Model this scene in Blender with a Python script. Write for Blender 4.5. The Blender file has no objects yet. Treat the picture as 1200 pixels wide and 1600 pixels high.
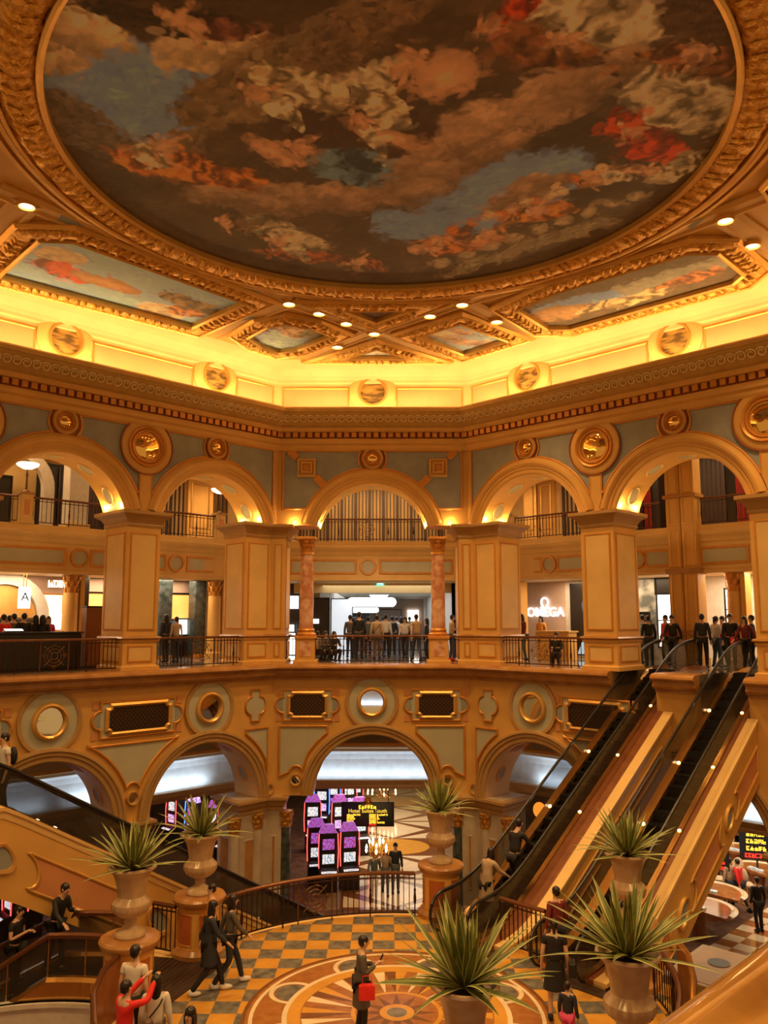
import bpy, math, random
import numpy as np
from math import sin, cos, pi, radians, sqrt, atan2, tan
from mathutils import Matrix, Vector
from mathutils.geometry import tessellate_polygon
random.seed(7)
SC = bpy.context.scene
COL = SC.collection

# ------------------------------------------------------------------ camera, world, exposure, large lights
FPX = 1270.0
PITCH = math.atan(168 / FPX)
EYE = 1.55                       # eye height above the second-level floor (z = 0)
cam = bpy.data.cameras.new('camera'); camo = bpy.data.objects.new('camera', cam); COL.objects.link(camo)
camo.location = (0, 0, EYE); camo.rotation_euler = (pi / 2 + PITCH, 0, 0)
cam.sensor_fit = 'HORIZONTAL'; cam.sensor_width = 36; cam.lens = 36 * FPX / 1200
cam.clip_start = 0.05; cam.clip_end = 400
SC.camera = camo
SC.view_settings.view_transform = 'Standard'; SC.view_settings.look = 'None'
SC.view_settings.gamma = 1.0; SC.view_settings.use_curve_mapping = False
SC.view_settings.exposure = 0.0
w = bpy.data.worlds.new('world'); SC.world = w; w.use_nodes = True
w.node_tree.nodes['Background'].inputs[0].default_value = (1.0, 0.55, 0.18, 1)
w.node_tree.nodes['Background'].inputs[1].default_value = 0.5
CY = SC.cycles
try:
    CY.use_denoising = True; CY.max_bounces = 6; CY.diffuse_bounces = 3; CY.glossy_bounces = 3; CY.transparent_max_bounces = 12
    CY.sample_clamp_indirect = 6; CY.caustics_reflective = False; CY.caustics_refractive = False
except Exception: pass

def light(kind, name, loc, energy, color, rot=(0, 0, 0), size=1.0, sy=None, spot=None, blend=0.6, radius=0.1, M=None):
    l = bpy.data.lights.new(name, kind); l.energy = energy; l.color = color
    if kind == 'AREA':
        l.shape = 'RECTANGLE'; l.size = size; l.size_y = sy or size
    else:
        l.shadow_soft_size = radius
    if kind == 'SPOT': l.spot_size = radians(spot or 90); l.spot_blend = blend
    o = bpy.data.objects.new(name, l); COL.objects.link(o)
    m = Matrix.Translation(loc) @ Matrix.Rotation(rot[2], 4, 'Z') @ Matrix.Rotation(rot[1], 4, 'Y') @ Matrix.Rotation(rot[0], 4, 'X')
    o.matrix_world = (M @ m) if M else m
    return o

# wall frames: local x along the wall, y away from the hall, z up (0 = second-level floor)
q = sqrt(0.5)
def mk(ox, oy, xx, xy, yx, yy):
    return Matrix(((xx, yx, 0, ox), (xy, yy, 0, oy), (0, 0, 1, 0), (0, 0, 0, 1)))
AX = -0.42
FC = mk(AX, 29, 1, 0, 0, 1)
FR = mk(3.02, 29, q, -q, q, q)
FL = mk(-3.86, 29, q, q, -q, q)
FRM = {'C': (FC, 1), 'R': (FR, 1), 'L': (FL, -1)}
ROT = (0.23, 15.5); ZF = -5.4; CF = -8.35     # rotunda centre and floor, casino floor
CEIL = 10.7

def ray(px, py):
    c, s = cos(PITCH), sin(PITCH); u = (px - 600) / FPX; v = (800 - py) / FPX
    return Vector((u, c - s * v, s + c * v))
def hit(fr, px, py, n=0.0):      # real position on a plane parallel to a wall, n metres behind it, in wall coordinates
    F = FRM[fr][0]; Fi = F.inverted(); o = Fi @ Vector((0, 0, EYE)); d = Fi.to_3x3() @ ray(px, py)
    k = (n - o.y) / d.y; p = o + d * k
    return p.x, p.z
def ground(px, py, z):
    r = ray(px, py); k = (z - EYE) / r.z
    return Vector((r.x * k, r.y * k, z))

WARM = (1.0, 0.62, 0.28); GOLDL = (1.0, 0.62, 0.22); COOL = (0.70, 0.85, 1.0)
PW = dict(wash=34, cove=98, up=26, spot=1250, cor=170, l3=220, cas=430, low=36, l2=190)
def PTC(kind): return PW[kind]
# cove strips behind the cornice, pointing up at the vault
light('AREA', 'cove_light', (0, -0.35, 9.22), PW['cove'], GOLDL, (pi - 0.35, 0, 0), 6.0, 0.25, M=FC)
for fr in 'LR':
    F, sg = FRM[fr]
    for k in range(3):
        light('AREA', 'cove_light', (sg * (2.6 + 5.2 * k), -0.35, 9.22), PW['cove'] * .85, GOLDL, (pi - 0.35, 0, 0), 5.1, 0.25, M=F)
for F_, ss in ((FC, (0,)), (FL, (-2.6, -7.8, -13)), (FR, (2.6, 7.8, 13))):  # added fill strips, tilted inward to bring out the ceiling frames
    for s_ in ss: light('AREA', 'ceiling_fill', (s_, -.62, 9.2), PW['wash'], GOLDL, (pi + .75, 0, 0), 5.0, 0.25, M=F_)
# ceiling downlights (the lamps themselves are built with the ceiling)
DOWN = [(-7.87, 16.87), (-1.16, 24.05), (-0.31, 24.95), (1.38, 23.42), (2.26, 22.53), (3.45, 23.89), (-2.74, 22.48), (7.8, 17.53), (8.98, 18.8), (-1.93, 23.22), (-1.56, 26.22)]
for i, (x, y) in enumerate(DOWN):
    if i in (0, 1, 4, 5, 6, 7, 8):
        light('SPOT', 'downlight_beam', (x, y, CEIL - 0.15), PW['spot'], (1, .60, .23), spot=110, blend=.8, radius=.12)
for (x, y) in [(-6.5, 9), (6.5, 9), (0, 7.5), (-3.5, 7.8), (3.5, 7.8), (7.5, 12.5), (-7.5, 12.5)]:  # unseen near side of the ceiling: spots only, no lamp bodies built
    light('SPOT', 'downlight_beam', (x, y, CEIL - 0.15), PW['spot'], (1, .60, .23), spot=120, blend=.8, radius=.25)
# bulb trays on the pier capitals
for fr in 'LR':
    F, sg = FRM[fr]
    for s in (0.80, 4.42, 6.02, 9.72):
        for yy in (0.12, 1.15):
            light('POINT', 'capital_uplight', (sg * s, yy, 5.02), PW['up'], GOLDL, radius=.06, M=F)
for s in (-1.85, 1.85):
    for yy in (0.1, 1.15): light('POINT', 'capital_uplight', (s, yy, 5.0), PW['up'], GOLDL, radius=.06, M=FC)
for s in (-2.8, 2.8): light('POINT', 'capital_uplight', (s, -.14, 4.98), PW['up'] * .6, GOLDL, radius=.05, M=FC)
# shops, corridor, galleries, casino
light('AREA', 'corridor_light', (AX + .2, 38, 3.05), PW['cor'], (0.86, .93, 1), (0, 0, 0), 5, 5)
light('AREA', 'corridor_light', (AX + .2, 50, 3.05), PW['cor'] * 1.6, (0.86, .93, 1), (0, 0, 0), 5, 12)
for fr in 'LR':
    F, sg = FRM[fr]
    for s in (1.8, 8.0):
        light('AREA', 'gallery_light', (sg * s, 5.9, 3.12), PW['l2'], (1, .72, .45), (0, 0, 0), 4.5, 1.2, M=F)
        light('AREA', 'upper_gallery_light', (sg * s, 6.5, 8.2), PW['l3'], (1, .66, .32), (0, 0, 0), 4.5, 2.0, M=F)
        light('AREA', 'lower_cove_light', (sg * (s + .8), 4.05, -4.62), PW['low'], COOL, (pi - .5, 0, 0), 5.6, .2, M=F)
light('AREA', 'upper_gallery_light', (0, 6.5, 8.2), PW['l3'] * 2.2, (1, .66, .32), (0, 0, 0), 5, 2.0, M=FC)
light('AREA', 'gallery_light', (0, 2.5, 4.4), PW['l2'] * .3, (1, .7, .4), (0, 0, 0), 3, 1, M=FC)
light('AREA', 'lower_cove_light', (0, 4.05, -4.62), PW['low'] * 1.1, COOL, (pi - .5, 0, 0), 8.5, .2, M=FC)
light('AREA', 'casino_light', (0.3, 38, -5.15), PW['cas'], (1, .75, .5), (0, 0, 0), 5, 10)
light('AREA', 'casino_light', (-9, 33, -5.15), PW['cas'] * .4, (1, .6, .5), (0, 0, 0), 6, 8)
light('AREA', 'casino_light', (13, 31, -5.15), PW['cas'] * 1.2, (1, .74, .48), (0, 0, 0), 8, 8)

# ------------------------------------------------------------------ materials
MT = {}
def mat(name, col, rough=.5, metal=0.0, col2=None, scale=4.0, detail=4.0, bump=0.0, bscale=None, emis=None, es=0.0, thr=(.35, .65), kind='noise', alpha=None, trans=0.0, var=0.06):
    m = bpy.data.materials.new(name); m.use_nodes = True; nt = m.node_tree; N = nt.nodes; Lk = nt.links
    b = N['Principled BSDF']; b.inputs['Roughness'].default_value = rough; b.inputs['Metallic'].default_value = metal
    tc = N.new('ShaderNodeTexCoord')
    c2 = col2 or tuple(max(0, c * (1 - var * 2)) for c in col)
    if kind == 'wave':
        t = N.new('ShaderNodeTexWave'); t.inputs['Scale'].default_value = scale; t.inputs['Distortion'].default_value = 9; t.inputs['Detail'].default_value = detail; t.inputs['Detail Scale'].default_value = 1.2; out = t.outputs['Fac']
        t.bands_direction = 'DIAGONAL'
    elif kind == 'checker':
        t = N.new('ShaderNodeTexChecker'); t.inputs['Scale'].default_value = scale; out = t.outputs['Fac']
    elif kind == 'voronoi':
        t = N.new('ShaderNodeTexVoronoi'); t.inputs['Scale'].default_value = scale; out = t.outputs['Distance']
    else:
        t = N.new('ShaderNodeTexNoise'); t.inputs['Scale'].default_value = scale; t.inputs['Detail'].default_value = detail; out = t.outputs['Fac']
    Lk.new(tc.outputs['Object'], t.inputs['Vector'])
    r = N.new('ShaderNodeValToRGB'); r.color_ramp.elements[0].position = thr[0]; r.color_ramp.elements[1].position = thr[1]
    r.color_ramp.elements[0].color = (*col, 1); r.color_ramp.elements[1].color = (*c2, 1)
    Lk.new(out, r.inputs[0]); Lk.new(r.outputs[0], b.inputs['Base Color'])
    if bump:
        n2 = N.new('ShaderNodeTexNoise'); n2.inputs['Scale'].default_value = bscale or scale * 4; n2.inputs['Detail'].default_value = 5
        Lk.new(tc.outputs['Object'], n2.inputs['Vector'])
        bp = N.new('ShaderNodeBump'); bp.inputs['Strength'].default_value = bump; bp.inputs['Distance'].default_value = .03
        Lk.new(n2.outputs['Fac'], bp.inputs['Height']); Lk.new(bp.outputs[0], b.inputs['Normal'])
    if emis:
        b.inputs['Emission Color'].default_value = (*emis, 1); b.inputs['Emission Strength'].default_value = es
    if alpha is not None: b.inputs['Alpha'].default_value = alpha
    if trans: b.inputs['Transmission Weight'].default_value = trans
    MT[name] = m
    return m
mat('cream_paint', (.78, .44, .115), .5, bump=.1, scale=1.2)
mat('cream_light', (.82, .54, .20), .5, scale=1.2)
mat('cream_deep', (.80, .43, .09), .5, scale=1.2)
mat('gold_trim', (.70, .30, .05), .38, .25, scale=6)
mat('gold_leaf', (1.0, .58, .12), .28, .45, col2=(.60, .27, .04), scale=9, bump=.7, bscale=22)
mat('gold_plain', (.85, .50, .14), .35, .55, scale=3)
mat('red_line', (.36, .10, .03), .5)
mat('dentil_back', (.42, .12, .03), .6)
mat('slate_panel', (.36, .37, .33), .7, col2=(.29, .30, .28), scale=1.5, bump=.1)
mat('sage_panel', (.56, .54, .40), .65, col2=(.50, .48, .35), scale=1.5)
mat('salmon_panel', (.68, .30, .12), .6, col2=(.62, .26, .10), scale=2)
mat('scroll_gold', (.60, .36, .10), .5, .1)
mat('scroll_line', (.98, .80, .45), .4, .1)
mat('gold_mirror', (.95, .62, .20), .07, 1.0, var=.01)
mat('mirror', (.85, .85, .82), .03, 1.0, var=.01)
mat('brown_marble', (.38, .17, .05), .22, col2=(.50, .25, .08), scale=2.2, detail=8)
mat('parapet_marble', (.30, .13, .03), .10, col2=(.72, .38, .10), scale=3.5, detail=9, thr=(.3, .72))
mat('cove_paint', (.85, .60, .30), .5, scale=1)
mat('peach_panel', (.82, .42, .20), .55, scale=1)
mat('inset_red', (.50, .13, .03), .4, scale=3)
mat('pink_marble', (.56, .22, .11), .18, col2=(.80, .50, .34), scale=3.2, detail=9, thr=(.40, .60))
mat('white_marble', (.62, .52, .40), .2, col2=(.50, .40, .30), scale=1.5, detail=8)
mat('green_marble', (.03, .05, .05), .2, col2=(.10, .12, .12), scale=5, detail=8)
mat('veined_marble', (.12, .13, .12), .2, col2=(.55, .53, .46), scale=1.0, detail=9, thr=(.45, .58))
mat('iron', (.05, .018, .010), .45, .5)
mat('bronze_rail', (.16, .06, .025), .3, .5)
mat('bronze', (.20, .09, .03), .35, .6, scale=12)
mat('black', (.012, .010, .010), .4)
mat('rubber', (.015, .013, .012), .35)
mat('dark_metal', (.03, .025, .02), .3, .6)
mat('brass', (.80, .44, .13), .2, .9, scale=3)
mat('glass_dark', (.05, .04, .03), .05, alpha=.42)
mat('glass_clear', (.30, .30, .28), .03, alpha=.16)
mat('wall_white', (.75, .68, .58), .6)
mat('blush_wall', (.62, .44, .33), .6, scale=1)
mat('wood', (.26, .09, .025), .35, col2=(.20, .06, .018), scale=3, detail=6)
mat('counter_dark', (.02, .015, .012), .3)
mat('floor_marble', (.40, .30, .22), .06, col2=(.32, .24, .18), scale=1)
mat('corridor_floor', (.32, .30, .27), .05, scale=1)
mat('drape_slat', (.045, .02, .012), .5)
mat('red_curtain', (.30, .02, .01), .7)
mat('urn_stone', (.56, .40, .24), .22, col2=(.46, .31, .17), scale=4, detail=6)
mat('leaf', (.095, .13, .022), .42, col2=(.18, .21, .045), scale=7)
mat('leaf_edge', (.58, .56, .22), .45)
mat('soil', (.03, .02, .015), .9)
mat('tile_gold', (.66, .34, .06), .12, col2=(.58, .28, .05), scale=3, detail=6)
mat('tile_grey', (.10, .10, .095), .12, col2=(.24, .21, .17), scale=5, detail=8)
mat('inlay_cream', (.80, .66, .46), .12, scale=3)
mat('inlay_rust', (.40, .17, .05), .14, col2=(.32, .12, .035), scale=5)
mat('inlay_brown', (.20, .08, .03), .14, scale=5)
mat('carpet', (.07, .03, .018), .9, col2=(.17, .075, .035), scale=3, detail=8)
mat('casino_stone', (.22, .14, .08), .25, col2=(.30, .20, .12), scale=1.5, detail=8)
mat('mat_mesh', (.07, .035, .02), .5, .3, scale=20)
mat('lamp_warm', (1, .9, .7), .5, emis=(1, .85, .55), es=9)
mat('lamp_white', (1, 1, 1), .5, emis=(.92, .97, 1), es=2.2)
mat('sign_white', (1, 1, 1), .5, emis=(1, .97, .95), es=1.8)
mat('window_glow', (1, .9, .7), .5, emis=(1, .80, .48), es=1.6)
mat('window_orange', (1, .5, .2), .5, emis=(1, .42, .07), es=1.1)
mat('screen_white', (1, 1, 1), .5, emis=(1, .95, .85), es=2.5)
mat('soft_glow', (1, 1, 1), .5, emis=(.85, .92, 1), es=.5)
mat('window_orange_b', (1, .5, .1), .5, emis=(1, .30, .03), es=3)
mat('cove_white', (.80, .84, .86), .6)
mat('exit_green', (.1, .6, .5), .5, emis=(.05, .75, .6), es=1.2)
mat('sign_yellow', (1, .7, .1), .5, emis=(1, .65, .06), es=1.4)
mat('sign_red', (1, .05, .03), .5, emis=(1, .04, .02), es=1.5)
mat('sign_board', (.015, .02, .03), .3)
mat('neon_red', (1, .1, .05), .5, emis=(1, .06, .05), es=4)
mat('neon_blue', (.1, .3, 1), .5, emis=(.06, .22, 1), es=4)
mat('screen_blue', (.2, .5, .9), .3, col2=(.8, .9, 1), scale=9, thr=(.42, .55))
mat('bulb', (1, .8, .5), .5, emis=(1, .68, .32), es=14)
def emis_tex(name, a, b, es, scale):
    m = mat(name, a, .4, col2=b, scale=scale, thr=(.42, .58)); nt = m.node_tree; p = nt.nodes['Principled BSDF']
    r = [n for n in nt.nodes if n.type == 'VALTORGB'][0]
    nt.links.new(r.outputs[0], p.inputs['Emission Color']); p.inputs['Emission Strength'].default_value = es
emis_tex('screen_game', (.02, .06, .45), (.9, .5, .55), 1.5, 22)
emis_tex('screen_pale', (.10, .30, .42), (.95, .75, .65), 1.2, 26)
emis_tex('screen_pink', (.30, .01, .03), (.30, .15, .7), 1.0, 26)
for n, c in dict(skin=(.66, .40, .26), hair=(.012, .008, .006), hair_brown=(.10, .04, .02), c_black=(.012, .011, .012), c_navy=(.02, .025, .04), c_white=(.72, .68, .62), c_red=(.75, .02, .015), c_grey=(.10, .085, .07), c_beige=(.48, .36, .24), c_orange=(.75, .30, .04), c_denim=(.05, .07, .11), c_teal=(.10, .13, .13), c_maroon=(.18, .02, .02), c_pink=(.8, .08, .25), shoe_white=(.75, .72, .70), lip=(.35, .08, .06)).items():
    mat(n, c, .35 if n.startswith('hair') else .7, scale=8)

# ------------------------------------------------------------------ mesh building
class MB:
    def __init__(s): s.v = []; s.f = []; s.m = []; s.sm = []
    def add(s, vs, fs, m=0, smooth=False):
        k = len(s.v); s.v += [tuple(v) for v in vs]
        for f in fs: s.f.append([i + k for i in f]); s.m.append(m); s.sm.append(smooth)
        return s
    def box(s, x0, x1, y0, y1, z0, z1, m=0):
        v = [(x, y, z) for z in (z0, z1) for y in (y0, y1) for x in (x0, x1)]
        return s.add(v, [(0, 2, 3, 1), (4, 5, 7, 6), (0, 1, 5, 4), (2, 6, 7, 3), (0, 4, 6, 2), (1, 3, 7, 5)], m)
    def bbox(s, x0, x1, y0, y1, z0, z1, b=.01, m=0):   # bevelled in plan and at the top
        p = [(x0 + b, y0), (x1 - b, y0), (x1, y0 + b), (x1, y1 - b), (x1 - b, y1), (x0 + b, y1), (x0, y1 - b), (x0, y0 + b)]
        cx, cy = (x0 + x1) / 2, (y0 + y1) / 2
        def rg(k, z): return [(cx + (x - cx) * k, cy + (y - cy) * k, z) for x, y in p]
        kk = 1 - b / max(.02, min(x1 - x0, y1 - y0))
        v = rg(1, z0) + rg(1, z1 - b) + rg(kk, z1); f = []
        for r in (0, 8):
            for i in range(8): f.append((r + i, r + (i + 1) % 8, r + 8 + (i + 1) % 8, r + 8 + i))
        f.append(tuple(range(7, -1, -1))); f.append(tuple(range(16, 24)))
        return s.add(v, f, m)
    def prism(s, outer, holes=(), y0=0, y1=.1, m=0, plane='xz', mside=None):
        loops = [list(outer)] + [list(h) for h in holes]
        def mk3(p, d):
            return (p[0], d, p[1]) if plane == 'xz' else ((p[0], p[1], d) if plane == 'xy' else (d, p[0], p[1]))
        tess = tessellate_polygon([[Vector((p[0], p[1], 0)) for p in l] for l in loops])
        flat = [p for l in loops for p in l]; n = len(flat)
        s.add([mk3(p, y0) for p in flat] + [mk3(p, y1) for p in flat], [tuple(t) for t in tess] + [tuple(i + n for i in reversed(t)) for t in tess], m)
        base = len(s.v) - 2 * n; k = 0
        for l in loops:
            for i in range(len(l)):
                a, b = base + k + i, base + k + (i + 1) % len(l)
                s.f.append([a, b, b + n, a + n]); s.m.append(m if mside is None else mside); s.sm.append(False)
            k += len(l)
        return s
    def sweep(s, path, prof, N=(0, 0, 1), closed=False, m=0, pclosed=True, smooth=False, noise=0, mats=None):
        P = [Vector(p) for p in path]; N = Vector(N).normalized(); n = len(P); k = len(prof); vs = []
        for i in range(n):
            a = P[i - 1] if (closed or i) else None; b = P[(i + 1) % n] if (closed or i < n - 1) else None
            t1 = (P[i] - a).normalized() if a is not None else None; t2 = (b - P[i]).normalized() if b is not None else None
            if t1 is None: t1 = t2
            if t2 is None: t2 = t1
            s1 = N.cross(t1).normalized(); s2 = N.cross(t2).normalized(); sd = (s1 + s2)
            if sd.length < 1e-4: sd = s1.copy()
            sd.normalize(); c = max(.35, sd.dot(s1)); up = t1.cross(s1) if False else N
            for (a_, b_) in prof:
                r = 1 + noise * 0; d = sd * (a_ / c) + up * b_
                if noise: d += Vector((random.uniform(-1, 1), random.uniform(-1, 1), random.uniform(-1, 1))) * noise
                vs.append(P[i] + d)
        fs = []; ms = []
        for i in range(n if closed else n - 1):
            j = (i + 1) % n
            for e in range(k if pclosed else k - 1):
                g = (e + 1) % k; fs.append((i * k + e, j * k + e, j * k + g, i * k + g)); ms.append(mats[e] if mats else m)
        if not closed and pclosed:
            fs.append(tuple(range(k - 1, -1, -1))); ms.append(m); fs.append(tuple((n - 1) * k + e for e in range(k))); ms.append(m)
        b0 = len(s.v); s.v += [tuple(v) for v in vs]
        for f, mm in zip(fs, ms): s.f.append([x + b0 for x in f]); s.m.append(mm); s.sm.append(smooth)
        return s
    def tube(s, path, r, n=6, m=0, closed=False, taper=None):
        P = [Vector(p) for p in path]; L = len(P); vs = []; up = Vector((0, 0, 1))
        for i in range(L):
            a = P[i - 1] if (closed or i) else P[i]; b = P[(i + 1) % L] if (closed or i < L - 1) else P[i]
            t = (b - a); t = t.normalized() if t.length > 1e-6 else Vector((0, 0, 1))
            u = up if abs(t.dot(up)) < .95 else Vector((1, 0, 0))
            x = t.cross(u).normalized(); y = x.cross(t)
            rr = r * (taper[i] if taper else 1)
            for k in range(n): vs.append(P[i] + x * rr * cos(2 * pi * k / n) + y * rr * sin(2 * pi * k / n))
        fs = [(i * n + k, i * n + (k + 1) % n, ((i + 1) % L) * n + (k + 1) % n, ((i + 1) % L) * n + k) for i in range(L if closed else L - 1) for k in range(n)]
        if not closed: fs += [tuple(range(n - 1, -1, -1)), tuple((L - 1) * n + k for k in range(n))]
        return s.add(vs, fs, m, True)
    def lathe(s, prof, n=24, c=(0, 0, 0), m=0, flute=None, axis='z', smooth=True, mats=None):
        vs = []; k = len(prof)
        for i in range(n):
            th = 2 * pi * i / n
            for (r, z) in prof:
                rr = r * (flute(th, z) if flute else 1)
                if axis == 'z': vs.append((c[0] + rr * cos(th), c[1] + rr * sin(th), c[2] + z))
                else: vs.append((c[0] + rr * cos(th), c[1] - z, c[2] + rr * sin(th)))   # axis y: z of the profile points to the hall
        b0 = len(s.v); s.v += vs
        for i in range(n):
            for e in range(k - 1):
                j = (i + 1) % n; f = [i * k + e, j * k + e, j * k + e + 1, i * k + e + 1]
                s.f.append([x + b0 for x in f]); s.m.append(mats[e] if mats else m); s.sm.append(smooth)
        for e, rev in ((0, 1), (k - 1, 0)):
            if prof[e][0] > 1e-4:
                f = [b0 + i * k + e for i in range(n)]; s.f.append(f[::-1] if rev else f); s.m.append(mats[min(e, k - 2)] if mats else m); s.sm.append(False)
        return s
    def ell(s, c, r, m=0, nu=12, nv=8):
        vs = [(c[0], c[1], c[2] - r[2])]
        for j in range(1, nv):
            ph = -pi / 2 + pi * j / nv
            for i in range(nu): vs.append((c[0] + r[0] * cos(ph) * cos(2 * pi * i / nu), c[1] + r[1] * cos(ph) * sin(2 * pi * i / nu), c[2] + r[2] * sin(ph)))
        vs.append((c[0], c[1], c[2] + r[2])); fs = []
        for i in range(nu): fs.append((0, 1 + (i + 1) % nu, 1 + i)); 
        for j in range(nv - 2):
            for i in range(nu):
                a = 1 + j * nu; fs.append((a + i, a + (i + 1) % nu, a + nu + (i + 1) % nu, a + nu + i))
        a = 1 + (nv - 2) * nu
        for i in range(nu): fs.append((a + i, a + (i + 1) % nu, len(vs) - 1))
        return s.add(vs, fs, m, True)
    def xf(s, M, start=0):
        for i in range(start, len(s.v)): s.v[i] = tuple(M @ Vector(s.v[i]))
        return s
    def mesh(s, name, mats):
        me = bpy.data.meshes.new(name); me.from_pydata(s.v, [], s.f)
        for mm in (mats if isinstance(mats, (list, tuple)) else [mats]): me.materials.append(MT[mm] if isinstance(mm, str) else mm)
        me.polygons.foreach_set('material_index', s.m); me.polygons.foreach_set('use_smooth', s.sm)
        me.update(); me.validate()
        if any(s.sm):
            try: me.set_sharp_from_angle(angle=radians(38))
            except Exception: pass
        import bmesh
        bm = bmesh.new(); bm.from_mesh(me); bmesh.ops.recalc_face_normals(bm, faces=bm.faces); bm.to_mesh(me); bm.free()
        return me
    def build(s, name, mats, parent=None, M=None, label=None, cat=None, group=None, kind=None):
        o = bpy.data.objects.new(name, s.mesh(name, mats)); COL.objects.link(o)
        if parent: o.parent = parent
        if M is not None: o.matrix_world = M if parent is None else o.matrix_world
        if M is not None and parent is not None: o.matrix_local = M
        tag(o, label, cat, group, kind)
        return o
def tag(o, label=None, cat=None, group=None, kind=None):
    if label: o['label'] = label
    if cat: o['category'] = cat
    if group: o['group'] = group
    if kind: o['kind'] = kind
    return o
def thing(name, label, cat, M, group=None, kind=None):
    o = bpy.data.objects.new(name, None); COL.objects.link(o); o.empty_display_size = .2
    o.matrix_world = M if isinstance(M, Matrix) else Matrix.Translation(M)
    return tag(o, label, cat, group, kind)
KIDS = {}
def copy_tree(o, M=None, label=None, group=None, parent=None):
    c = o.copy(); COL.objects.link(c)
    if parent is not None: c.parent = parent
    for ch in [x for x in o.children]: copy_tree(ch, parent=c)
    if M is not None: c.matrix_world = M if isinstance(M, Matrix) else Matrix.Translation(M)
    if label: c['label'] = label
    if group: c['group'] = group
    return c
def dup(o, parent, M=None):
    c = o.copy(); COL.objects.link(c); c.parent = parent
    if M is not None: c.matrix_local = M
    return c
def T(x, y, z, rz=0): return Matrix.Translation((x, y, z)) @ Matrix.Rotation(rz, 4, 'Z')
def arc(cx, cz, r, a0, a1, n=24): return [(cx + r * cos(a0 + (a1 - a0) * i / n), cz + r * sin(a0 + (a1 - a0) * i / n)) for i in range(n + 1)]
def circ(cx, cz, r, n=28, rz=None): return [(cx + r * cos(-2 * pi * i / n), cz + (rz or r) * sin(-2 * pi * i / n)) for i in range(n)]
def to3(pts, y=0): return [(p[0], y, p[1]) for p in pts]
NY = (0, -1, 0)
def ringm(b, cx, cz, r, prof, m=0, n=32, y=0, rz=None): return b.sweep(to3(circ(cx, cz, r, n, rz), y), prof, NY, True, m, smooth=True)
def rectm(b, x0, x1, z0, z1, prof, m=0, y=0): return b.sweep(to3([(x0, z0), (x0, z1), (x1, z1), (x1, z0)], y), prof, NY, True, m)
def bead(wd, h): return [(-wd / 2, 0), (-wd / 2, h * .6), (-wd * .2, h), (wd * .2, h), (wd / 2, h * .6), (wd / 2, 0)]
# ------------------------------------------------------------------ helpers for the setting
def struct(b, name, mats, M=None):
    return b.build(name, mats, M=M, kind='structure')
def octa(n, s_end=15.7, rad=0.0):      # plan path right end -> centre -> left end, n metres behind the arcade plane
    o = n * tan(radians(22.5)); P = []
    R_ = FR @ Vector((s_end, n, 0)); c1 = FR @ Vector((o * -1, n, 0)); c2 = FL @ Vector((o * 1, n, 0)); L_ = FL @ Vector((-s_end, n, 0))
    pts = [R_, c1, c2, L_]
    if rad <= 0: return pts
    out = [pts[0]]
    for i in (1, 2):
        a, b_, c = pts[i - 1], pts[i], pts[i + 1]
        p0 = b_ + (a - b_).normalized() * rad; p2 = b_ + (c - b_).normalized() * rad
        out += [p0 * (1 - t) ** 2 + b_ * 2 * t * (1 - t) + p2 * t * t for t in [k / 6 for k in range(7)]]
    return out + [pts[3]]
def rep(path, z): return [(p.x, p.y, z) for p in path]

# ------------------------------------------------------------------ ceiling
def fbm(x, y, seed, sc):
    rs = np.random.RandomState(seed); out = np.zeros_like(x); amp = 1.0; tot = 0
    for o in range(4):
        g = rs.rand(64, 64); X = x * sc * 2 ** o + 17.3 * o; Y = y * sc * 2 ** o + 9.1 * o
        xi = np.floor(X).astype(int); yi = np.floor(Y).astype(int); fx = X - xi; fy = Y - yi
        fx = fx * fx * (3 - 2 * fx); fy = fy * fy * (3 - 2 * fy)
        a = g[yi % 64, xi % 64]; b = g[yi % 64, (xi + 1) % 64]; c = g[(yi + 1) % 64, xi % 64]; d = g[(yi + 1) % 64, (xi + 1) % 64]
        out += amp * ((a * (1 - fx) + b * fx) * (1 - fy) + (c * (1 - fx) + d * fx) * fy); tot += amp; amp *= .5
    return out / tot
pm = bpy.data.materials.new('painted_canvas'); pm.use_nodes = True
_a = pm.node_tree.nodes.new('ShaderNodeVertexColor'); _a.layer_name = 'paint'
pm.node_tree.links.new(_a.outputs[0], pm.node_tree.nodes['Principled BSDF'].inputs['Base Color']); pm.node_tree.nodes['Principled BSDF'].inputs['Roughness'].default_value = .55
MT['painted_canvas'] = pm
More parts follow.
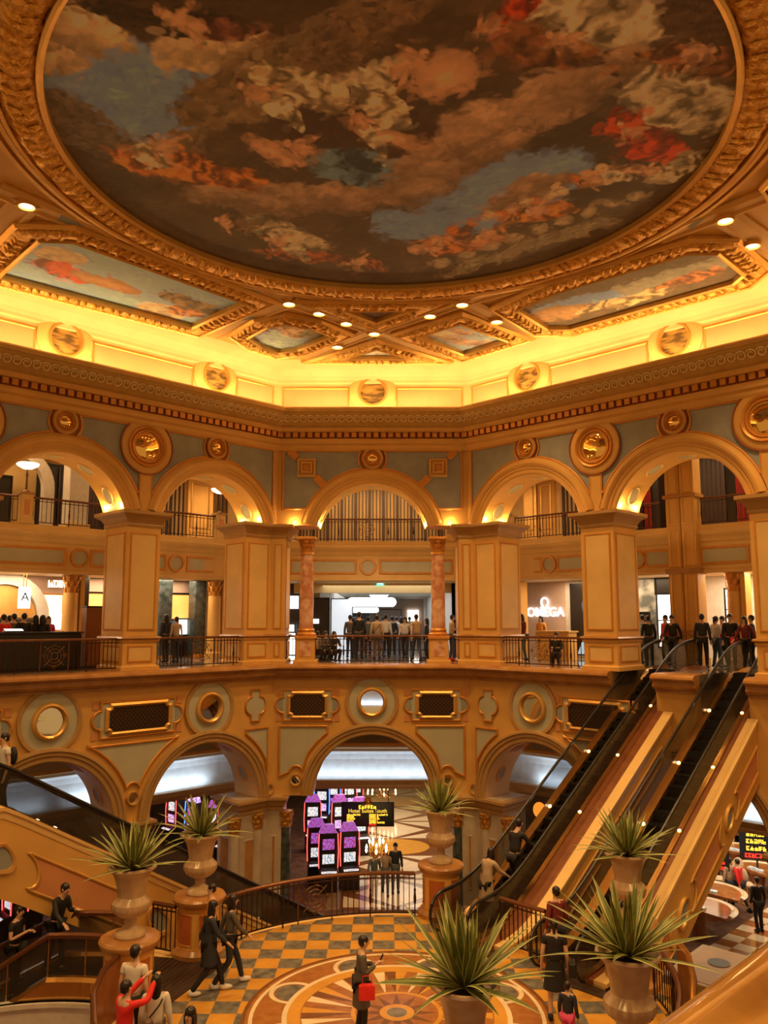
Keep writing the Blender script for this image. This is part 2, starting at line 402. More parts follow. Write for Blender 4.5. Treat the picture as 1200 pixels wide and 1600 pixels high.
def painting_mesh(name, outline, base, blobs, step, seed, z, strokes=3000, ang=.5):
    """A canvas of brush strokes: soft masses of sky, cloud, stone and cloth in colour, overpainted with small strokes."""
    P = np.array(outline); x0, y0 = P.min(0) - step; x1, y1 = P.max(0) + step
    nx = int((x1 - x0) / step) + 1; ny = int((y1 - y0) / step) + 1
    X, Y = np.meshgrid(x0 + np.arange(nx) * step, y0 + np.arange(ny) * step)
    C = np.zeros((ny, nx, 3)) + np.array(base); C *= (.6 + .8 * fbm(X, Y, seed, 1.3))[..., None]
    WX = (fbm(X, Y, seed + 1, 1.4) - .5); WY = (fbm(X, Y, seed + 2, 1.4) - .5)
    for (cx, cy, ax, ay, bx, by, col, kind) in blobs:
        det = ax * by - ay * bx
        if abs(det) < 1e-6: continue
        kw = min(1.0, max(.12, sqrt(abs(det)) * .9)); dx = X + WX * kw - cx; dy = Y + WY * kw - cy; u = (dx * by - dy * bx) / det; v = (ax * dy - ay * dx) / det
        d = np.sqrt(u * u + v * v); soft = {'sky': .12, 'cloud': .16, 'stone': .08, 'cloth': .08, 'flesh': .12}.get(kind, .1)
        m = np.clip((1 - d) / soft, 0, 1); m = (m * m * (3 - 2 * m))[..., None]
        c = np.array(col)
        if kind == 'cloud':
            f = fbm(X, Y, seed + int(cx * 10) % 50, 1.6); sh = .55 + .9 * np.abs(f - .5) * 2 + .25 * (-v)
        elif kind == 'cloth':
            f = fbm(X, Y, seed + 5, 1.2); sh = .75 + .5 * np.sin(u * 7 + f * 22)
        elif kind == 'stone':
            sh = .8 + .35 * np.sign(np.sin(v * 13)) * (.5 + .5 * np.sin(u * 40)) + .1
        elif kind == 'flesh':
            sh = 1.1 - .5 * d
        else: sh = .85 + .3 * fbm(X, Y, seed + 8, .8)
        C = C * (1 - m) + (c * np.clip(sh, .15, 1.6)[..., None]) * m
    rs = np.random.RandomState(seed)
    for k in range(strokes):
        i = rs.randint(ny); j = rs.randint(nx); L_ = rs.uniform(.05, .2); W_ = L_ * rs.uniform(.3, .6); a = ang + rs.normal() * .7
        r = int(L_ / step) + 1; i0, i1, j0, j1 = max(0, i - r), min(ny, i + r), max(0, j - r), min(nx, j + r)
        xx = X[i0:i1, j0:j1] - X[i, j]; yy = Y[i0:i1, j0:j1] - Y[i, j]
        u = (xx * cos(a) + yy * sin(a)) / L_; v = (-xx * sin(a) + yy * cos(a)) / W_
        m = np.clip((1 - u * u - v * v) * 3, 0, 1)[..., None] * .5
        i2 = min(ny - 1, max(0, i + rs.randint(-6, 7))); j2 = min(nx - 1, max(0, j + rs.randint(-6, 7)))
        col = C[i2, j2] * rs.uniform(.72, 1.32)
        C[i0:i1, j0:j1] = C[i0:i1, j0:j1] * (1 - m) + col * m
    ins = np.zeros((ny, nx), bool); xp, yp = P[:, 0], P[:, 1]; n = len(P)
    for a in range(n):
        b = (a + 1) % n; cond = ((yp[a] > Y) != (yp[b] > Y)); xi = (xp[b] - xp[a]) * (Y - yp[a]) / (yp[b] - yp[a] + 1e-12) + xp[a]
        ins ^= cond & (X < xi)
    cell = ins[:-1, :-1] & ins[1:, :-1] & ins[:-1, 1:] & ins[1:, 1:]
    ii, jj = np.nonzero(cell); idx = lambda i, j: i * nx + j
    used = np.zeros(ny * nx, bool); F = np.stack([idx(ii, jj), idx(ii + 1, jj), idx(ii + 1, jj + 1), idx(ii, jj + 1)], 1); used[F.ravel()] = True
    remap = np.cumsum(used) - 1; V = np.stack([X.ravel(), Y.ravel(), np.full(nx * ny, z)], 1)[used]; F = remap[F]
    me = bpy.data.meshes.new(name); me.vertices.add(len(V)); me.vertices.foreach_set('co', V.ravel())
    me.loops.add(F.size); me.loops.foreach_set('vertex_index', F.ravel()); me.polygons.add(len(F)); me.polygons.foreach_set('loop_start', np.arange(0, F.size, 4)); me.polygons.foreach_set('loop_total', np.full(len(F), 4))
    me.update(calc_edges=True)
    at = me.color_attributes.new('paint', 'FLOAT_COLOR', 'POINT'); cc = np.ones((len(V), 4)); cc[:, :3] = np.clip((np.clip(C.reshape(-1, 3)[used], 0, 2) ** 1.25) * 1.8 * np.array([.94, 1.0, 1.14]), 0, .92); at.data.foreach_set('color', cc.ravel())
    me.materials.append(pm)
    return me
def B(px, py, rx, ry, ang, col, kind):      # a mass given by where it sits on the ceiling
    c = ground(px, py, CEIL); a = radians(ang)
    u = ground(px + rx * cos(a), py + rx * sin(a), CEIL) - c; v = ground(px - ry * sin(a), py + ry * cos(a), CEIL) - c
    return (c.x, c.y, u.x, u.y, v.x, v.y, col, kind)
CC = (0.1, 15.0); RC = 6.35
BLUE = (.24, .34, .60); TAN = (.46, .32, .22); CRM = (.78, .60, .40); UMB = (.16, .11, .07); FL_ = (.68, .42, .27); RED = (.62, .10, .03); ORG = (.66, .26, .07)
mb = [B(210, 150, 190, 75, -5, BLUE, 'sky'), B(120, 50, 110, 45, 10, CRM, 'cloud'), B(330, 70, 95, 42, -10, CRM, 'cloud'), B(95, 100, 60, 22, 0, CRM, 'cloud'),
      B(260, 20, 130, 28, 8, (.07, .045, .03), 'stone'), B(420, 120, 270, 48, -36, (.26, .19, .12), 'stone'), B(140, 205, 100, 32, 30, (.20, .16, .12), 'stone'), B(560, 50, 150, 50, -36, (.24, .16, .10), 'stone'),
      B(560, 200, 130, 60, 0, (.09, .05, .03), 'x'), B(880, 260, 130, 70, -10, (.08, .055, .035), 'x'),
      B(770, 310, 175, 52, -18, BLUE, 'sky'), B(820, 300, 100, 18, -22, TAN, 'cloud'), B(640, 350, 60, 26, 0, BLUE, 'sky'),
      B(1060, 150, 110, 52, 8, (.58, .50, .38), 'cloth'), B(930, 25, 100, 48, 15, (.60, .50, .38), 'cloth'),
      B(420, 310, 150, 26, 4, TAN, 'cloud'), B(570, 300, 110, 32, -8, TAN, 'cloud'), B(660, 270, 100, 46, -20, TAN, 'cloud'), B(750, 210, 100, 48, -20, (.52, .36, .25), 'cloud'), B(860, 160, 90, 42, -25, (.52, .36, .25), 'cloud'), B(960, 105, 70, 30, -25, TAN, 'cloud'),
      B(470, 135, 70, 34, 15, (.70, .56, .38), 'cloth'), B(590, 150, 62, 36, 40, (.74, .60, .42), 'cloth'), B(300, 262, 120, 22, 8, ORG, 'cloth'), B(250, 240, 42, 20, 20, CRM, 'cloth'),
      B(545, 262, 80, 28, 8, (.17, .25, .34), 'cloth'), B(700, 115, 60, 36, -15, FL_, 'flesh'), B(610, 212, 70, 16, 10, FL_, 'flesh'), B(430, 235, 52, 14, 25, FL_, 'flesh'), B(800, 20, 60, 24, -30, RED, 'cloth'), B(830, 70, 80, 30, 20, (.30, .14, .07), 'cloth'),
      B(1000, 210, 62, 34, 25, RED, 'cloth'), B(1090, 90, 60, 26, 10, (.40, .20, .11), 'cloth'), B(1060, 260, 60, 16, -20, (.62, .54, .40), 'cloth'), B(950, 270, 60, 13, -15, FL_, 'cloth'),
      B(840, 330, 55, 16, -10, ORG, 'cloth'), B(720, 375, 70, 12, 0, (.52, .27, .14), 'cloth'), B(450, 365, 70, 20, 20, (.50, .42, .30), 'cloth'), B(480, 400, 90, 8, 5, (.40, .15, .07), 'cloth'),
      B(1090, 30, 70, 30, 0, (.14, .09, .06), 'stone'), B(820, 385, 160, 10, -18, (.32, .26, .18), 'stone')]
for k in range(9): mb.append(B(690 + k * 38, 408 - k * 13, 15, 8, -10, (.50, .40, .28), 'flesh'))
for k in range(16): mb.append(B(650 + k * 19 + random.uniform(-8, 8), 392 - k * 8.4 + random.uniform(-8, 6), 13, 8, random.uniform(-40, 40), random.choice([FL_, ORG, CRM, (.2, .1, .06)]), 'flesh'))
def figure(px, py, s, ang, cloth, flip=1):     # a generic draped figure: cloth, torso, arm, head, hair
    a = radians(ang); f = lambda u, v: (px + s * (u * cos(a) - v * sin(a)), py + s * (u * sin(a) + v * cos(a)))
    out = []
    for (u, v, rx, ry, an, col, kd) in ((34, 6 * flip, 34, 13, 8 * flip, cloth, 'cloth'), (62, 14 * flip, 22, 7, 24 * flip, tuple(c * .8 for c in cloth), 'cloth'), (4, 0, 19, 11, 0, FL_, 'flesh'), (14, -12 * flip, 17, 4.2, -35 * flip, FL_, 'flesh'), (-6, 12 * flip, 15, 3.8, 50 * flip, (.60, .36, .22), 'flesh'), (-22, -3, 8, 7, 0, (.16, .08, .04), 'flesh'), (-19, 0, 6.5, 6, 0, (.74, .48, .32), 'flesh')):
        x, y = f(u, v); out.append(B(x, y, rx * s, ry * s, ang + an, col, kd))
    return out
for args in ((640, 95, 1.5, 150, (.72, .60, .44), 1), (400, 140, 1.2, 25, (.74, .62, .44), 1), (255, 225, 1.2, 15, ORG, 1), (760, 40, 1.2, -30, RED, -1), (880, 60, 1.2, 20, (.34, .17, .08), 1), (1090, 80, 1.2, 165, (.42, .2, .1), 1), (985, 200, 1.0, 30, RED, 1), (470, 225, 1.1, 10, (.18, .26, .36), 1), (290, 30, 1.5, 20, (.30, .13, .09), -1), (560, 185, 1.0, 45, (.70, .56, .40), 1), (680, 385, .7, -12, ORG, 1), (760, 365, .7, -15, (.52, .27, .14), -1), (840, 325, .8, -12, (.66, .3, .1), 1), (930, 280, .8, -18, (.64, .55, .42), 1), (430, 375, .8, 15, (.55, .47, .34), 1), (350, 345, .7, 20, (.25, .14, .08), -1), (560, 405, .6, 5, (.4, .15, .07), 1), (1010, 265, .7, -10, CRM, 1)): mb += figure(*args)
circle_ = [(CC[0] + RC * cos(t * pi / 60), CC[1] + RC * sin(t * pi / 60)) for t in range(120)]
big = thing('ceiling_painting', 'huge round painting of clouds, sky and draped cloth in the middle of the ceiling', 'painting', Matrix.Identity(4))
def add_canvas(root, me):
    o = bpy.data.objects.new('canvas', me); COL.objects.link(o); o.parent = root; return o
add_canvas(big, painting_mesh('canvas', circle_, (.12, .08, .05), mb, .028, 3, CEIL - .04, 9000, 2.4))

def frame_mesh(loop, W1, z, seg=.09, relief=.035, name='frame', root=None):
    """A carved gilded moulding around a closed loop: smooth fillets outside and inside, deep leaf carving between."""
    P = [Vector((x, y, z)) for x, y in loop]; A = sum((P[i].x * P[(i + 1) % len(P)].y - P[(i + 1) % len(P)].x * P[i].y) for i in range(len(P)))
    if A < 0: P = P[::-1]
    D = []
    for i in range(len(P)):
        a, b = P[i], P[(i + 1) % len(P)]; n = max(1, int((b - a).length / seg))
        D += [a.lerp(b, t / n) for t in range(n)]
    # outward is -side for a counter-clockwise loop with N up, so use N down (profile b = downwards)
    b1 = MB(); b1.sweep(D, [(-.04, 0), (-.04, .16), (.03, .20), (.08, .16), (.08, 0)], (0, 0, -1), True)
    w_ = W1; b1.sweep(D, [(w_ - .06, 0), (w_ - .06, .14), (w_, .16), (w_ + .06, .08), (w_ + .06, 0)], (0, 0, -1), True)
    b1.build(name + '_moulding', 'gold_plain', root)
    b2 = MB(); k = 7
    prof = [(.08 + (w_ - .14) * i / (k - 1), .05 + .12 * sin(pi * i / (k - 1)) + .02) for i in range(k)]
    b2.sweep(D, [(prof[0][0], 0)] + prof + [(prof[-1][0], 0)], (0, 0, -1), True, noise=relief)
    L_ = 0; D2 = D + [D[0]]; nxt = 0
    for i in range(len(D)):                       # leaves along the carving
        a, c = D2[i], D2[i + 1]; L_ += (c - a).length
        if L_ > nxt:
            nxt += .26; t = (c - a).normalized(); s_ = Vector((0, 0, -1)).cross(t); m_ = a + s_ * w_ * .5 + Vector((0, 0, -.19))
            for sg_ in (-1, 1):
                e = m_ + s_ * sg_ * w_ * .30 + t * .05; e.z += .05
                b2.add([m_ - t * .05, e - t * .05, e + t * .07, m_ + t * .05, m_ + s_ * sg_ * w_ * .16 + Vector((0, 0, -.05))], [(0, 1, 4), (1, 2, 4), (2, 3, 4), (3, 0, 4)])
            b2.ell((m_.x, m_.y, m_.z - .01), (.045, .045, .035), 0, 6, 4)
    b2.build(name + '_carving', 'gold_leaf', root)
frame_mesh(circle_, .82, CEIL, .12, .03, 'frame', big)
b = MB()
for r0, h in ((7.28, .10), (7.5, .07)):
    pts = [(CC[0] + r0 * cos(t * pi / 60), CC[1] + r0 * sin(t * pi / 60), CEIL) for t in range(120)]
    b.sweep(pts, [(-.05, 0), (-.05, h), (.05, h), (.05, 0)], (0, 0, -1), True)
b.build('outer_fillet', 'gold_plain', big)
# side paintings
SIDE = [
 ('octagonal ceiling painting of sky and ochre cloth, gilded frame, right side', [(3.92, 22.92), (5.12, 24.49), (5.82, 24.49), (9.45, 21.01), (9.48, 20.45), (8.27, 19.18), (7.56, 19.18), (4.82, 21.6)], .42, 11, [(7.6, 21, 2.2, -2.2, .5, .5, (.36, .34, .28), 'sky'), (5.5, 22.8, 1.2, -1.1, .5, .5, BLUE, 'sky'), (5.2, 23.4, .9, -.8, .4, .4, (.62, .38, .18), 'flesh'), (6.9, 22.3, 1.3, -1.1, .35, .35, (.72, .52, .28), 'cloth'), (8.3, 20.9, .7, -.7, .2, .25, (.6, .22, .08), 'cloth')]),
 ('large ceiling painting of blue sky with a red cloak, gilded frame, left side', [(-10.2, 20.56), (-8.27, 18.5), (-7.5, 18.56), (-4.0, 22.4), (-5.98, 24.33)], .45, 12, [(-7.5, 21, 4, 4, -2, 2, (.34, .45, .70), 'sky'), (-8.2, 19.6, .6, .5, -.4, .4, CRM, 'cloud'), (-8.4, 20.5, .6, .8, -.4, .3, RED, 'cloth'), (-7.6, 21.2, .8, .9, -.3, .3, (.66, .36, .16), 'flesh'), (-6.6, 23.2, .6, .6, -.4, .4, CRM, 'cloud'), (-5.4, 22.8, .9, .9, -.4, .4, (.3, .2, .1), 'cloth'), (-5.9, 23.3, .5, .5, -.25, .25, ORG, 'cloth')]),
 ('lozenge ceiling painting with rounded corners left of the centre bay', [(-4.38, 25.3), (-3.6, 24.3), (-3.0, 24.05), (-2.3, 24.4), (-1.71, 25.15), (-2.9, 26.45), (-3.6, 26.75), (-4.1, 26.2)], .38, 13, [(-3.4, 25.8, 1, 0, 0, 1, (.40, .50, .72), 'sky'), (-2.9, 25.0, .6, .1, 0, .5, FL_, 'cloth'), (-2.3, 25.3, .5, .3, -.1, .4, (.25, .22, .15), 'cloth')]),
 ('diamond ceiling painting of pale clouds right of the centre bay', [(1.07, 25.18), (2.33, 24.05), (4.0, 25.6), (2.75, 26.95)], .38, 14, [(2.5, 25.5, 2, 0, 0, 2, (.42, .50, .66), 'sky'), (1.9, 25.3, .7, -.2, .1, .4, CRM, 'cloud'), (2.8, 25.9, .9, .2, 0, .4, (.6, .4, .26), 'cloud'), (2.5, 25.0, .4, .3, 0, .3, FL_, 'cloud')]),
 ('small dark triangular ceiling painting beside the round painting', [(-1.2, 22.95), (0.75, 22.95), (-0.24, 23.95)], .38, 15, [(-.3, 23.2, .7, 0, 0, .3, (.3, .22, .2), 'cloth')]),
 ('small pale triangular ceiling painting above the centre wall', [(-1.34, 27.4), (-0.24, 26.4), (0.86, 27.4)], .38, 16, [(-.2, 27.1, 1.2, 0, 0, .8, (.4, .45, .5), 'sky'), (0, 27, .5, 0, 0, .3, CRM, 'cloud')]),
 ('long ceiling painting at the right edge beyond the lamps', [(9.1, 16.5), (10.6, 18.0), (12.2, 16.4), (12.2, 12.5), (8.7, 12.5), (8.7, 16.0)], .45, 17, [(10, 15, 2, 0, 0, 2, (.5, .3, .15), 'cloth')]),
 ('long ceiling painting at the left edge beyond the lamp', [(-9.5, 16.2), (-11.0, 17.7), (-12.4, 16.3), (-12.4, 12.5), (-9.1, 12.5), (-9.1, 15.8)], .45, 18, [(-10, 15, 2, 0, 0, 2, (.5, .3, .15), 'cloth')])]
for lab, poly, wd, sd, bl in SIDE:
    t = thing('ceiling_painting', lab, 'painting', Matrix.Identity(4)); A = sum(poly[i][0] * poly[(i + 1) % len(poly)][1] - poly[(i + 1) % len(poly)][0] * poly[i][1] for i in range(len(poly)))
    add_canvas(t, painting_mesh('canvas', poly, (.16, .11, .07) if sd not in (12,) else (.2, .27, .36), bl, .03, sd, CEIL - .04, 900, .8)); frame_mesh(poly, wd * 1.5, CEIL, .10, .028, 'frame', t)
# ceiling slab, coffer beams with triangular insets
b = MB(); slab = octa(-1.05); po = [(p.x, p.y) for p in slab] + [(-12.9, 10), (-12.9, -2), (12.1, -2), (12.1, 10)]
po = [(12.1, 16.5)] + [(p.x, p.y) for p in slab][0:0] + [(3.45, 27.95 - 0.0)][0:0]
c1 = FR @ Vector((.43, -1.05, 0)); c2 = FL @ Vector((-.43, -1.05, 0)); e1 = FR @ Vector((12.6, -1.05, 0)); e2 = FL @ Vector((-12.6, -1.05, 0))
po = [(e1.x, e1.y), (c1.x, c1.y), (c2.x, c2.y), (e2.x, e2.y), (e2.x, 0), (e1.x, 0)]
b.prism(po, y0=CEIL + .01, y1=CEIL + .25, plane='xy'); struct(b, 'ceiling', 'cream_deep')
b = MB()
def beam(a, c, wd=.34):
    a = Vector((*a, CEIL)); c = Vector((*c, CEIL)); b.sweep([a, c], [(-wd, 0), (-wd, .05), (-wd * .6, .09), (-wd * .5, .05), (wd * .5, .05), (wd * .6, .09), (wd, .05), (wd, 0)], (0, 0, -1))
for p in [((-2.74, 22.48), (-.31, 24.95)), ((2.26, 22.53), (-.31, 24.95)), ((-.31, 24.95), (2.2, 27.7)), ((-.31, 24.95), (-2.9, 27.6)), ((2.26, 22.53), (5.1, 25.5)), ((-2.74, 22.48), (-5.6, 25.4)), ((7.8, 17.53), (10.5, 19.9)), ((-7.87, 16.87), (-9.2, 18.3)), ((2.3, 22.5), (4.9, 20.6)), ((-2.8, 22.4), (-5.2, 20.2)), ((6.6, 18.6), (8.3, 16.6)), ((-6.5, 18.7), (-8.3, 16.3))]: beam(*p)
struct(b, 'trim_1', 'cream_paint')
b = MB()
for (x, y, a) in [(3.2, 21.6, -40), (-3.6, 21.6, 220), (-7.3, 17.7, 40), (7.1, 17.7, -50), (1.1, 24.9, 0), (-1.7, 24.8, 180), (-.3, 25.7, 90), (3.5, 24.4, 45), (-4.2, 23.7, 135)]:
    r = [(x + .42 * cos(radians(a + k)), y + .42 * sin(radians(a + k)), CEIL - .06) for k in (0, 120, 240)]
    b.add([(p[0], p[1], CEIL - .055) for p in r], [(0, 1, 2)]); 
struct(b, 'trim_2', 'slate_panel')
proto = None
for i, (x, y) in enumerate(DOWN):
    if proto is None:
        proto = thing('downlight', 'x', 'lamp', (0, 0, 0), 'recessed downlights in the gilded ceiling')
        bb = MB(); bb.lathe([(.09, -.005), (.15, -.02), (.17, -.10), (.20, -.10), (.21, 0)], 20); bb.build('rim', 'gold_plain', proto)
        bb = MB(); bb.lathe([(0, -.07), (.13, -.07), (.15, -.05)], 20); bb.build('lens', 'bulb', proto); o = proto
    else: o = copy_tree(proto)
    o.matrix_world = Matrix.Translation((x, y, CEIL - .05))
    o['label'] = ['round downlight at the far left beside the round painting', 'downlight on the left beam below the dark triangle', 'downlight at the crossing of the beams over the centre', 'downlight on the right beam near the dark triangle', 'bright downlight at the right joint under the round frame', 'downlight above the pale diamond painting, right side', 'dim downlight at the left joint under the round frame', 'upper of the two downlights at the right edge', 'lower of the two downlights at the right edge', 'small downlight between the lozenge and the dark triangle', 'small downlight below the lozenge near the cove'][i]

# ------------------------------------------------------------------ cornice, cove, frieze (upper arcade)
Z1 = 15.7
path = octa(0, Z1)
b = MB(); b.sweep(rep(path, 0), [(-.3, 7.62), (.10, 7.62), (.14, 7.70), (.14, 7.80), (.22, 7.86), (.22, 7.96), (.26, 8.02), (.18, 8.05), (-.3, 8.05)]); b.sweep(rep(path, 0), [(-.3, 8.26), (.36, 8.26), (.42, 8.34), (.42, 8.40), (-.3, 8.40)]); struct(b, 'trim_3', 'cream_paint')
b = MB(); b.sweep(rep(path, 0), [(-.3, 8.05), (.16, 8.05), (.16, 8.26), (-.3, 8.26)]); struct(b, 'trim_4', 'dentil_back')
b = MB(); b.sweep(rep(path, 0), [(-.3, 8.40), (.40, 8.40), (.52, 8.46), (.72, 8.66), (.82, 8.86), (.86, 8.88), (.86, 9.0), (.80, 9.06), (.74, 9.06), (.74, 9.0), (-.3, 9.0)]); struct(b, 'trim_5', 'scroll_gold')
b = MB()
for i in range(3):
    a, c = path[i], path[i + 1]; L_ = (c - a).length; t = (c - a).normalized(); sd = Vector((0, 0, 1)).cross(t); n = int(L_ / .262); st = L_ / n
    for k in range(n):
        p = a + t * (st * (k + .5)); Mx = Matrix(((t.x, sd.x, 0, p.x), (t.y, sd.y, 0, p.y), (0, 0, 1, 0), (0, 0, 0, 1))); s0 = len(b.v)
        b.box(-.085, .085, .16, .30, 8.07, 8.25); b.xf(Mx, s0)
struct(b, 'trim_6', 'gold_trim')
b = MB()
for i in range(3):
    a, c = path[i], path[i + 1]; L_ = (c - a).length; t = (c - a).normalized(); sd = Vector((0, 0, 1)).cross(t); n = int(L_ / .27); st = L_ / n
    for k in range(n):
        p = a + t * (st * (k + .5)); pts = []
        for j in range(15):
            th = .5 + j * 2 * pi * .95 / 10; r = .15 * (1 - .045 * j); u = r * cos(th); v = r * sin(th)
            pts.append(p + t * u + sd * (.745 + v * .5) + Vector((0, 0, 8.63 + v * .8)))
        b.tube(pts, .017, 4)
struct(b, 'trim_7', 'scroll_line')
b = MB(); b.sweep(rep(path, 0), [(.80, 9.02), (-.22, 9.02), (-.22, 10.18), (-.12, 10.22), (-.10, 10.30), (-.02, 10.42), (.25, 10.60), (.75, 10.69), (1.25, 10.72), (1.25, 10.85), (-.5, 10.85), (-.5, 9.02)]); struct(b, 'trim_8', 'cove_paint')
# cove panels and roundels
def cove_panels(fr, xs, ends):
    F, sg = FRM[fr]; b = MB(); prev = ends[0]
    for x in xs + [None]:
        e = (x - .9) if x is not None else ends[1]
        if e - prev > .3: rectm(b, prev, e, 9.2, 10.02, bead(.07, .045), y=.22); b.box(prev, e, .205, .22, 9.2, 10.02, 1)
        prev = (x + .9) if x is not None else 0
    struct(b, 'trim_9', ['gold_plain', 'peach_panel'], F)
    for x in xs:
        pl = {('C', 0): 'above the centre arch', ('R', 2.6): 'above the first arch right of centre', ('R', 7.9): 'above the second arch right of centre', ('L', -2.6): 'above the first arch left of centre', ('L', -7.9): 'above the second arch left of centre'}.get((fr, x), 'at the end of the cove')
        t = thing('cove_roundel', 'gold landscape roundel in the glowing cove ' + pl, 'roundel', F @ T(x, .22, 9.87), 'landscape roundels in the lit cove')
        bb = MB(); bb.lathe([(.50, .0), (.50, .10), (.60, .13), (.80, .10), (.86, .04), (.86, 0)], 40, axis='y'); bb.build('ring', 'cream_light', t)
        bb = MB(); bb.lathe([(.44, .02), (.46, .14), (.52, .15), (.54, .02)], 40, axis='y'); bb.build('inner_ring', 'gold_plain', t)
        bb = MB(); bb.lathe([(0, .03), (.47, .03), (.47, 0)], 40, axis='y', smooth=False); bb.build('landscape', 'land_' + 'ABC'[int(abs(x)) % 3], t)
for nm, sd in (('land_A', 1.7), ('land_B', 2.3), ('land_C', 3.1)):
    m = mat(nm, (.62, .36, .10), .5, .2, col2=(.16, .10, .04), scale=sd, detail=6, thr=(.42, .58))
    nt = m.node_tree; nz = [n for n in nt.nodes if n.type == 'TEX_NOISE'][0]; mp = nt.nodes.new('ShaderNodeMapping'); tc = [n for n in nt.nodes if n.type == 'TEX_COORD'][0]
    mp.inputs['Scale'].default_value = (.8, 1, 3.2); mp.inputs['Location'].default_value = (sd * 5, 0, 0); nt.links.new(tc.outputs['Object'], mp.inputs[0]); nt.links.new(mp.outputs[0], nz.inputs['Vector'])
cove_panels('C', [0.0], (-3.3, 3.3)); cove_panels('R', [2.6, 7.9], (.1, 14)); cove_panels('L', [-7.9, -2.6], (-14, -.1))

# upper arcade walls: one plate per side, notched with the arches
ACZ = 4.38; RI = 2.03
def notch_outline(x0, x1, zb, zt, arches, cz, r, slots=()):   # outline of a wall with arched notches from below and slots from above
    a0 = math.asin(max(-1, min(1, (zb - cz) / r))); pts = [(x0, zb)]
    for cx in sorted(arches): pts += [(cx - (px - cx), pz) for px, pz in arc(cx, cz, r, a0, pi - a0, 28)][::1] if False else arc(cx, cz, r, pi - a0, a0, 28)
    pts += [(x1, zb), (x1, zt)]
    for (s0, s1, zz) in sorted(slots, reverse=True): pts += [(s1, zt), (s1, zz), (s0, zz), (s0, zt)]
    pts += [(x0, zt)]
    return pts
BAYS = {'C': [0.0], 'R': [2.62, 7.86, 13.1], 'L': [-2.62, -7.86, -13.1]}
EXT = {'C': (-3.44, 3.44), 'R': (0, Z1), 'L': (-Z1, 0)}
PIERS = {'C': [], 'R': [5.22, 10.46, 15.7], 'L': [-5.22, -10.46, -15.7]}
SIDEN = {'C': 'centre', 'R': 'right', 'L': 'left'}
TH = 1.35
def clip_arcs(x0, x1, cz, centres, r, zlow):     # arc of each bay, limited to z > zlow
    a0 = math.asin(max(-1, min(1, (zlow - cz) / r))); return [(c, arc(c, cz, r, a0, pi - a0, 40)) for c in centres]
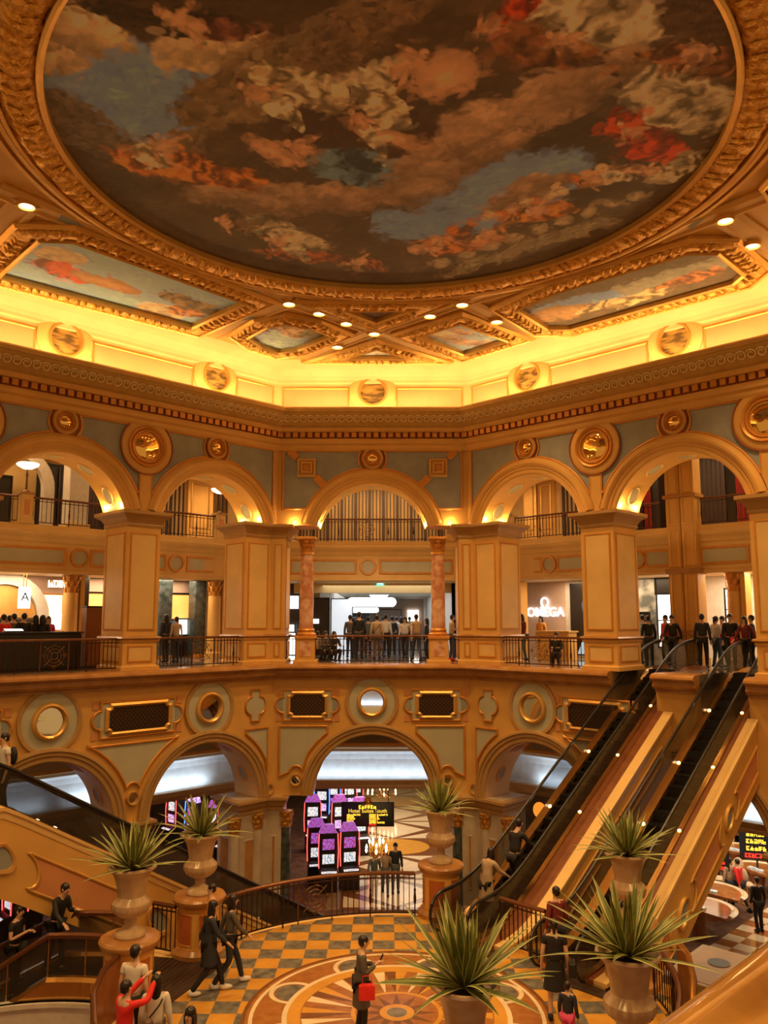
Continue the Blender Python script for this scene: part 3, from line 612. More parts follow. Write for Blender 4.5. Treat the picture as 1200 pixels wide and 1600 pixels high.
for fr in 'CRL':
    F, sg = FRM[fr]; x0, x1 = EXT[fr]
    b = MB(); b.prism(notch_outline(x0, x1, 4.9, 8.1, BAYS[fr], ACZ, RI), y0=0, y1=TH)
    struct(b, 'wall_%s_upper' % SIDEN[fr], 'cream_paint', F)
    # slate spandrel panels, bounded by the archivolts, piers and corner strips
    b = MB(); g = MB(); RO = 2.62; PZ0, PZ1 = 5.5, 7.6
    edges = [x0 + .22] + ([p for p in PIERS[fr][:-1]] if fr == 'R' else sorted(PIERS[fr])[1:] if fr == 'L' else []) + [x1 - .22]
    for i, c in enumerate(sorted(BAYS[fr])):
        lo = edges[i] + (.2 if 0 < i else 0); hi = edges[i + 1] - (.2 if i + 1 < len(edges) - 1 else 0)
        a0 = math.asin((PZ0 - ACZ) / RO); a1 = math.asin((PZ1 - .62 - ACZ) / RO) if False else radians(77)
        for sgn in (-1, 1):
            side = lo if sgn < 0 else hi; A = [(c + sgn * RO * cos(t), ACZ + RO * sin(t)) for t in [a0 + (a1 - a0) * k / 16 for k in range(17)]]
            if abs(A[0][0] - c) > abs(side - c): A = [p for p in A if abs(p[0] - c) < abs(side - c) - .02]; A = [(side, ACZ + sqrt(max(0, RO ** 2 - (side - c) ** 2)))] + A
            else: A = [(side, PZ0)] + A
            m_ = [(c + sgn * (.50 * cos(t)), 7.30 + .50 * sin(t)) for t in [radians(-62) + k * radians(100) / 10 for k in range(11)] if 7.30 + .5 * sin(t) < PZ1 and 7.30 + .5 * sin(t) > A[-1][1] + .02]
            poly = A + m_ + [(m_[-1][0], PZ1), (side, PZ1)]
            if sgn < 0: pass
            b.prism(poly, y0=-.03, y1=.01)
            path_ = poly if sgn < 0 else poly
            cl = sum(poly[k][0] * poly[(k + 1) % len(poly)][1] - poly[(k + 1) % len(poly)][0] * poly[k][1] for k in range(len(poly)))
            pl = poly if cl < 0 else poly[::-1]
            g.sweep(to3(pl, -.02), [(-.03, 0), (-.03, .045), (.015, .06), (.05, .03), (.05, 0)], NY, True, mats=[1, 0, 0, 0, 0])
    struct(b, 'trim_10', 'slate_panel', F); struct(g, 'trim_11', ['gold_trim', 'red_line'], F)
    # archivolts
    for i, c in enumerate(BAYS[fr]):
        nm = {'C': 'the centre arch of the upper arcade, over the bright corridor', 'R0': 'first upper arch right of the centre, over the shop sign', 'R1': 'second upper arch right of centre, above the escalators', 'R2': 'third upper arch right of centre', 'L0': 'first upper arch left of the centre', 'L1': 'second upper arch left of centre at the picture edge', 'L2': 'third upper arch left of centre'}['C' if fr == 'C' else fr + str(i)]
        t = thing('archivolt', 'stepped cream moulding around ' + nm, 'arch moulding', F @ T(c, 0, ACZ), 'mouldings around the upper arches')
        bb = MB(); a0 = math.asin(.52 / RI)
        P = to3(arc(0, 0, RI, pi - a0 * .9, a0 * .9, 48))
        bb.sweep(P, [(0, 0), (0, .05), (.05, .09), (.16, .09), (.20, .13), (.27, .13), (.30, .18), (.36, .22), (.43, .22), (.48, .16), (.52, .12), (.56, .06), (.56, 0)], NY, smooth=False)
        bb.build('moulding', 'cream_paint', t)
        bb = MB(); bb.sweep(P, [(.56, 0), (.56, .07), (.59, .07), (.59, 0)], NY); bb.build('fillet', 'red_line', t, label='thin dark red fillet')
        for k in range(5):
            bb = MB(); th = radians(30 + 30 * k); s0 = len(bb.v)
            bb.lathe([(0, .015), (.20, .015), (.22, .04), (.26, .04), (.28, 0)], 20, mats=[1, 0, 0, 0])
            Rm = Matrix.Rotation(-th + pi / 2, 4, 'Y'); bb.xf(Matrix.Translation((0, TH / 2, 0)) @ Matrix.Rotation(pi / 2 - th, 4, 'Y') @ Matrix.Translation((0, 0, RI)) @ Matrix.Rotation(pi, 4, 'X') @ Matrix.Scale(1.25, 4, (1, 0, 0)), s0)
            bb.build('soffit_rosette', ['cream_light', 'sage_panel'], t)
# big and small medallions
def medallion(F, x, z, r_out, r_in, lab, neck=False, small=False):
    t = thing('wall_medallion', lab, 'medallion', F @ T(x, -.02, z), 'small round medallions over the arches' if small else 'large round medallions over the piers')
    bb = MB(); bb.lathe([(r_in, 0), (r_in, .05), (r_in + .02, .08), (r_out - .05, .08), (r_out, .05), (r_out, 0)], 40, axis='y')
    if neck: bb.prism([(-.2, -r_out + .1), (-.2, -2.1), (.2, -2.1), (.2, -r_out + .1)], y0=-.05, y1=.02)
    bb.build('plate', 'cream_paint', t)
    k = r_in; bb = MB(); bb.lathe([(k * .74, .02), (k * .78, .10), (k * .85, .11), (k * .88, .07), (k * .95, .13), (k * 1.04, .15), (k * 1.08, .08), (k * 1.08, .05)], 40, axis='y'); bb.build('ring', 'gold_trim', t)
    bb = MB(); bb.lathe([(r_out, .02), (r_out + .0, .09), (r_out + .03, .09), (r_out + .03, .02)], 40, axis='y'); bb.build('red_edge', 'red_line', t)
    bb = MB(); bb.lathe([(0, .09), (k * .3, .085), (k * .6, .065), (k * .76, .02)], 40, axis='y'); bb.build('mirror_disc', 'gold_mirror', t, label='convex golden mirror')
for fr in 'CRL':
    F, sg = FRM[fr]
    for i, c in enumerate(BAYS[fr]): medallion(F, c, 7.34, .40, .28, 'small gold medallion at the top of ' + {'C': 'the centre arch', 'R0': 'the first arch right of centre', 'R1': 'the second arch right of centre', 'R2': 'the third arch right of centre', 'L0': 'the first arch left of centre', 'L1': 'the second arch left of centre', 'L2': 'the third arch left of centre'}['C' if fr == 'C' else fr + str(i)], small=True)
    for i, c in enumerate(PIERS[fr][:2]): medallion(F, c, 6.98, .88, .62, 'large golden mirror medallion over the ' + ['first', 'second'][i] + ' pier ' + SIDEN[fr] + ' of the centre', neck=True)
for sg in (-1, 1):                                   # diagonal strap and square boss on the centre spandrels
    t = thing('square_boss', 'square gold boss on a diagonal strap %s of the centre arch' % ('left' if sg < 0 else 'right'), 'ornament', FC @ T(sg * 2.38, -.04, 6.99), 'square bosses beside the centre arch')
    for d0, d1 in ((.36, .98), (-.34, -.95)):
        bb = MB()
        p = [(sg * d0 - .09, d0 + .09), (sg * d1 - .09, d1 + .09), (sg * d1 + .09, d1 - .09), (sg * d0 + .09, d0 - .09)] if sg > 0 else [(-d0 + .09, d0 + .09), (-d1 + .09, d1 + .09), (-d1 - .09, d1 - .09), (-d0 - .09, d0 - .09)]
        d1c = min(d1, .62) if d1 > 0 else d1
        p = [(sg * d0 - sg * .09, d0 + .09), (sg * d1c - sg * .09, d1c + .09), (sg * d1c + sg * .09, d1c - .09), (sg * d0 + sg * .09, d0 - .09)]
        bb.prism(p, y0=-.05, y1=.02); cl = p if sum(p[k][0] * p[(k + 1) % 4][1] - p[(k + 1) % 4][0] * p[k][1] for k in range(4)) < 0 else p[::-1]
        bb.build('strap', 'gold_trim', t)
    bb = MB()
    for r_, h in ((.29, .10), (.17, .14)): rectm(bb, -r_, r_, -r_, r_, bead(.09, h))
    bb.box(-.3, .3, -.03, .02, -.3, .3); bb.build('boss', 'cream_paint', t); bb = MB(); bb.box(-.1, .1, -.06, .0, -.1, .1); bb.build('centre', 'gold_trim', t)

# ------------------------------------------------------------------ piers
def side_faces(fp):     # [(a, b)] edges of a counter-clockwise footprint
    return [(Vector((*fp[i], 0)), Vector((*fp[(i + 1) % len(fp)], 0))) for i in range(len(fp))]
def face_panel(b, a, c, z0, z1, ins, prof, m=0, fill=None):   # rectangular moulding on one vertical face
    t = (c - a).normalized(); L_ = (c - a).length
    if L_ - 2 * ins < .1: return
    Mx = Matrix(((t.x, -t.y, 0, a.x), (t.y, t.x, 0, a.y), (0, 0, 1, 0), (0, 0, 0, 1))); s0 = len(b.v)
    rectm(b, ins, L_ - ins, z0, z1, prof, m)
    if fill is not None: b.box(ins, L_ - ins, -.012, .01, z0, z1, fill)
    b.xf(Mx, s0)
def pier(F, fp, lab):      # fp counter-clockwise in the local plan
    t = thing('arcade_pier', lab, 'pier', F, 'square piers of the upper arcade'); P = [(x, y, 0) for x, y in fp]
    N_ = (0, 0, -1)
    b = MB(); b.prism(fp, y0=0, y1=4.5, plane='xy'); sh_ = b.build('shaft', 'cream_paint', t)
    b = MB(); b.sweep(P, [(-.02, 0), (-.02, -.16), (-.0, -.16), (.07, -.12), (.07, 0)], N_, True); b.sweep(P, [(-.02, -.86), (.03, -.86), (.05, -.92), (-.02, -.92)], N_, True); b.build('base', 'cream_paint', t)
    b = MB(); b.sweep(P, [(-.02, -.93), (.06, -.95), (.10, -.98), (.08, -1.03), (-.02, -1.04)], N_, True); b.build('dado_rail', 'brown_marble', t)
    b = MB(); b.sweep(P, [(-.05, -4.42), (.03, -4.42), (.05, -4.48), (.03, -4.52), (.06, -4.60), (.13, -4.70), (.26, -4.78), (.28, -4.80), (.28, -4.90), (-.3, -4.90)], N_, True); b.prism([(x, y) for x, y in fp], y0=4.5, y1=4.9, plane='xy'); b.build('capital', 'cap_stone', t)
    b = MB()
    for a, c in side_faces(fp):
        face_panel(b, a, c, 1.25, 4.2, .14, [(-.03, 0), (-.02, .03), (.02, .03), (.03, 0)], 0, 1); face_panel(b, a, c, .28, .74, .18, [(-.03, 0), (-.02, .03), (.02, .03), (.03, 0)], 0, 1)
    b.build('panel_mouldings', ['gold_trim', 'cream_light'], sh_)
    return t
mat('cap_stone', (.50, .29, .10), .5, scale=2)
pw = .57
for fr in 'RL':
    F, sg = FRM[fr]
    for i, s in enumerate(PIERS[fr]):
        c = s - sg * .03
        pier(F, [(c - pw, -.05), (c + pw, -.05), (c + pw, TH + .05), (c - pw, TH + .05)], 'cream square pier between the %s arches %s of the centre' % (['first and second', 'second and third', 'last'][i], SIDEN[fr]))
def mirror(p): return [(2 * AX - x, y) for x, y in p][::-1]
cornL = [(-3.50, 28.86), (-3.50, 30.3), (-4.55, 30.3), (-5.7, 29.05), (-4.78, 28.06), (-4.02, 28.86)]
pier(Matrix.Identity(4), cornL, 'cream corner pier left of the centre arch'); pier(Matrix.Identity(4), mirror(cornL), 'cream corner pier right of the centre arch')
# pink marble columns
for sg in (-1, 1):
    t = thing('marble_column', 'pink marble column on a pedestal %s of the bright corridor' % ('left' if sg < 0 else 'right'), 'column', FC @ T(sg * 2.36, .35, 0), 'pink marble columns of the centre bay')
    b = MB(); b.bbox(-.42, .42, -.42, .42, 0, .14, .03); b.bbox(-.33, .33, -.33, .33, .14, .88, .01); pd_ = b.build('pedestal', 'cream_paint', t)
    b = MB(); b.prism([(-.2, .26), (-.2, .8), (.2, .8), (.2, .26)], y0=-.345, y1=-.32); b.build('pedestal_inset', 'pink_marble', pd_)
    b = MB(); b.bbox(-.38, .38, -.38, .38, .88, .98, .02); b.lathe([(.0, .98), (.33, .98), (.36, 1.03), (.31, 1.08), (.28, 1.12), (.31, 1.17), (.27, 1.24), (0, 1.24)], 28); b.build('base', 'gold_trim', t)
    b = MB(); b.lathe([(0, 1.24), (.255, 1.24), (.25, 1.6), (.25, 2.4), (.215, 3.9), (0, 3.9)], 28); b.build('shaft', 'pink_marble', t)
    b = MB(); b.lathe([(0, 3.88), (.25, 3.88), (.24, 3.92), (.22, 4.1), (.27, 4.35), (.33, 4.42), (0, 4.42)], 24); b.bbox(-.34, .34, -.34, .34, 4.42, 4.5, .01)
    for ring_, (z_, r_, n_) in enumerate(((3.95, .245, 10), (4.12, .26, 10), (4.27, .28, 8))):
        for k in range(n_):
            th = 2 * pi * (k + ring_ * .5) / n_; s0 = len(b.v)
            b.add([(-.06, 0, 0), (.06, 0, 0), (.07, .03, .12), (-.07, .03, .12), (0, .10, .17), (0, .04, .06)], [(0, 1, 5), (1, 2, 5), (2, 3, 5), (3, 0, 5), (3, 2, 4)]); b.xf(Matrix.Translation((0, 0, z_)) @ Matrix.Rotation(th, 4, 'Z') @ Matrix.Translation((0, r_ - .02, 0)), s0)
    b.build('capital', 'gold_trim', t)

# ------------------------------------------------------------------ second level edge, lower arcade
ESC_S = (5.72, 8.36)        # left handrails of the two escalators along the right wall
SLOTS = [(5.60, 6.92, -2.25), (8.24, 9.56, -2.25)]
lip = [(-.5, .02), (.10, .02), (.30, .0), (.40, -.06), (.42, -.12), (.36, -.18), (.26, -.22), (.26, -.30), (.30, -.34), (.22, -.42), (.10, -.46), (.10, -.52), (-.5, -.52)]
b = MB(); pth = [FR @ Vector((5.58, 0, 0)), path[1], path[2], path[3]]; b.sweep([(p.x, p.y, 0) for p in pth], lip)
for s0_, s1_ in ((6.94, 8.22), (9.58, Z1)):
    b.sweep([tuple(FR @ Vector((s1_, 0, 0))), tuple(FR @ Vector((s0_, 0, 0)))], lip)
struct(b, 'trim_12', 'brown_marble')
LCZ = -4.45
for fr in 'CRL':
    F, sg = FRM[fr]; x0, x1 = EXT[fr]
    out = notch_outline(x0, x1, LCZ, -.45, BAYS[fr], LCZ, RI, SLOTS if fr == 'R' else ())
    b = MB(); b.prism(out, y0=0, y1=TH); struct(b, 'wall_%s_lower' % SIDEN[fr], 'cream_paint', F)
    for i, c in enumerate(BAYS[fr]):
        key = 'C' if fr == 'C' else fr + str(i)
        nm = {'C': 'the centre arch of the lower arcade, over the casino aisle', 'R0': 'the first lower arch right of centre', 'R1': 'the lower arch behind the escalators', 'R2': 'the lower arch at the right edge', 'L0': 'the first lower arch left of centre', 'L1': 'the second lower arch left of centre', 'L2': 'the third lower arch left of centre'}[key]
        t = thing('archivolt', 'tan stepped moulding around ' + nm, 'arch moulding', F @ T(c, 0, LCZ), 'mouldings around the lower arches')
        bb = MB(); P = to3(arc(0, 0, RI, pi, 0, 48)); bb.sweep(P, [(0, 0), (0, .04), (.04, .07), (.15, .07), (.19, .11), (.27, .11), (.31, .15), (.38, .13), (.40, .06), (.40, 0)], NY); bb.build('moulding', 'cap_stone', t)
        for k in range(5):
            bb = MB(); th = radians(22 + 34 * k); s0 = len(bb.v)
            bb.lathe([(0, .015), (.16, .015), (.18, .04), (.22, .04), (.24, 0)], 20, mats=[1, 0, 0, 0])
            bb.xf(Matrix.Translation((0, TH / 2, 0)) @ Matrix.Rotation(pi / 2 - th, 4, 'Y') @ Matrix.Translation((0, 0, RI)) @ Matrix.Rotation(pi, 4, 'X') @ Matrix.Scale(1.4, 4, (1, 0, 0)), s0)
            bb.build('soffit_rosette', ['gold_trim', 'slate_panel'], t)
        if key in ('R1',): continue
        t = thing('round_mirror', 'round gilt-framed mirror above ' + nm.replace('of the lower arcade, ', '').replace('over the casino aisle', '').rstrip(', '), 'mirror', F @ T(c, -.01, -1.30), 'round mirrors of the lower frieze')
        bb = MB(); bb.lathe([(.50, .02), (.50, .03), (.80, .03), (.80, 0)], 44, axis='y', smooth=False); bb.build('pale_disc', 'sage_panel', t)
        bb = MB(); bb.lathe([(.80, 0), (.80, .05), (.84, .07), (.92, .07), (.92, 0)], 44, axis='y'); bb.build('outer_ring', 'cap_stone', t)
        bb = MB(); bb.lathe([(.38, .02), (.39, .10), (.44, .14), (.50, .12), (.53, .05), (.53, 0)], 44, axis='y'); bb.build('gilt_frame', 'gold_plain', t)
        bb = MB(); bb.lathe([(0, .035), (.40, .035), (.40, 0)], 44, axis='y', smooth=False); bb.build('mirror_glass', 'mirror', t)
def notched(w_, h_, r_):      # rectangle with concave corners, clockwise
    P = []
    for (cx, cz, a0) in ((-w_, h_, -90), (w_, h_, 180), (w_, -h_, 90), (-w_, -h_, 0)):
        P += [(cx + r_ * cos(radians(a0 + 90 - k * 15) if False else radians(a0 + k * 15 if False else a0 + 90 - 15 * k)), cz + r_ * sin(radians(a0 + 90 - 15 * k))) for k in range(7)]
    return P
def notch_rect(w_, h_, r_):
    P = []
    for (cx, cz, a0, a1) in ((-w_, h_, 270, 360), (w_, h_, 180, 270), (w_, -h_, 90, 180), (-w_, -h_, 0, 90)):
        P += [(cx + r_ * cos(radians(a0 + (a1 - a0) * k / 6)), cz + r_ * sin(radians(a0 + (a1 - a0) * k / 6))) for k in range(7)]
    return P
def lobed(w_, h_, r_):        # rectangle with a half-round bulging from each short side, clockwise
    P = [(-w_, -h_), (-w_, -r_)] + [(-w_ - r_ * sin(pi * k / 10), -r_ * cos(pi * k / 10)) for k in range(1, 10)] + [(-w_, r_), (-w_, h_), (w_, h_), (w_, r_)] + [(w_ + r_ * sin(pi * k / 10), r_ * cos(pi * k / 10)) for k in range(1, 10)] + [(w_, -r_), (w_, -h_)]
    return P
def grille(F, x, hw, lab):
    t = thing('vent_grille', lab, 'grille', F @ T(x, -.01, -1.40), 'dark grilles of the lower frieze')
    bb = MB(); L1 = lobed(hw + .24, .52, .27); bb.prism(L1, y0=-.02, y1=.01); bb.build('panel', 'sage_panel', t)
    for sx in (-1, 1): bb = MB(); bb.prism([(sx * (hw + .26 + .21 * cos(a_)), .21 * sin(a_)) for a_ in [-pi / 2 + pi * k / 10 for k in range(11)]], y0=-.03, y1=-.015); bb.build('lobe_inset', 'slate_panel', t)
    bb = MB(); bb.sweep(to3(L1, -.01), bead(.07, .05), NY, True); bb.build('outer_frame', 'gold_trim', t)
    L2 = notch_rect(hw, .36, .12); bb = MB(); bb.sweep(to3(L2, -.02), [(0, 0), (0, .06), (.05, .09), (.12, .05), (.12, 0)], NY, True); bb.build('inner_frame', 'gold_plain', t)
    bb = MB(); bb.prism(L2, y0=-.035, y1=0); bb.build('backing', 'black', t)
    bb = MB(); n = int(2 * hw / .13)
    for i in range(n):
        for j in range(5):
            cx = -hw + (i + .5) * 2 * hw / n; cz = -.36 + (j + .5) * .72 / 5
            if abs(abs(cx) - hw) < .13 and abs(abs(cz) - .36) < .13: continue
            ringm(bb, cx, cz, .055, [(-.008, 0), (-.008, .012), (.008, .012), (.008, 0)], 0, 8, y=-.035)
    bb.build('lattice', 'bronze', t)
    for sx in (-1, 1):
        for sz in (-1, 1): bb = MB(); bb.box(sx * (hw + .42) - .09, sx * (hw + .42) + .09, -.012, 0, sz * .44 - .12, sz * .44 + .12); bb.build('corner_tile', 'salmon_panel', t)
for s, l in ((-2.24, 'small dark grille left of the centre round mirror'), (2.24, 'small dark grille right of the centre round mirror')): grille(FC, s, .60, l)
grille(FL, -5.12, .98, 'wide dark grille on the left wall between two round mirrors'); grille(FL, -10.4, .98, 'wide dark grille at the far left of the frieze')
grille(FR, 5.0 - .1, .92, 'dark grille on the right wall partly behind the escalator')
for fr in 'RL':
    F, sg = FRM[fr]
    t = thing('quatrefoil_panel', 'tall pale cross-shaped wall panel %s of the centre bay' % SIDEN[fr], 'panel', F @ T(sg * .78, -.01, -1.36), 'cross-shaped panels of the lower frieze')
    P = [(-.17, -.52), (-.17, -.32)] + [(-.17 - .2 * sin(pi * k / 8) * 1.2, -.30 * cos(pi * k / 8)) for k in range(9)] + [(-.17, .32), (-.17, .52), (.17, .52), (.17, .32)] + [(.17 + .24 * sin(pi * k / 8), .30 * cos(pi * k / 8)) for k in range(9)] + [(.17, -.32), (.17, -.52)]
    bb = MB(); bb.prism(P, y0=-.02, y1=0); bb.build('panel', 'sage_panel', t); bb = MB(); bb.sweep(to3(P, -.01), bead(.06, .05), NY, True); bb.build('frame', 'gold_trim', t)
# spandrel panels under the grilles, with a small roundel at the foot
def spandrel(F, pts, rd, lab):
    t = thing('spandrel_panel', lab, 'panel', F @ T(rd[0], -.01, rd[1]), 'pale spandrel panels between the lower arches')
    P = [(x - rd[0], z - rd[1]) for x, z in pts]; A = sum(P[k][0] * P[(k + 1) % len(P)][1] - P[(k + 1) % len(P)][0] * P[k][1] for k in range(len(P)))
    if A > 0: P = P[::-1]
    bb = MB(); bb.prism(P, y0=-.015, y1=0); bb.build('panel', 'sage_panel', t); bb = MB(); bb.sweep(to3(P, -.01), bead(.07, .05), NY, True); bb.build('frame', 'gold_trim', t)
    bb = MB(); bb.lathe([(.0, .03), (.13, .03), (.15, .10), (.19, .11), (.21, .03), (.21, 0)], 28, axis='y', mats=[1, 0, 0, 0, 0]); bb.build('roundel', ['gold_plain', 'mirror'], t)
RS = 2.62
def arcpts(c, x0, x1, n=14): return [(x, LCZ + sqrt(max(0, RS ** 2 - (x - c) ** 2))) for x in [x0 + (x1 - x0) * k / n for k in range(n + 1)]]
def sp_diag(F, sg, p, lab):
    ca, cb = p - 2.62, p + 2.62; d = .30
    L_ = arcpts(ca, p - 1.45, p - .28); R_ = arcpts(cb, p + .28, p + 1.45)
    pts = [(p - 1.45, -2.14)] + L_ + [(p + .26 * cos(t), -3.62 + .32 * sin(t)) for t in [pi - .6 - k * (pi - 1.2) / 8 for k in range(9)]] + R_ + [(p + 1.45, -2.14)]
    spandrel(F, pts, (p, -3.76), lab)
sp_diag(FL, -1, -5.24, 'pale triangular panel between the first and second lower arches left of centre'); sp_diag(FL, -1, -10.48, 'pale triangular panel beyond the second lower arch on the left'); sp_diag(FR, 1, 5.24, 'pale triangular panel left of the escalators')
for sg in (-1, 1):
    A = arcpts(0, sg * 1.55, sg * 2.25); pts = [(sg * 3.2, -2.12)] + [(sg * 1.55, -2.12)] + A + [(sg * (2.62 - .26 * cos(t)), -3.75 + .3 * sin(t)) for t in [.5 + k * (pi - .8) / 8 for k in range(9)]] + [(sg * 3.2, -3.8)]
    spandrel(FC, pts, (sg * 2.62, -3.92), 'pale spandrel panel %s of the centre lower arch' % ('left' if sg < 0 else 'right'))
    F = FR if sg > 0 else FL; A = arcpts(sg * 2.62, sg * 1.15, sg * .3); spandrel(F, [(sg * .25, -2.14), (sg * 1.15, -2.14)] + A + [(sg * .25, -3.9)], (sg * .2, -4.2), 'small pale corner spandrel %s of the centre bay' % ('left' if sg < 0 else 'right'))
# lower piers: entablature, gilded Corinthian capitals, marble bodies
def cor_capital(b, x, y, z0, h, r):
    b.lathe([(r * .82, 0), (r * .8, h * .5), (r * 1.05, h * .85), (r * 1.15, h * .9), (r * 1.15, h)], 14, (x, y, z0))
    for ring_, (zf, rf, n_) in enumerate(((.02, .86, 8), (.33, .92, 8), (.62, 1.05, 8))):
        for k in range(n_):
            th = 2 * pi * (k + ring_ * .5) / n_; s0 = len(b.v); e = h * .34
            b.add([(-.05, 0, 0), (.05, 0, 0), (.065, .03, e * .8), (-.065, .03, e * .8), (0, .11, e * 1.2), (0, .05, e * .5)], [(0, 1, 5), (1, 2, 5), (2, 3, 5), (3, 0, 5), (3, 2, 4)]); b.xf(Matrix.Translation((x, y, z0 + zf * h)) @ Matrix.Rotation(th, 4, 'Z') @ Matrix.Translation((0, r * rf, 0)), s0)
def lower_pier(F, fp, caps, lab, cols=()):
    t = thing('lower_pier', lab, 'pier', F, 'marble piers of the lower arcade'); P = [(x, y, 0) for x, y in fp]; N_ = (0, 0, -1)
    b = MB(); b.prism(fp, y0=CF, y1=LCZ, plane='xy'); bd_ = b.build('body', 'white_marble', t)
    b = MB(); b.sweep(P, [(-.05, 4.46), (.22, 4.46), (.22, 4.54), (.14, 4.62), (.10, 4.74), (.04, 4.80), (.04, 4.90), (-.05, 4.90)], N_, True); b.build('entablature', 'cap_stone', t)
    b = MB()
    for a, c in side_faces(fp):
        face_panel(b, a, c, CF + .9, -5.75, .2, [(-.03, 0), (-.02, .02), (.02, .02), (.03, 0)], 0, 1)
    b.build('inset_panels', ['white_marble', 'brown_marble'], bd_)
    b = MB(); b.sweep(P, [(-.05, -CF), (.06, -CF), (.06, -CF - .3), (.0, -CF - .36), (-.05, -CF - .36)], N_, True); b.build('base', 'brown_marble', t)
    for (x, y, dark) in caps:
        b = MB(); cor_capital(b, x, y, -5.46, .52, .20); b.build('capital', 'gold_leaf', t); b = MB(); b.lathe([(0, CF), (.24, CF), (.24, CF + .3), (.19, CF + .36), (.18, -5.46), (0, -5.46)], 16, (x, y, 0)); b.build('column', 'green_marble' if dark else 'white_marble', t)
capL = [(-3.36, 28.98, 1), (-4.3, 28.62, 0), (-4.95, 27.95, 0)]
lower_pier(Matrix.Identity(4), cornL, capL, 'marble corner pier with dark green column left of the casino aisle'); lower_pier(Matrix.Identity(4), mirror(cornL), [(2 * AX - x, y, d) for x, y, d in capL], 'marble corner pier with gilded capitals right of the casino aisle')
for fr in 'RL':
    F, sg = FRM[fr]
    for i, s in enumerate(PIERS[fr]):
        lower_pier(F, [(s - .5, -.02), (s + .5, -.02), (s + .5, TH), (s - .5, TH)], [(s - .4, -.05, 0), (s + .4, -.05, 0)], 'marble pier of the lower arcade, %s %s of the centre' % (['first', 'second', 'third'][i], SIDEN[fr]))
# ------------------------------------------------------------------ second level: floors, balcony front, shops
def slab(z0, z1, n0, n1, name, m, s_end=Z1):
    a = octa(n0, s_end); c = octa(n1, s_end); b = MB(); b.prism([(p.x, p.y) for p in a] + [(p.x, p.y) for p in c][::-1], y0=z0, y1=z1, plane='xy'); struct(b, name, m)
b = MB()
for fr_, a0_, a1_ in (('C', -4.0, 4.0), ('L', -Z1, .1), ('R', -.1, 5.58), ('R', 6.94, 8.22), ('R', 9.58, Z1)): s0 = len(b.v); b.box(a0_, a1_, .05, 1.4, -.5, -.004 if fr_ == 'C' else 0.0); b.xf(FRM[fr_][0], s0)
struct(b, 'floor', 'floor_marble')
# floor behind the arcade: with an opening where the escalators arrive
EN = 2.35
def rpt(s, n): p = FR @ Vector((s, n, 0)); return (p.x, p.y)
b = MB()
a_ = octa(1.35); c_ = octa(14)
left = [(p.x, p.y) for p in a_[1:]] + [(p.x, p.y) for p in c_[1:]][::-1]
b.prism([rpt(5.6, .2), rpt(5.6, .2)][:0] + [(a_[1].x, a_[1].y)] + left[1:] + [(a_[1].x, a_[1].y)][:0], y0=-.35, y1=-.005, plane='xy')
b.prism([rpt(-1.35 * tan(radians(22.5)), 1.35), rpt(5.58, 1.35), rpt(5.58, 14), rpt(-14 * tan(radians(22.5)), 14)], y0=-.35, y1=-.005, plane='xy')
b.prism([rpt(5.58, EN + .4), rpt(Z1, EN + .4), rpt(Z1, 14), rpt(5.58, 14)], y0=-.35, y1=-.005, plane='xy')
b.prism([rpt(6.94, 0), rpt(8.22, 0), rpt(8.22, EN + .42), rpt(6.94, EN + .42)], y0=-.35, y1=-.005, plane='xy')
b.prism([rpt(9.58, 0), rpt(Z1, 0), rpt(Z1, EN + .42), rpt(9.58, EN + .42)], y0=-.35, y1=-.005, plane='xy')
b.box(-6, 5.2, 42, 62, -.35, -.005)
struct(b, 'floor', 'corridor_floor')
# balcony entablature of the third level
BN = 5.0; bp = octa(BN, Z1 + 2, 2.2)
b = MB(); b.sweep(rep(bp, 0), [(-.4, 3.16), (.06, 3.16), (.06, 3.24), (0, 3.28), (0, 4.18), (.05, 4.22), (.10, 4.34), (.22, 4.46), (.26, 4.56), (.16, 4.60), (.12, 4.80), (-.4, 4.80)]); struct(b, 'trim_13', 'cream_light')
b = MB()
for fr, x0, x1 in (('C', 455, 556), ('C', 594, 706), ('L', 293, 340), ('L', 352, 400), ('L', -60, 101), ('L', 143, 258), ('R', 780, 798), ('R', 806, 846), ('R', 872, 985), ('R', 1009, 1048), ('R', 1097, 1170), ('R', 1185, 1260)):
    F = FRM[fr][0]; p0 = hit(fr, x0, 875, BN)[0]; p1 = hit(fr, x1, 875, BN)[0]; s0 = len(b.v)
    b.box(p0, p1, BN - .02, BN, 3.46, 4.0, 0); rectm(b, p0, p1, 3.46, 4.0, bead(.09, .06), 1, y=BN - .0); b.xf(F, s0)
for fr, x in (('C', 575), ('L', 275), ('L', 124), ('R', 858), ('R', 995)):
    F = FRM[fr][0]; p = hit(fr, x, 878, BN)[0]; s0 = len(b.v); b.lathe([(0, .02), (.26, .02), (.28, .08), (.34, .08), (.36, 0)], 28, (p, BN, 3.73), axis='y', mats=[0, 1, 1, 1]); b.xf(F, s0)
struct(b, 'trim_14', ['sage_panel', 'gold_trim'])
slab(3.14, 3.2, BN, 14, 'ceiling', 'cream_light'); slab(4.5, 4.8, BN + .1, 14, 'floor', 'floor_marble')
slab(8.35, 8.5, TH, 14, 'ceiling', 'cream_light')
b = MB()
for k in range(5):
    bq = octa(3 + k * 1.6, Z1); b.sweep(rep(bq, 0), [(-.2, 8.35), (-.2, 8.12), (-.12, 8.05), (.12, 8.05), (.2, 8.12), (.2, 8.35)])
struct(b, 'trim_15', 'cream_deep')
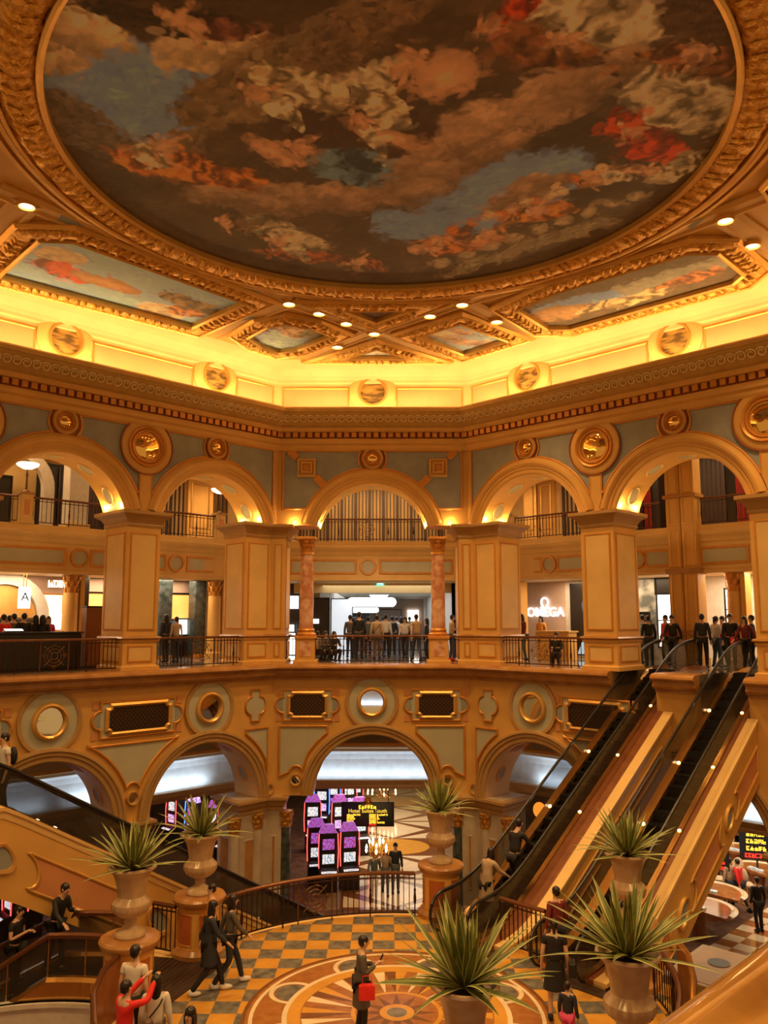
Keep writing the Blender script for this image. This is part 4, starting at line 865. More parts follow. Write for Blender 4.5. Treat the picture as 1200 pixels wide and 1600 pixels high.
# third-level back wall with slatted screens, doors, curtains
WN = 9.0
def wallplate(n, x0, x1, z0, z1, fr, m, name, th=.2, holes=()):
    b = MB(); b.prism([(x0, z0), (x0, z1), (x1, z1), (x1, z0)], holes, n, n + th); return struct(b, name, m, FRM[fr][0])
for fr, x0, x1 in (('C', -7.3, 7.3), ('R', -3.5, Z1 + 1), ('L', -Z1 - 1, 3.5)): wallplate(WN, x0, x1, 4.8, 8.4, fr, 'cream_light', 'wall_%s_gallery' % SIDEN[fr])
def screen(fr, x0, x1, lab, z0=4.85, z1=8.2, pitch=.16):
    F = FRM[fr][0]; t = thing('slatted_screen', lab, 'screen', F @ T((x0 + x1) / 2, WN - .15, z0), 'slatted screens of the third level'); h = z1 - z0; hw = (x1 - x0) / 2
    b = MB(); n = max(2, int(2 * hw / pitch))
    for i in range(n): x = -hw + (i + .5) * 2 * hw / n; w_ = .028 if i % 4 else .06; b.box(x - w_, x + w_, -.03, .03, 0, h)
    b.build('slats', 'drape_slat', t); b = MB(); b.box(-hw, hw, -.05, .05, h - .1, h); b.box(-hw, hw, -.05, .05, 0, .1); b.build('rails', 'drape_slat', t)
screen('C', -3.6, 3.9, 'long slatted screen seen through the centre upper arch')
screen('L', hit('L', 235, 780, WN)[0], hit('L', 287, 780, WN)[0], 'dark slatted screen left of the yellow door on the left', pitch=.2); screen('L', hit('L', 336, 780, WN)[0], hit('L', 385, 780, WN)[0], 'slatted screen right of the yellow door on the left', pitch=.2)
screen('R', hit('R', 880, 780, WN)[0], hit('R', 925, 780, WN)[0], 'dark slatted screen right of the yellow doors on the right', pitch=.2); screen('R', hit('R', 775, 800, WN)[0], hit('R', 800, 800, WN)[0], 'narrow slatted screen beside the right corner pier', pitch=.2)
def panel_door(fr, px0, px1, lab, n=WN, z0=4.8, z1=8.0, m='gold_trim'):
    x0 = hit(fr, px0, 780, n)[0]; x1 = hit(fr, px1, 780, n)[0]; t = thing('panelled_door', lab, 'door', FRM[fr][0] @ T((x0 + x1) / 2, n - .08, z0)); hw = (x1 - x0) / 2
    b = MB(); b.box(-hw, hw, -.03, .08, 0, z1 - z0); lf_ = b.build('leaf', m, t); b = MB(); rectm(b, -hw + .2, hw - .2, .9, z1 - z0 - .3, bead(.08, .05), y=-.03); rectm(b, -hw + .2, hw - .2, .15, .7, bead(.08, .05), y=-.03); b.build('panel_mouldings', 'gold_plain', lf_); b = MB(); b.ell((hw - .1, -.06, 1.05), (.03, .04, .03)); b.build('door_knob', 'brass', lf_)
panel_door('L', 292, 331, 'yellow panelled door on the third level left of centre', m='gold_plain'); panel_door('R', 803, 840, 'yellow panelled door on the third level right of centre', m='gold_plain'); panel_door('R', 842, 868, 'narrow brown panelled door beside the yellow one', m='cream_deep')
def dark_window(fr, px0, px1, lab, n, z0, z1, curtains=(), grp=None):
    x0 = hit(fr, px0, 780, n)[0]; x1 = hit(fr, px1, 780, n)[0]; hw = (x1 - x0) / 2; t = thing('curtained_window', lab, 'window', FRM[fr][0] @ T((x0 + x1) / 2, n - .1, z0)); h = z1 - z0
    b = MB(); b.box(-hw, hw, 0, .06, 0, h); b.build('dark_glass', 'counter_dark', t)
    b = MB(); n_ = max(2, int(hw * 2 / .9))
    for i in range(n_ + 1): x = -hw + i * 2 * hw / n_; b.box(x - .03, x + .03, -.04, .02, 0, h)
    b.box(-hw, hw, -.04, .02, h - .08, h); b.build('mullions', 'dark_metal', t)
    for (u0, u1, mm) in curtains:
        b = MB(); k = 14; P = [(-hw + 2 * hw * (u0 + (u1 - u0) * i / k), -.07 - .05 * (i % 2)) for i in range(k + 1)]
        b.add([(x, y, 0.05) for x, y in P] + [(x, y, h - .1) for x, y in P], [(i, i + 1, i + k + 2, i + k + 1) for i in range(k)]); b.build('curtain', mm, t, label='red curtain' if mm == 'red_curtain' else 'dark slatted curtain')
dark_window('R', 978, 1047, 'dark tall window with red curtains left of the giant pilaster', 8.5, 4.8, 8.3, ((.25, .42, 'drape_slat'), (.45, .62, 'red_curtain'), (.8, .95, 'drape_slat')))
dark_window('R', 1088, 1200, 'dark tall window with red curtains right of the giant pilaster', 8.5, 4.8, 8.3, ((.0, .45, 'drape_slat'), (.60, .78, 'red_curtain'), (.8, .98, 'drape_slat')))
dark_window('L', 55, 160, 'dark glazed restaurant front behind the second arch left of centre', 8.2, 4.8, 7.6, ((.3, .5, 'drape_slat'), (.6, .9, 'drape_slat')))
dark_window('L', -60, 15, 'dark doorway on the third level at the far left', 8.6, 4.8, 7.0)
# giant pilaster right, white column left
x0 = hit('R', 1045, 900, 4.6)[0]; x1 = hit('R', 1090, 900, 4.6)[0]
t = thing('giant_pilaster', 'tall yellow double pilaster rising through both levels behind the escalators', 'pilaster', FR @ T((x0 + x1) / 2, 4.9, 0)); hw = (x1 - x0) / 2
b = MB()
for a, c in ((-hw, -.02), (.02, hw)):
    b.box(a, c, -.3, .3, 0, 8.3); 
b.box(-hw - .05, hw + .05, -.34, .3, 0, .25); b.build('shaft', 'cream_paint', t)
b = MB(); b.box(-.02, .02, -.26, .2, .1, 8.3); b.build('joint', 'red_line', t, label='dark vertical joint between the two shafts')
b = MB()
for z0, z1 in ((.5, 1.0), (1.2, 3.1), (3.4, 4.6), (4.85, 5.75), (5.95, 8.1)):
    for a, c in ((-hw + .1, -.1), (.1, hw - .1)): rectm(b, a, c, z0, z1, bead(.05, .04), y=-.3)
b.build('panel_mouldings', 'gold_plain', t)
b = MB(); b.box(-hw - .08, hw + .08, -.38, .32, 1.02, 1.14); b.box(-hw - .08, hw + .08, -.38, .32, 3.12, 3.3); b.box(-hw - .08, hw + .08, -.38, .32, 5.78, 5.9); b.build('bands', 'brown_marble', t)
p = hit('L', 118, 780, 6.5)[0]
t = thing('white_column', 'square white column on the third level behind the left arch', 'column', FL @ T(p, 6.5, 4.8)); b = MB(); b.bbox(-.38, .38, -.3, .3, 0, 3.5, .02); b.build('shaft', 'wall_white', t); b = MB(); b.box(-.45, .45, -.36, .36, 0, .3); b.box(-.45, .45, -.36, .36, 3.2, 3.5); b.build('bands', 'cream_light', t)
p = hit('L', 20, 740, 7.0)[0]
t = thing('stone_arch', 'pale stone arch on the third level at the far left', 'arch', FL @ T(p, 7.0, 4.8)); b = MB(); P = arc(0, 1.6, 1.1, 0, pi, 20); b.prism([(1.1, 0)] + P + [(-1.1, 0), (-1.5, 0)] + [(x, z) for x, z in arc(0, 1.6, 1.5, pi, 0, 20)] + [(1.5, 0)], y0=-.15, y1=.15); b.build('surround', 'wall_white', t)

# ------------------------------------------------------------------ balustrades
def mesh_baluster(h, plain=True):
    b = MB()
    if plain: b.box(-.009, .009, -.009, .009, 0, h)
    else: b.box(-.014, .014, -.014, .014, 0, h * .3); b.lathe([(.014, h * .28), (.03, h * .34), (.034, h * .45), (.02, h * .58), (.03, h * .62), (.014, h * .68)], 8); b.box(-.014, .014, -.014, .014, h * .66, h)
    return b
BAL = {}
def get_bal(h, plain):
    k = (round(h, 2), plain)
    if k not in BAL: BAL[k] = mesh_baluster(h, plain).mesh('baluster', 'iron')
    return BAL[k]
def balustrade(path, lab, cat='railing', group=None, h=.98, ornament=True, rail='bronze_rail', pitch=.125, M=None, name='balustrade'):
    """Iron railing along a 2-D path (world plan) at height z."""
    P = [Vector(p) for p in path]; root = thing(name, lab, cat, Matrix.Translation(P[0]), group); O = P[0]; P = [p - O for p in P]
    b = MB(); b.sweep([(p.x, p.y, p.z) for p in P], [(-.045, h - .05), (-.045, h - .01), (-.02, h + .02), (.02, h + .02), (.045, h - .01), (.045, h - .05)]); b.build('handrail', rail, root)
    b = MB(); b.sweep([tuple(p) for p in P], [(-.014, .08), (-.014, .11), (.014, .11), (.014, .08)]); b.build('bottom_rail', 'iron', root); b = MB(); b.sweep([tuple(p) for p in P], [(-.012, h - .14), (-.012, h - .115), (.012, h - .115), (.012, h - .14)]); b.build('upper_rail', 'iron', root)
    cum = [0]
    for i in range(len(P) - 1): cum.append(cum[-1] + (P[i + 1] - P[i]).length)
    L_ = cum[-1]
    def at(s):
        s = max(0, min(L_ - 1e-6, s))
        for i in range(len(P) - 1):
            if s <= cum[i + 1]: return P[i].lerp(P[i + 1], (s - cum[i]) / (cum[i + 1] - cum[i])), (P[i + 1] - P[i]).normalized()
    n = max(3, int(L_ / pitch)); mid = L_ / 2; ow = .42 if ornament else 0
    for i in range(n + 1):
        s = i * L_ / n
        if ornament and abs(s - mid) < ow - .02: continue
        p, t = at(s); big_ = (i % 8 == 0)
        o = bpy.data.objects.new('baluster', get_bal(h - .1 if not big_ else h - .03, not big_)); COL.objects.link(o); o.parent = root
        o.matrix_local = Matrix.Translation(p + Vector((0, 0, .09 if not big_ else 0))) @ Matrix.Rotation(atan2(t.y, t.x), 4, 'Z')
    if ornament and L_ > 1.6:
        p, t = at(mid); b = MB(); hh = h - .14; c = .09 + hh / 2
        for r_ in (.10, .20, .29): b.tube([(r_ * cos(2 * pi * k / 20), 0, c + r_ * sin(2 * pi * k / 20)) for k in range(20)], .011, 4, closed=True)
        for k in range(4):
            a_ = pi / 4 + k * pi / 2; b.tube([(.10 * cos(a_), 0, c + .10 * sin(a_)), (.40 * cos(a_) , 0, c + .38 * sin(a_) )], .011, 4)
            for sgx in (-1, 1): b.tube([(.30 * cos(k * pi / 2) + sgx * .06 * (1 - j / 8) * cos(j), 0, c + .33 * sin(k * pi / 2) + .08 * sin(j) * (1 - j / 9)) for j in range(8)], .009, 4)
        for sx in (-.41, .41): b.box(sx - .012, sx + .012, -.012, .012, .0, h - .06)
        o = b.build('scroll_panel', 'bronze', root); o.matrix_local = Matrix.Translation(p) @ Matrix.Rotation(atan2(t.y, t.x), 4, 'Z')
    return root
def fp(F, s, y, z=0): p = F @ Vector((s, y, z)); return (p.x, p.y, z)
balustrade([fp(FC, -2.02, .35), fp(FC, 1.98, .35)], 'iron railing in front of the bright corridor between the marble columns', group='iron railings of the second level')
balustrade([fp(FC, -3.06, .35), fp(FC, -2.72, .35)], 'short railing left of the left marble column', ornament=False, group='iron railings of the second level')
balustrade([fp(FC, 2.70, .35), fp(FC, 3.06, .35)], 'short railing right of the right marble column', ornament=False, group='iron railings of the second level')
balustrade([fp(FR, .95, .2), fp(FR, 4.6, .2)], 'iron railing under the first arch right of centre, by the shop sign', group='iron railings of the second level')
balustrade([fp(FL, -4.6, .2), fp(FL, -.95, .2)], 'iron railing under the first arch left of centre', group='iron railings of the second level')
balustrade([fp(FL, -9.85, .2), fp(FL, -5.6, .2)], 'iron railing under the second arch left of centre, before the dark counter', group='iron railings of the second level')
balustrade([fp(FR, 10.9, .2), fp(FR, 15.1, .2)], 'iron railing under the third arch right of centre', group='iron railings of the second level')
# third-level railings with posts and torch lamps between
def post(fr, px, lab, lamp=True):
    x = hit(fr, px, 820, BN)[0]; F = FRM[fr][0]
    t = thing('gallery_post', 'cream post on the third-level edge, ' + lab, 'post', F @ T(x, BN + .0, 4.8), 'posts of the third-level railing')
    b = MB(); b.bbox(-.2, .2, -.16, .16, 0, 1.02, .01); b.box(-.25, .25, -.2, .2, 0, .12); b.build('body', 'cream_light', t); b = MB(); b.box(-.09, .09, -.175, -.15, .3, .82); b.build('inset', 'salmon_panel', t); b = MB(); b.box(-.25, .25, -.2, .2, 1.0, 1.08); b.build('top', 'cap_stone', t)
    if lamp:
        t = thing('torch_lamp', 'bowl lamp on the gallery post ' + lab, 'lamp', F @ T(x, BN, 5.88), 'bowl lamps of the third level')
        b = MB(); b.lathe([(0, 0), (.14, 0), (.12, .05), (.04, .1), (.03, .5), (.05, .62), (.03, .7), (.03, .86), (0, .86)], 14); b.build('stand', 'bronze', t)
        b = MB(); b.lathe([(0, .80), (.16, .83), (.34, .93), (.38, 1.0), (.36, 1.02), (.30, .97), (0, .90)], 24); b.build('bowl', 'bowl_glow', t)
    return x
mat('bowl_glow', (1, .85, .6), .5, emis=(1, .80, .50), es=3)
xs = {('L', 38): 'at the far left', ('L', 343): 'left of centre behind the first left arch', ('C', 744 - 40): 'just right of the centre opening', ('R', 797): 'behind the first arch right of centre'}
PX = {k: post(k[0], k[1], v) for k, v in xs.items()}
xl = hit('L', 38, 820, BN)[0]; xl2 = hit('L', 343, 820, BN)[0]; xr = hit('R', 797, 820, BN)[0]
G3 = 'iron railings of the third level'
balustrade([fp(FL, xl + .25, BN + .02, 4.8), fp(FL, xl2 - .25, BN + .02, 4.8)], 'long iron railing on the third level left of centre', group=G3, h=.95, pitch=.16)
balustrade([fp(FL, xl - 5, BN + .02, 4.8), fp(FL, xl - .25, BN + .02, 4.8)], 'iron railing on the third level at the far left', group=G3, h=.95, pitch=.16)
balustrade([fp(FC, -3.6, BN + .02, 4.8), fp(FC, hit('C', 704, 820, BN)[0] - .25, BN + .02, 4.8)], 'iron railing on the third level in the centre opening', group=G3, h=.95, pitch=.13)
balustrade([fp(FL, xl2 + .25, BN + .02, 4.8), fp(FL, .6, BN + .02, 4.8)], 'short iron railing on the third level right of the left lamp post', group=G3, h=.95, pitch=.16, ornament=False)
balustrade([fp(FR, xr + .25, BN + .02, 4.8), fp(FR, hit('R', 1040, 820, BN)[0] - .2, BN + .02, 4.8)], 'iron railing on the third level right of centre', group=G3, h=.95, pitch=.15)
balustrade([fp(FR, hit('R', 1092, 820, BN)[0] + .1, BN + .02, 4.8), fp(FR, Z1, BN + .02, 4.8)], 'iron railing on the third level at the right edge', group=G3, h=.95, pitch=.15)

# ------------------------------------------------------------------ shops on the second level
SN = 7.0
def pl(fr, px0, px1, py0, py1, n): # rectangle on a shop front plane from its extent
    x0, z1 = hit(fr, px0, py0, n); x1, z0 = hit(fr, px1, py1, n); return x0, x1, max(0, z0), min(3.12, z1)
def front(fr, px0, px1, m, name, n=SN, z1=3.14, th=.15):
    x0 = hit(fr, px0, 950, n)[0]; x1 = hit(fr, px1, 950, n)[0]; b = MB(); b.box(x0, x1, n, n + th, 0, z1); struct(b, name, m, FRM[fr][0]); return x0, x1
front('R', 740, 818, 'wall_white', 'wall_shop_pale', SN + .1); front('R', 818, 884, 'blush_wall', 'wall_shop_blush'); front('R', 884, 948, 'wall_white', 'wall_shop_white', SN)
front('R', 948, 1042, 'veined_marble', 'wall_shop_marble'); front('R', 1042, 1330, 'wall_white', 'wall_shop_right', SN + .3)
front('L', -140, 133, 'blush_wall', 'wall_shop_left'); front('L', 133, 262, 'counter_dark', 'wall_shop_dark'); front('L', 262, 318, 'counter_dark', 'wall_shop_black'); front('L', 318, 352, 'cream_paint', 'wall_shop_cream'); front('L', 352, 400, 'wall_white', 'wall_shop_side')
def text_obj(s, size, m, ext=.01, bold=0.0, name='text'):
    c = bpy.data.curves.new(name, 'FONT'); c.body = s; c.size = size; c.extrude = ext; c.align_x = 'CENTER'; c.align_y = 'CENTER'; c.offset = bold
    o = bpy.data.objects.new(name, c); me = bpy.data.meshes.new_from_object(o); bpy.data.objects.remove(o); me.materials.clear(); me.materials.append(MT[m])
    for p in me.polygons: p.material_index = 0
    return me
def add_text(parent, s, size, m, x=0, y=0, z=0, ext=.01, bold=0.0, name='lettering', sx=1.0, flip=False, rotz=0):
    o = bpy.data.objects.new(name, text_obj(s, size, m, ext, bold)); COL.objects.link(o); o.parent = parent
    o.matrix_local = Matrix.Translation((x, y, z)) @ Matrix.Rotation(rotz, 4, 'Z') @ Matrix.Rotation(pi / 2, 4, 'X') @ Matrix.Diagonal((-sx if flip else sx, 1, 1, 1)); return o
def glyph_row(parent, x0, wd, h, z, m, n, seed=1, y=-.06, name='lettering'):      # a line of writing too small to read
    rs = random.Random(seed); b = MB(); cw = wd / n
    for i in range(n):
        a = x0 + i * cw; g = cw * .78
        for _ in range(3): u = rs.choice((0, .4, .8)); b.box(a + g * u, a + g * (u + .22), y, y + .008, z - h / 2, z - h / 2 + h * rs.choice((.6, .8, 1)))
        for v in rs.sample((.0, .38, .8), 2): b.box(a, a + g, y, y + .008, z - h / 2 + h * v, z - h / 2 + h * (v + .2))
    return b.build(name, m, parent)
# OMEGA wordmark with its symbol
x0, z0 = hit('R', 827, 963, SN); x1, _ = hit('R', 880, 963, SN); zt = hit('R', 852, 935, SN)[1]; zc = hit('R', 852, 957, SN)[1]
t = thing('shop_sign', 'glowing white OMEGA wordmark under its horseshoe symbol on the blush wall', 'sign', FR @ T((x0 + x1) / 2, SN - .06, 0))
add_text(t, 'OMEGA', .54, 'sign_white', 0, 0, zc, .03, .006, 'wordmark', (x1 - x0) / 1.72)
zs = hit('R', 852, 942, SN)[1]; b = MB(); b.sweep([(-.22, 0, zs - .20), (-.10, 0, zs - .20)] + [(.0 + .17 * cos(a_), 0, zs + .02 + .19 * sin(a_)) for a_ in [radians(235 - 290 * k / 18) for k in range(19)]] + [(.10, 0, zs - .20), (.22, 0, zs - .20)], [(-.033, 0), (-.033, .04), (.033, .04), (.033, 0)], NY); b.build('symbol', 'sign_white', t)
# portrait poster
x0, x1, z0, z1 = pl('R', 891, 948, 912, 1000, SN)
t = thing('portrait_poster', 'dark poster with the blue-lit face of a person right of the sign', 'poster', FR @ T((x0 + x1) / 2, SN - .06, 0)); hw = (x1 - x0) / 2
b = MB(); b.box(-hw, hw, 0, .05, .1, z1); b.build('board', 'counter_dark', t)
mat('poster_skin', (.35, .50, .62), .6, emis=(.35, .55, .75), es=.5); mat('poster_hair', (.05, .07, .09), .6, emis=(.1, .16, .22), es=.25)
b = MB(); cx = hw * .30; b.add([(cx + .42 * cos(a_) * (1 if sin(a_) > 0 else .86), -.012, 1.62 + .66 * sin(a_)) for a_ in [2 * pi * k / 24 for k in range(24)]], [tuple(range(24))]); b.box(cx - .2, cx + .25, -.012, -.006, .75, 1.1); b.build('face', 'poster_skin', t)
b = MB(); b.add([(cx - .46, -.014, 1.85), (cx - .50, -.014, 2.2), (cx - .3, -.014, 2.5), (cx + .1, -.014, 2.6), (cx + .45, -.014, 2.45), (cx + .5, -.014, 2.1), (cx + .3, -.014, 2.15), (cx, -.014, 2.22), (cx - .3, -.014, 2.1)], [tuple(range(9))])
b.build('hair', 'poster_hair', t); b = MB()
for e_ in (-.17, .17): b.box(cx + e_ - .09, cx + e_ + .09, -.016, -.013, 1.74, 1.79); b.box(cx + e_ - .10, cx + e_ + .10, -.016, -.013, 1.88, 1.91)
b.box(cx - .12, cx + .12, -.016, -.013, 1.27, 1.31); b.add([(cx - .02, -.016, 1.7), (cx + .07, -.016, 1.45), (cx - .06, -.016, 1.45)], [(0, 1, 2)]); b.build('features', 'poster_hair', t)
b = MB(); b.add([(cx - .75, -.012, .15), (cx - .5, -.012, .7), (cx - .15, -.012, .95), (cx + .2, -.012, .95), (cx + .6, -.012, .6), (cx + .6, -.012, .15)], [tuple(range(6))]); b.build('collar', 'poster_skin', t)
def shop_window(fr, r, m, lab, frame='dark_metal', n=SN, bars=1, extra=None):
    x0, x1, z0, z1 = pl(fr, *r, n); t = thing('display_window', lab, 'window', FRM[fr][0] @ T((x0 + x1) / 2, n - .05, z0)); hw = (x1 - x0) / 2; h = z1 - z0
    b = MB(); b.box(-hw, hw, 0, .04, 0, h); ld_ = b.build('lit_display', m, t); b = MB(); rectm(b, -hw, hw, 0, h, bead(.06, .06))
    for i in range(bars): z = h * (i + 1) / (bars + 1); b.box(-hw, hw, -.03, 0, z - .02, z + .02)
    b.build('frame', frame, ld_)
    if extra: extra(t, hw, h)
    return t
shop_window('R', (1027, 1056, 928, 1012), 'screen_white', 'tall bright shop window left of the giant pilaster'); shop_window('R', (1133, 1146, 920, 985), 'screen_white', 'narrow bright window right of the giant pilaster')
shop_window('R', (998, 1018, 957, 1012), 'counter_dark', 'dark doorway in the veined marble wall', bars=0); shop_window('R', (1024, 1052, 898, 928), 'counter_dark', 'dark glass fascia above the tall bright window', bars=0)
shop_window('L', (62, 95, 928, 985), 'window_glow', 'warm lit shop window at the far left', 'gold_trim', bars=0, extra=lambda t, hw, h: MB().box(-.02, hw * .9, -.05, -.02, h * .05, h * .48).build('bright_poster', 'screen_white', t))
shop_window('L', (136, 162, 926, 959), 'window_orange', 'orange lit display window left of the first pier on the left', bars=0); shop_window('L', (262, 297, 928, 968), 'window_orange', 'orange lit shop entrance between dark columns left of centre', bars=0)
shop_window('L', (277, 292, 967, 992), 'screen_white', 'small white display case in the orange shop entrance', bars=0, n=SN - .2)
# shop awnings / blinds and dark columns
for r, lab, n_ in (((137, 166, 896, 925), 'pale blind above the orange window at the far left', SN - .1), ((263, 306, 903, 927), 'pale blind over the orange shop entrance', SN - .1)):
    x0, x1, z0, z1 = pl('L', *r, n_); t = thing('window_blind', lab, 'blind', FL @ T((x0 + x1) / 2, n_, z0)); b = MB(); b.bbox(-(x1 - x0) / 2, (x1 - x0) / 2, -.03, .03, 0, z1 - z0, .01); b.build('fabric', 'blush_wall', t); b = MB(); b.box(-(x1 - x0) / 2, (x1 - x0) / 2, -.04, .04, -.04, 0); b.build('bottom_bar', 'dark_metal', t)
for fr, px, m, lab, r_ in (('L', 254, 'green_marble', 'dark marble column left of the orange shop entrance', .28), ('L', 308, 'green_marble', 'dark marble column right of the orange shop entrance', .26), ('L', 131, 'counter_dark', 'black column beside the first pier on the left', .13), ('L', 465, 'dark_metal', 'x', .1))[:3]:
    x = hit(fr, px, 950, 6.2)[0]; t = thing('shop_column', lab, 'column', FRM[fr][0] @ T(x, 6.2, 0)); b = MB(); b.bbox(-r_, r_, -r_, r_, 0, 3.12, .02); b.build('shaft', m, t); b = MB(); b.box(-r_ - .03, r_ + .03, -r_ - .03, r_ + .03, 0, .15); b.build('plinth', 'brass', t)
# pilasters with gilded Corinthian capitals under the balcony
for fr, px, lab in (('L', 110, 'at the far left beside the glowing sign'), ('L', 335, 'left of the corner pier'), ('R', 805, 'left of the shop sign'), ('R', 1150, 'at the right edge behind the crowd')):
    x = hit(fr, px, 950, 5.5)[0]; t = thing('gilded_column', 'cream column with gilded Corinthian capital ' + lab, 'column', FRM[fr][0] @ T(x, 5.5, 0), 'columns under the balcony')
    b = MB(); b.lathe([(0, 0), (.36, 0), (.36, .2), (.28, .28), (.26, 2.5), (0, 2.5)], 20); b.build('shaft', 'cream_paint', t); b = MB(); cor_capital(b, 0, 0, 2.45, .7, .27); b.build('capital', 'gold_trim', t); b = MB(); b.box(.26, .42, -.2, .3, 0, 3.12); b.build('pilaster', 'cream_deep', t)
# glowing name over the far left shop (illegible glow of letters), hanging lantern, counter
x0, z0 = hit('L', 74, 912, SN); x1, _ = hit('L', 101, 912, SN)
t = thing('shop_sign', 'glowing white shop name in capitals at the far left', 'sign', FL @ T((x0 + x1) / 2, SN - .06, z0)); glyph_row(t, -(x1 - x0) / 2, x1 - x0, .26, 0, 'sign_white', 7, 3, -.02, 'wordmark'); b = MB(); b.box(-(x1 - x0) / 2, (x1 - x0) / 2, -.01, .05, -.15, .15); b.build('backing', 'cream_light', t)
x, z = hit('L', 38, 934, 5.4); t = thing('hanging_sign', 'small lit hanging sign with the letter A at the far left', 'sign', FL @ T(x, 5.4, z))
b = MB(); b.bbox(-.20, .20, -.06, .06, -.36, .36, .03); b.build('lit_box', 'screen_white', t); add_text(t, 'A', .42, 'black', 0, -.07, .02, .005, .0, 'letter'); b = MB(); b.tube([(-.05, 0, .36), (-.05, 0, 3.1 - z)], .012, 5); b.tube([(.05, 0, .36), (.05, 0, 3.16 - z)], .012, 5); b.build('rods', 'brass', t)
p = hit('L', 5, 960, 6.9)[0]; t = thing('marble_doorway', 'arched pale marble doorway at the far left of the second level', 'doorway', FL @ T(p, 6.9, 0))
b = MB(); b.prism([(1.2, 0), (1.2, 1.6)] + arc(0, 1.6, 1.2, 0, pi, 18) + [(-1.2, 0), (-1.6, 0)] + arc(0, 1.6, 1.6, pi, 0, 18) + [(1.6, 0)], y0=-.12, y1=.1); b.build('surround', 'wall_white', t); b = MB(); b.box(-1.2, 1.2, .05, .08, 0, 1.55); b.build('opening', 'counter_dark', t); b = MB(); b.prism(arc(0, 1.62, 1.15, 0, pi, 18), y0=.02, y1=.06); b.build('tympanum', 'gold_plain', t)
a = FL @ Vector((hit('L', -60, 1000, 1.9)[0], 1.9, 0)); c = FL @ Vector((hit('L', 128, 1000, 1.9)[0], 1.9, 0)); d_ = (c - a).length
t = thing('service_counter', 'long black service counter behind the railing at the far left', 'counter', FL @ T(hit('L', -60, 1000, 1.9)[0], 1.9, 0)); b = MB(); b.bbox(0, d_, 0, .6, .08, 1.12, .02); b.build('body', 'counter_dark', t); b = MB(); b.box(-.03, d_ + .03, -.04, .64, 1.12, 1.17); b.build('top', 'black', t); b = MB(); b.box(0, d_, .06, .56, 0, .08); b.build('plinth', 'dark_metal', t)
px_ = hit('L', 27, 985, 1.8)[0]; t = thing('monitor', 'small lit screen lying on the black counter', 'screen', FL @ T(px_, 2.1, 1.17)); b = MB(); b.bbox(-.3, .3, -.1, .1, 0, .04, .01); b.build('case', 'black', t); b = MB(); b.add([(-.27, -.10, .045), (.27, -.10, .045), (.27, .05, .10), (-.27, .05, .10)], [(0, 1, 2, 3)]); b.build('panel', 'screen_white', t)
px_ = hit('L', 148, 980, 2.6)[0]; t = thing('information_stand', 'tall reddish-brown wooden stand left of the first pier on the left', 'stand', FL @ T(px_, 2.6, 0)); b = MB(); b.bbox(-.38, .38, -.2, .2, .06, 1.95, .02); b.build('body', 'wood', t); b = MB(); b.box(-.42, .42, -.24, .24, 0, .06); b.box(-.4, .4, -.22, .22, 1.95, 1.99); b.build('edges', 'dark_metal', t)
px_ = hit('R', 870, 1010, 5.6)[0]; x0 = hit('R', 845, 1000, 4.6)[0]; x1 = hit('R', 895, 1000, 4.6)[0]; t = thing('reception_desk', 'golden reception desk in front of the shop sign', 'desk', FR @ T((x0 + x1) / 2, 4.6, 0)); hw = (x1 - x0) / 2; b = MB(); b.bbox(-hw, hw, -.3, .3, 0, 1.06, .02); b.build('body', 'cream_deep', t); b = MB(); b.box(-hw - .05, hw + .05, -.35, .35, 1.06, 1.12); b.build('top', 'gold_plain', t); b = MB(); rectm(b, -hw + .12, hw - .12, .2, .95, bead(.05, .03), y=-.3); b.build('panel_moulding', 'gold_trim', t)
# letters modelled as the shop sign's mirror image on a dark vertical panel
x0, x1, z0, z1 = pl('L', 351, 372, 902, 1020, 6.6); t = thing('shop_sign', 'dark vertical panel with modelled reflection of white letters left of the corner pier', 'sign', FL @ T((x0 + x1) / 2, 6.6, 0)); hw = (x1 - x0) / 2; b = MB(); b.bbox(-hw, hw, -.08, .08, .05, z1, .01); b.build('panel', 'black', t); add_text(t, 'OMEGA', .30, 'sign_white', .05, -.10, hit('L', 357, 964, 6.6)[1], .01, .01, 'wordmark', .55, flip=True)
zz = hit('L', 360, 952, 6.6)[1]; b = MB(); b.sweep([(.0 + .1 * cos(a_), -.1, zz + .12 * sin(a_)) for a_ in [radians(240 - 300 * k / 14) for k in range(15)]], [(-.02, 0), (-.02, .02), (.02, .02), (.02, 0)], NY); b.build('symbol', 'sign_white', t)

# ------------------------------------------------------------------ centre corridor of the second level
def wx(px, Y, z=1.0): r = ray(px, 950); return r.x / r.y * Y
b = MB(); xl_, xr_ = -3.1, 3.0
b.box(xr_, xr_ + .2, 36, 62, 0, 3.14); struct(b, 'wall_corridor_right', 'wall_white')
b = MB(); b.box(-3.3, -2.7, 42, 62, 0, 3.14); struct(b, 'wall_corridor_left', 'wall_white')
b = MB(); b.box(-7, 6, 62, 62.2, 0, 3.14); struct(b, 'wall_corridor_end', 'blush_wall')
b = MB(); b.box(-7, 6, 38, 62, 3.10, 3.14); struct(b, 'ceiling', 'wall_white')
b = MB(); b.box(-4.0, 3.6, 36.2, 36.6, 2.72, 3.14); struct(b, 'trim_16', 'cream_light')
b = MB(); b.box(3.0, 4.6, 36, 36.2, 0, 3.14); struct(b, 'wall_corridor_pale', 'blush_wall')
b = MB(); b.box(-5.6, -3.2, 36.6, 36.8, 0, 3.14); struct(b, 'wall_corridor_dark', 'counter_dark')
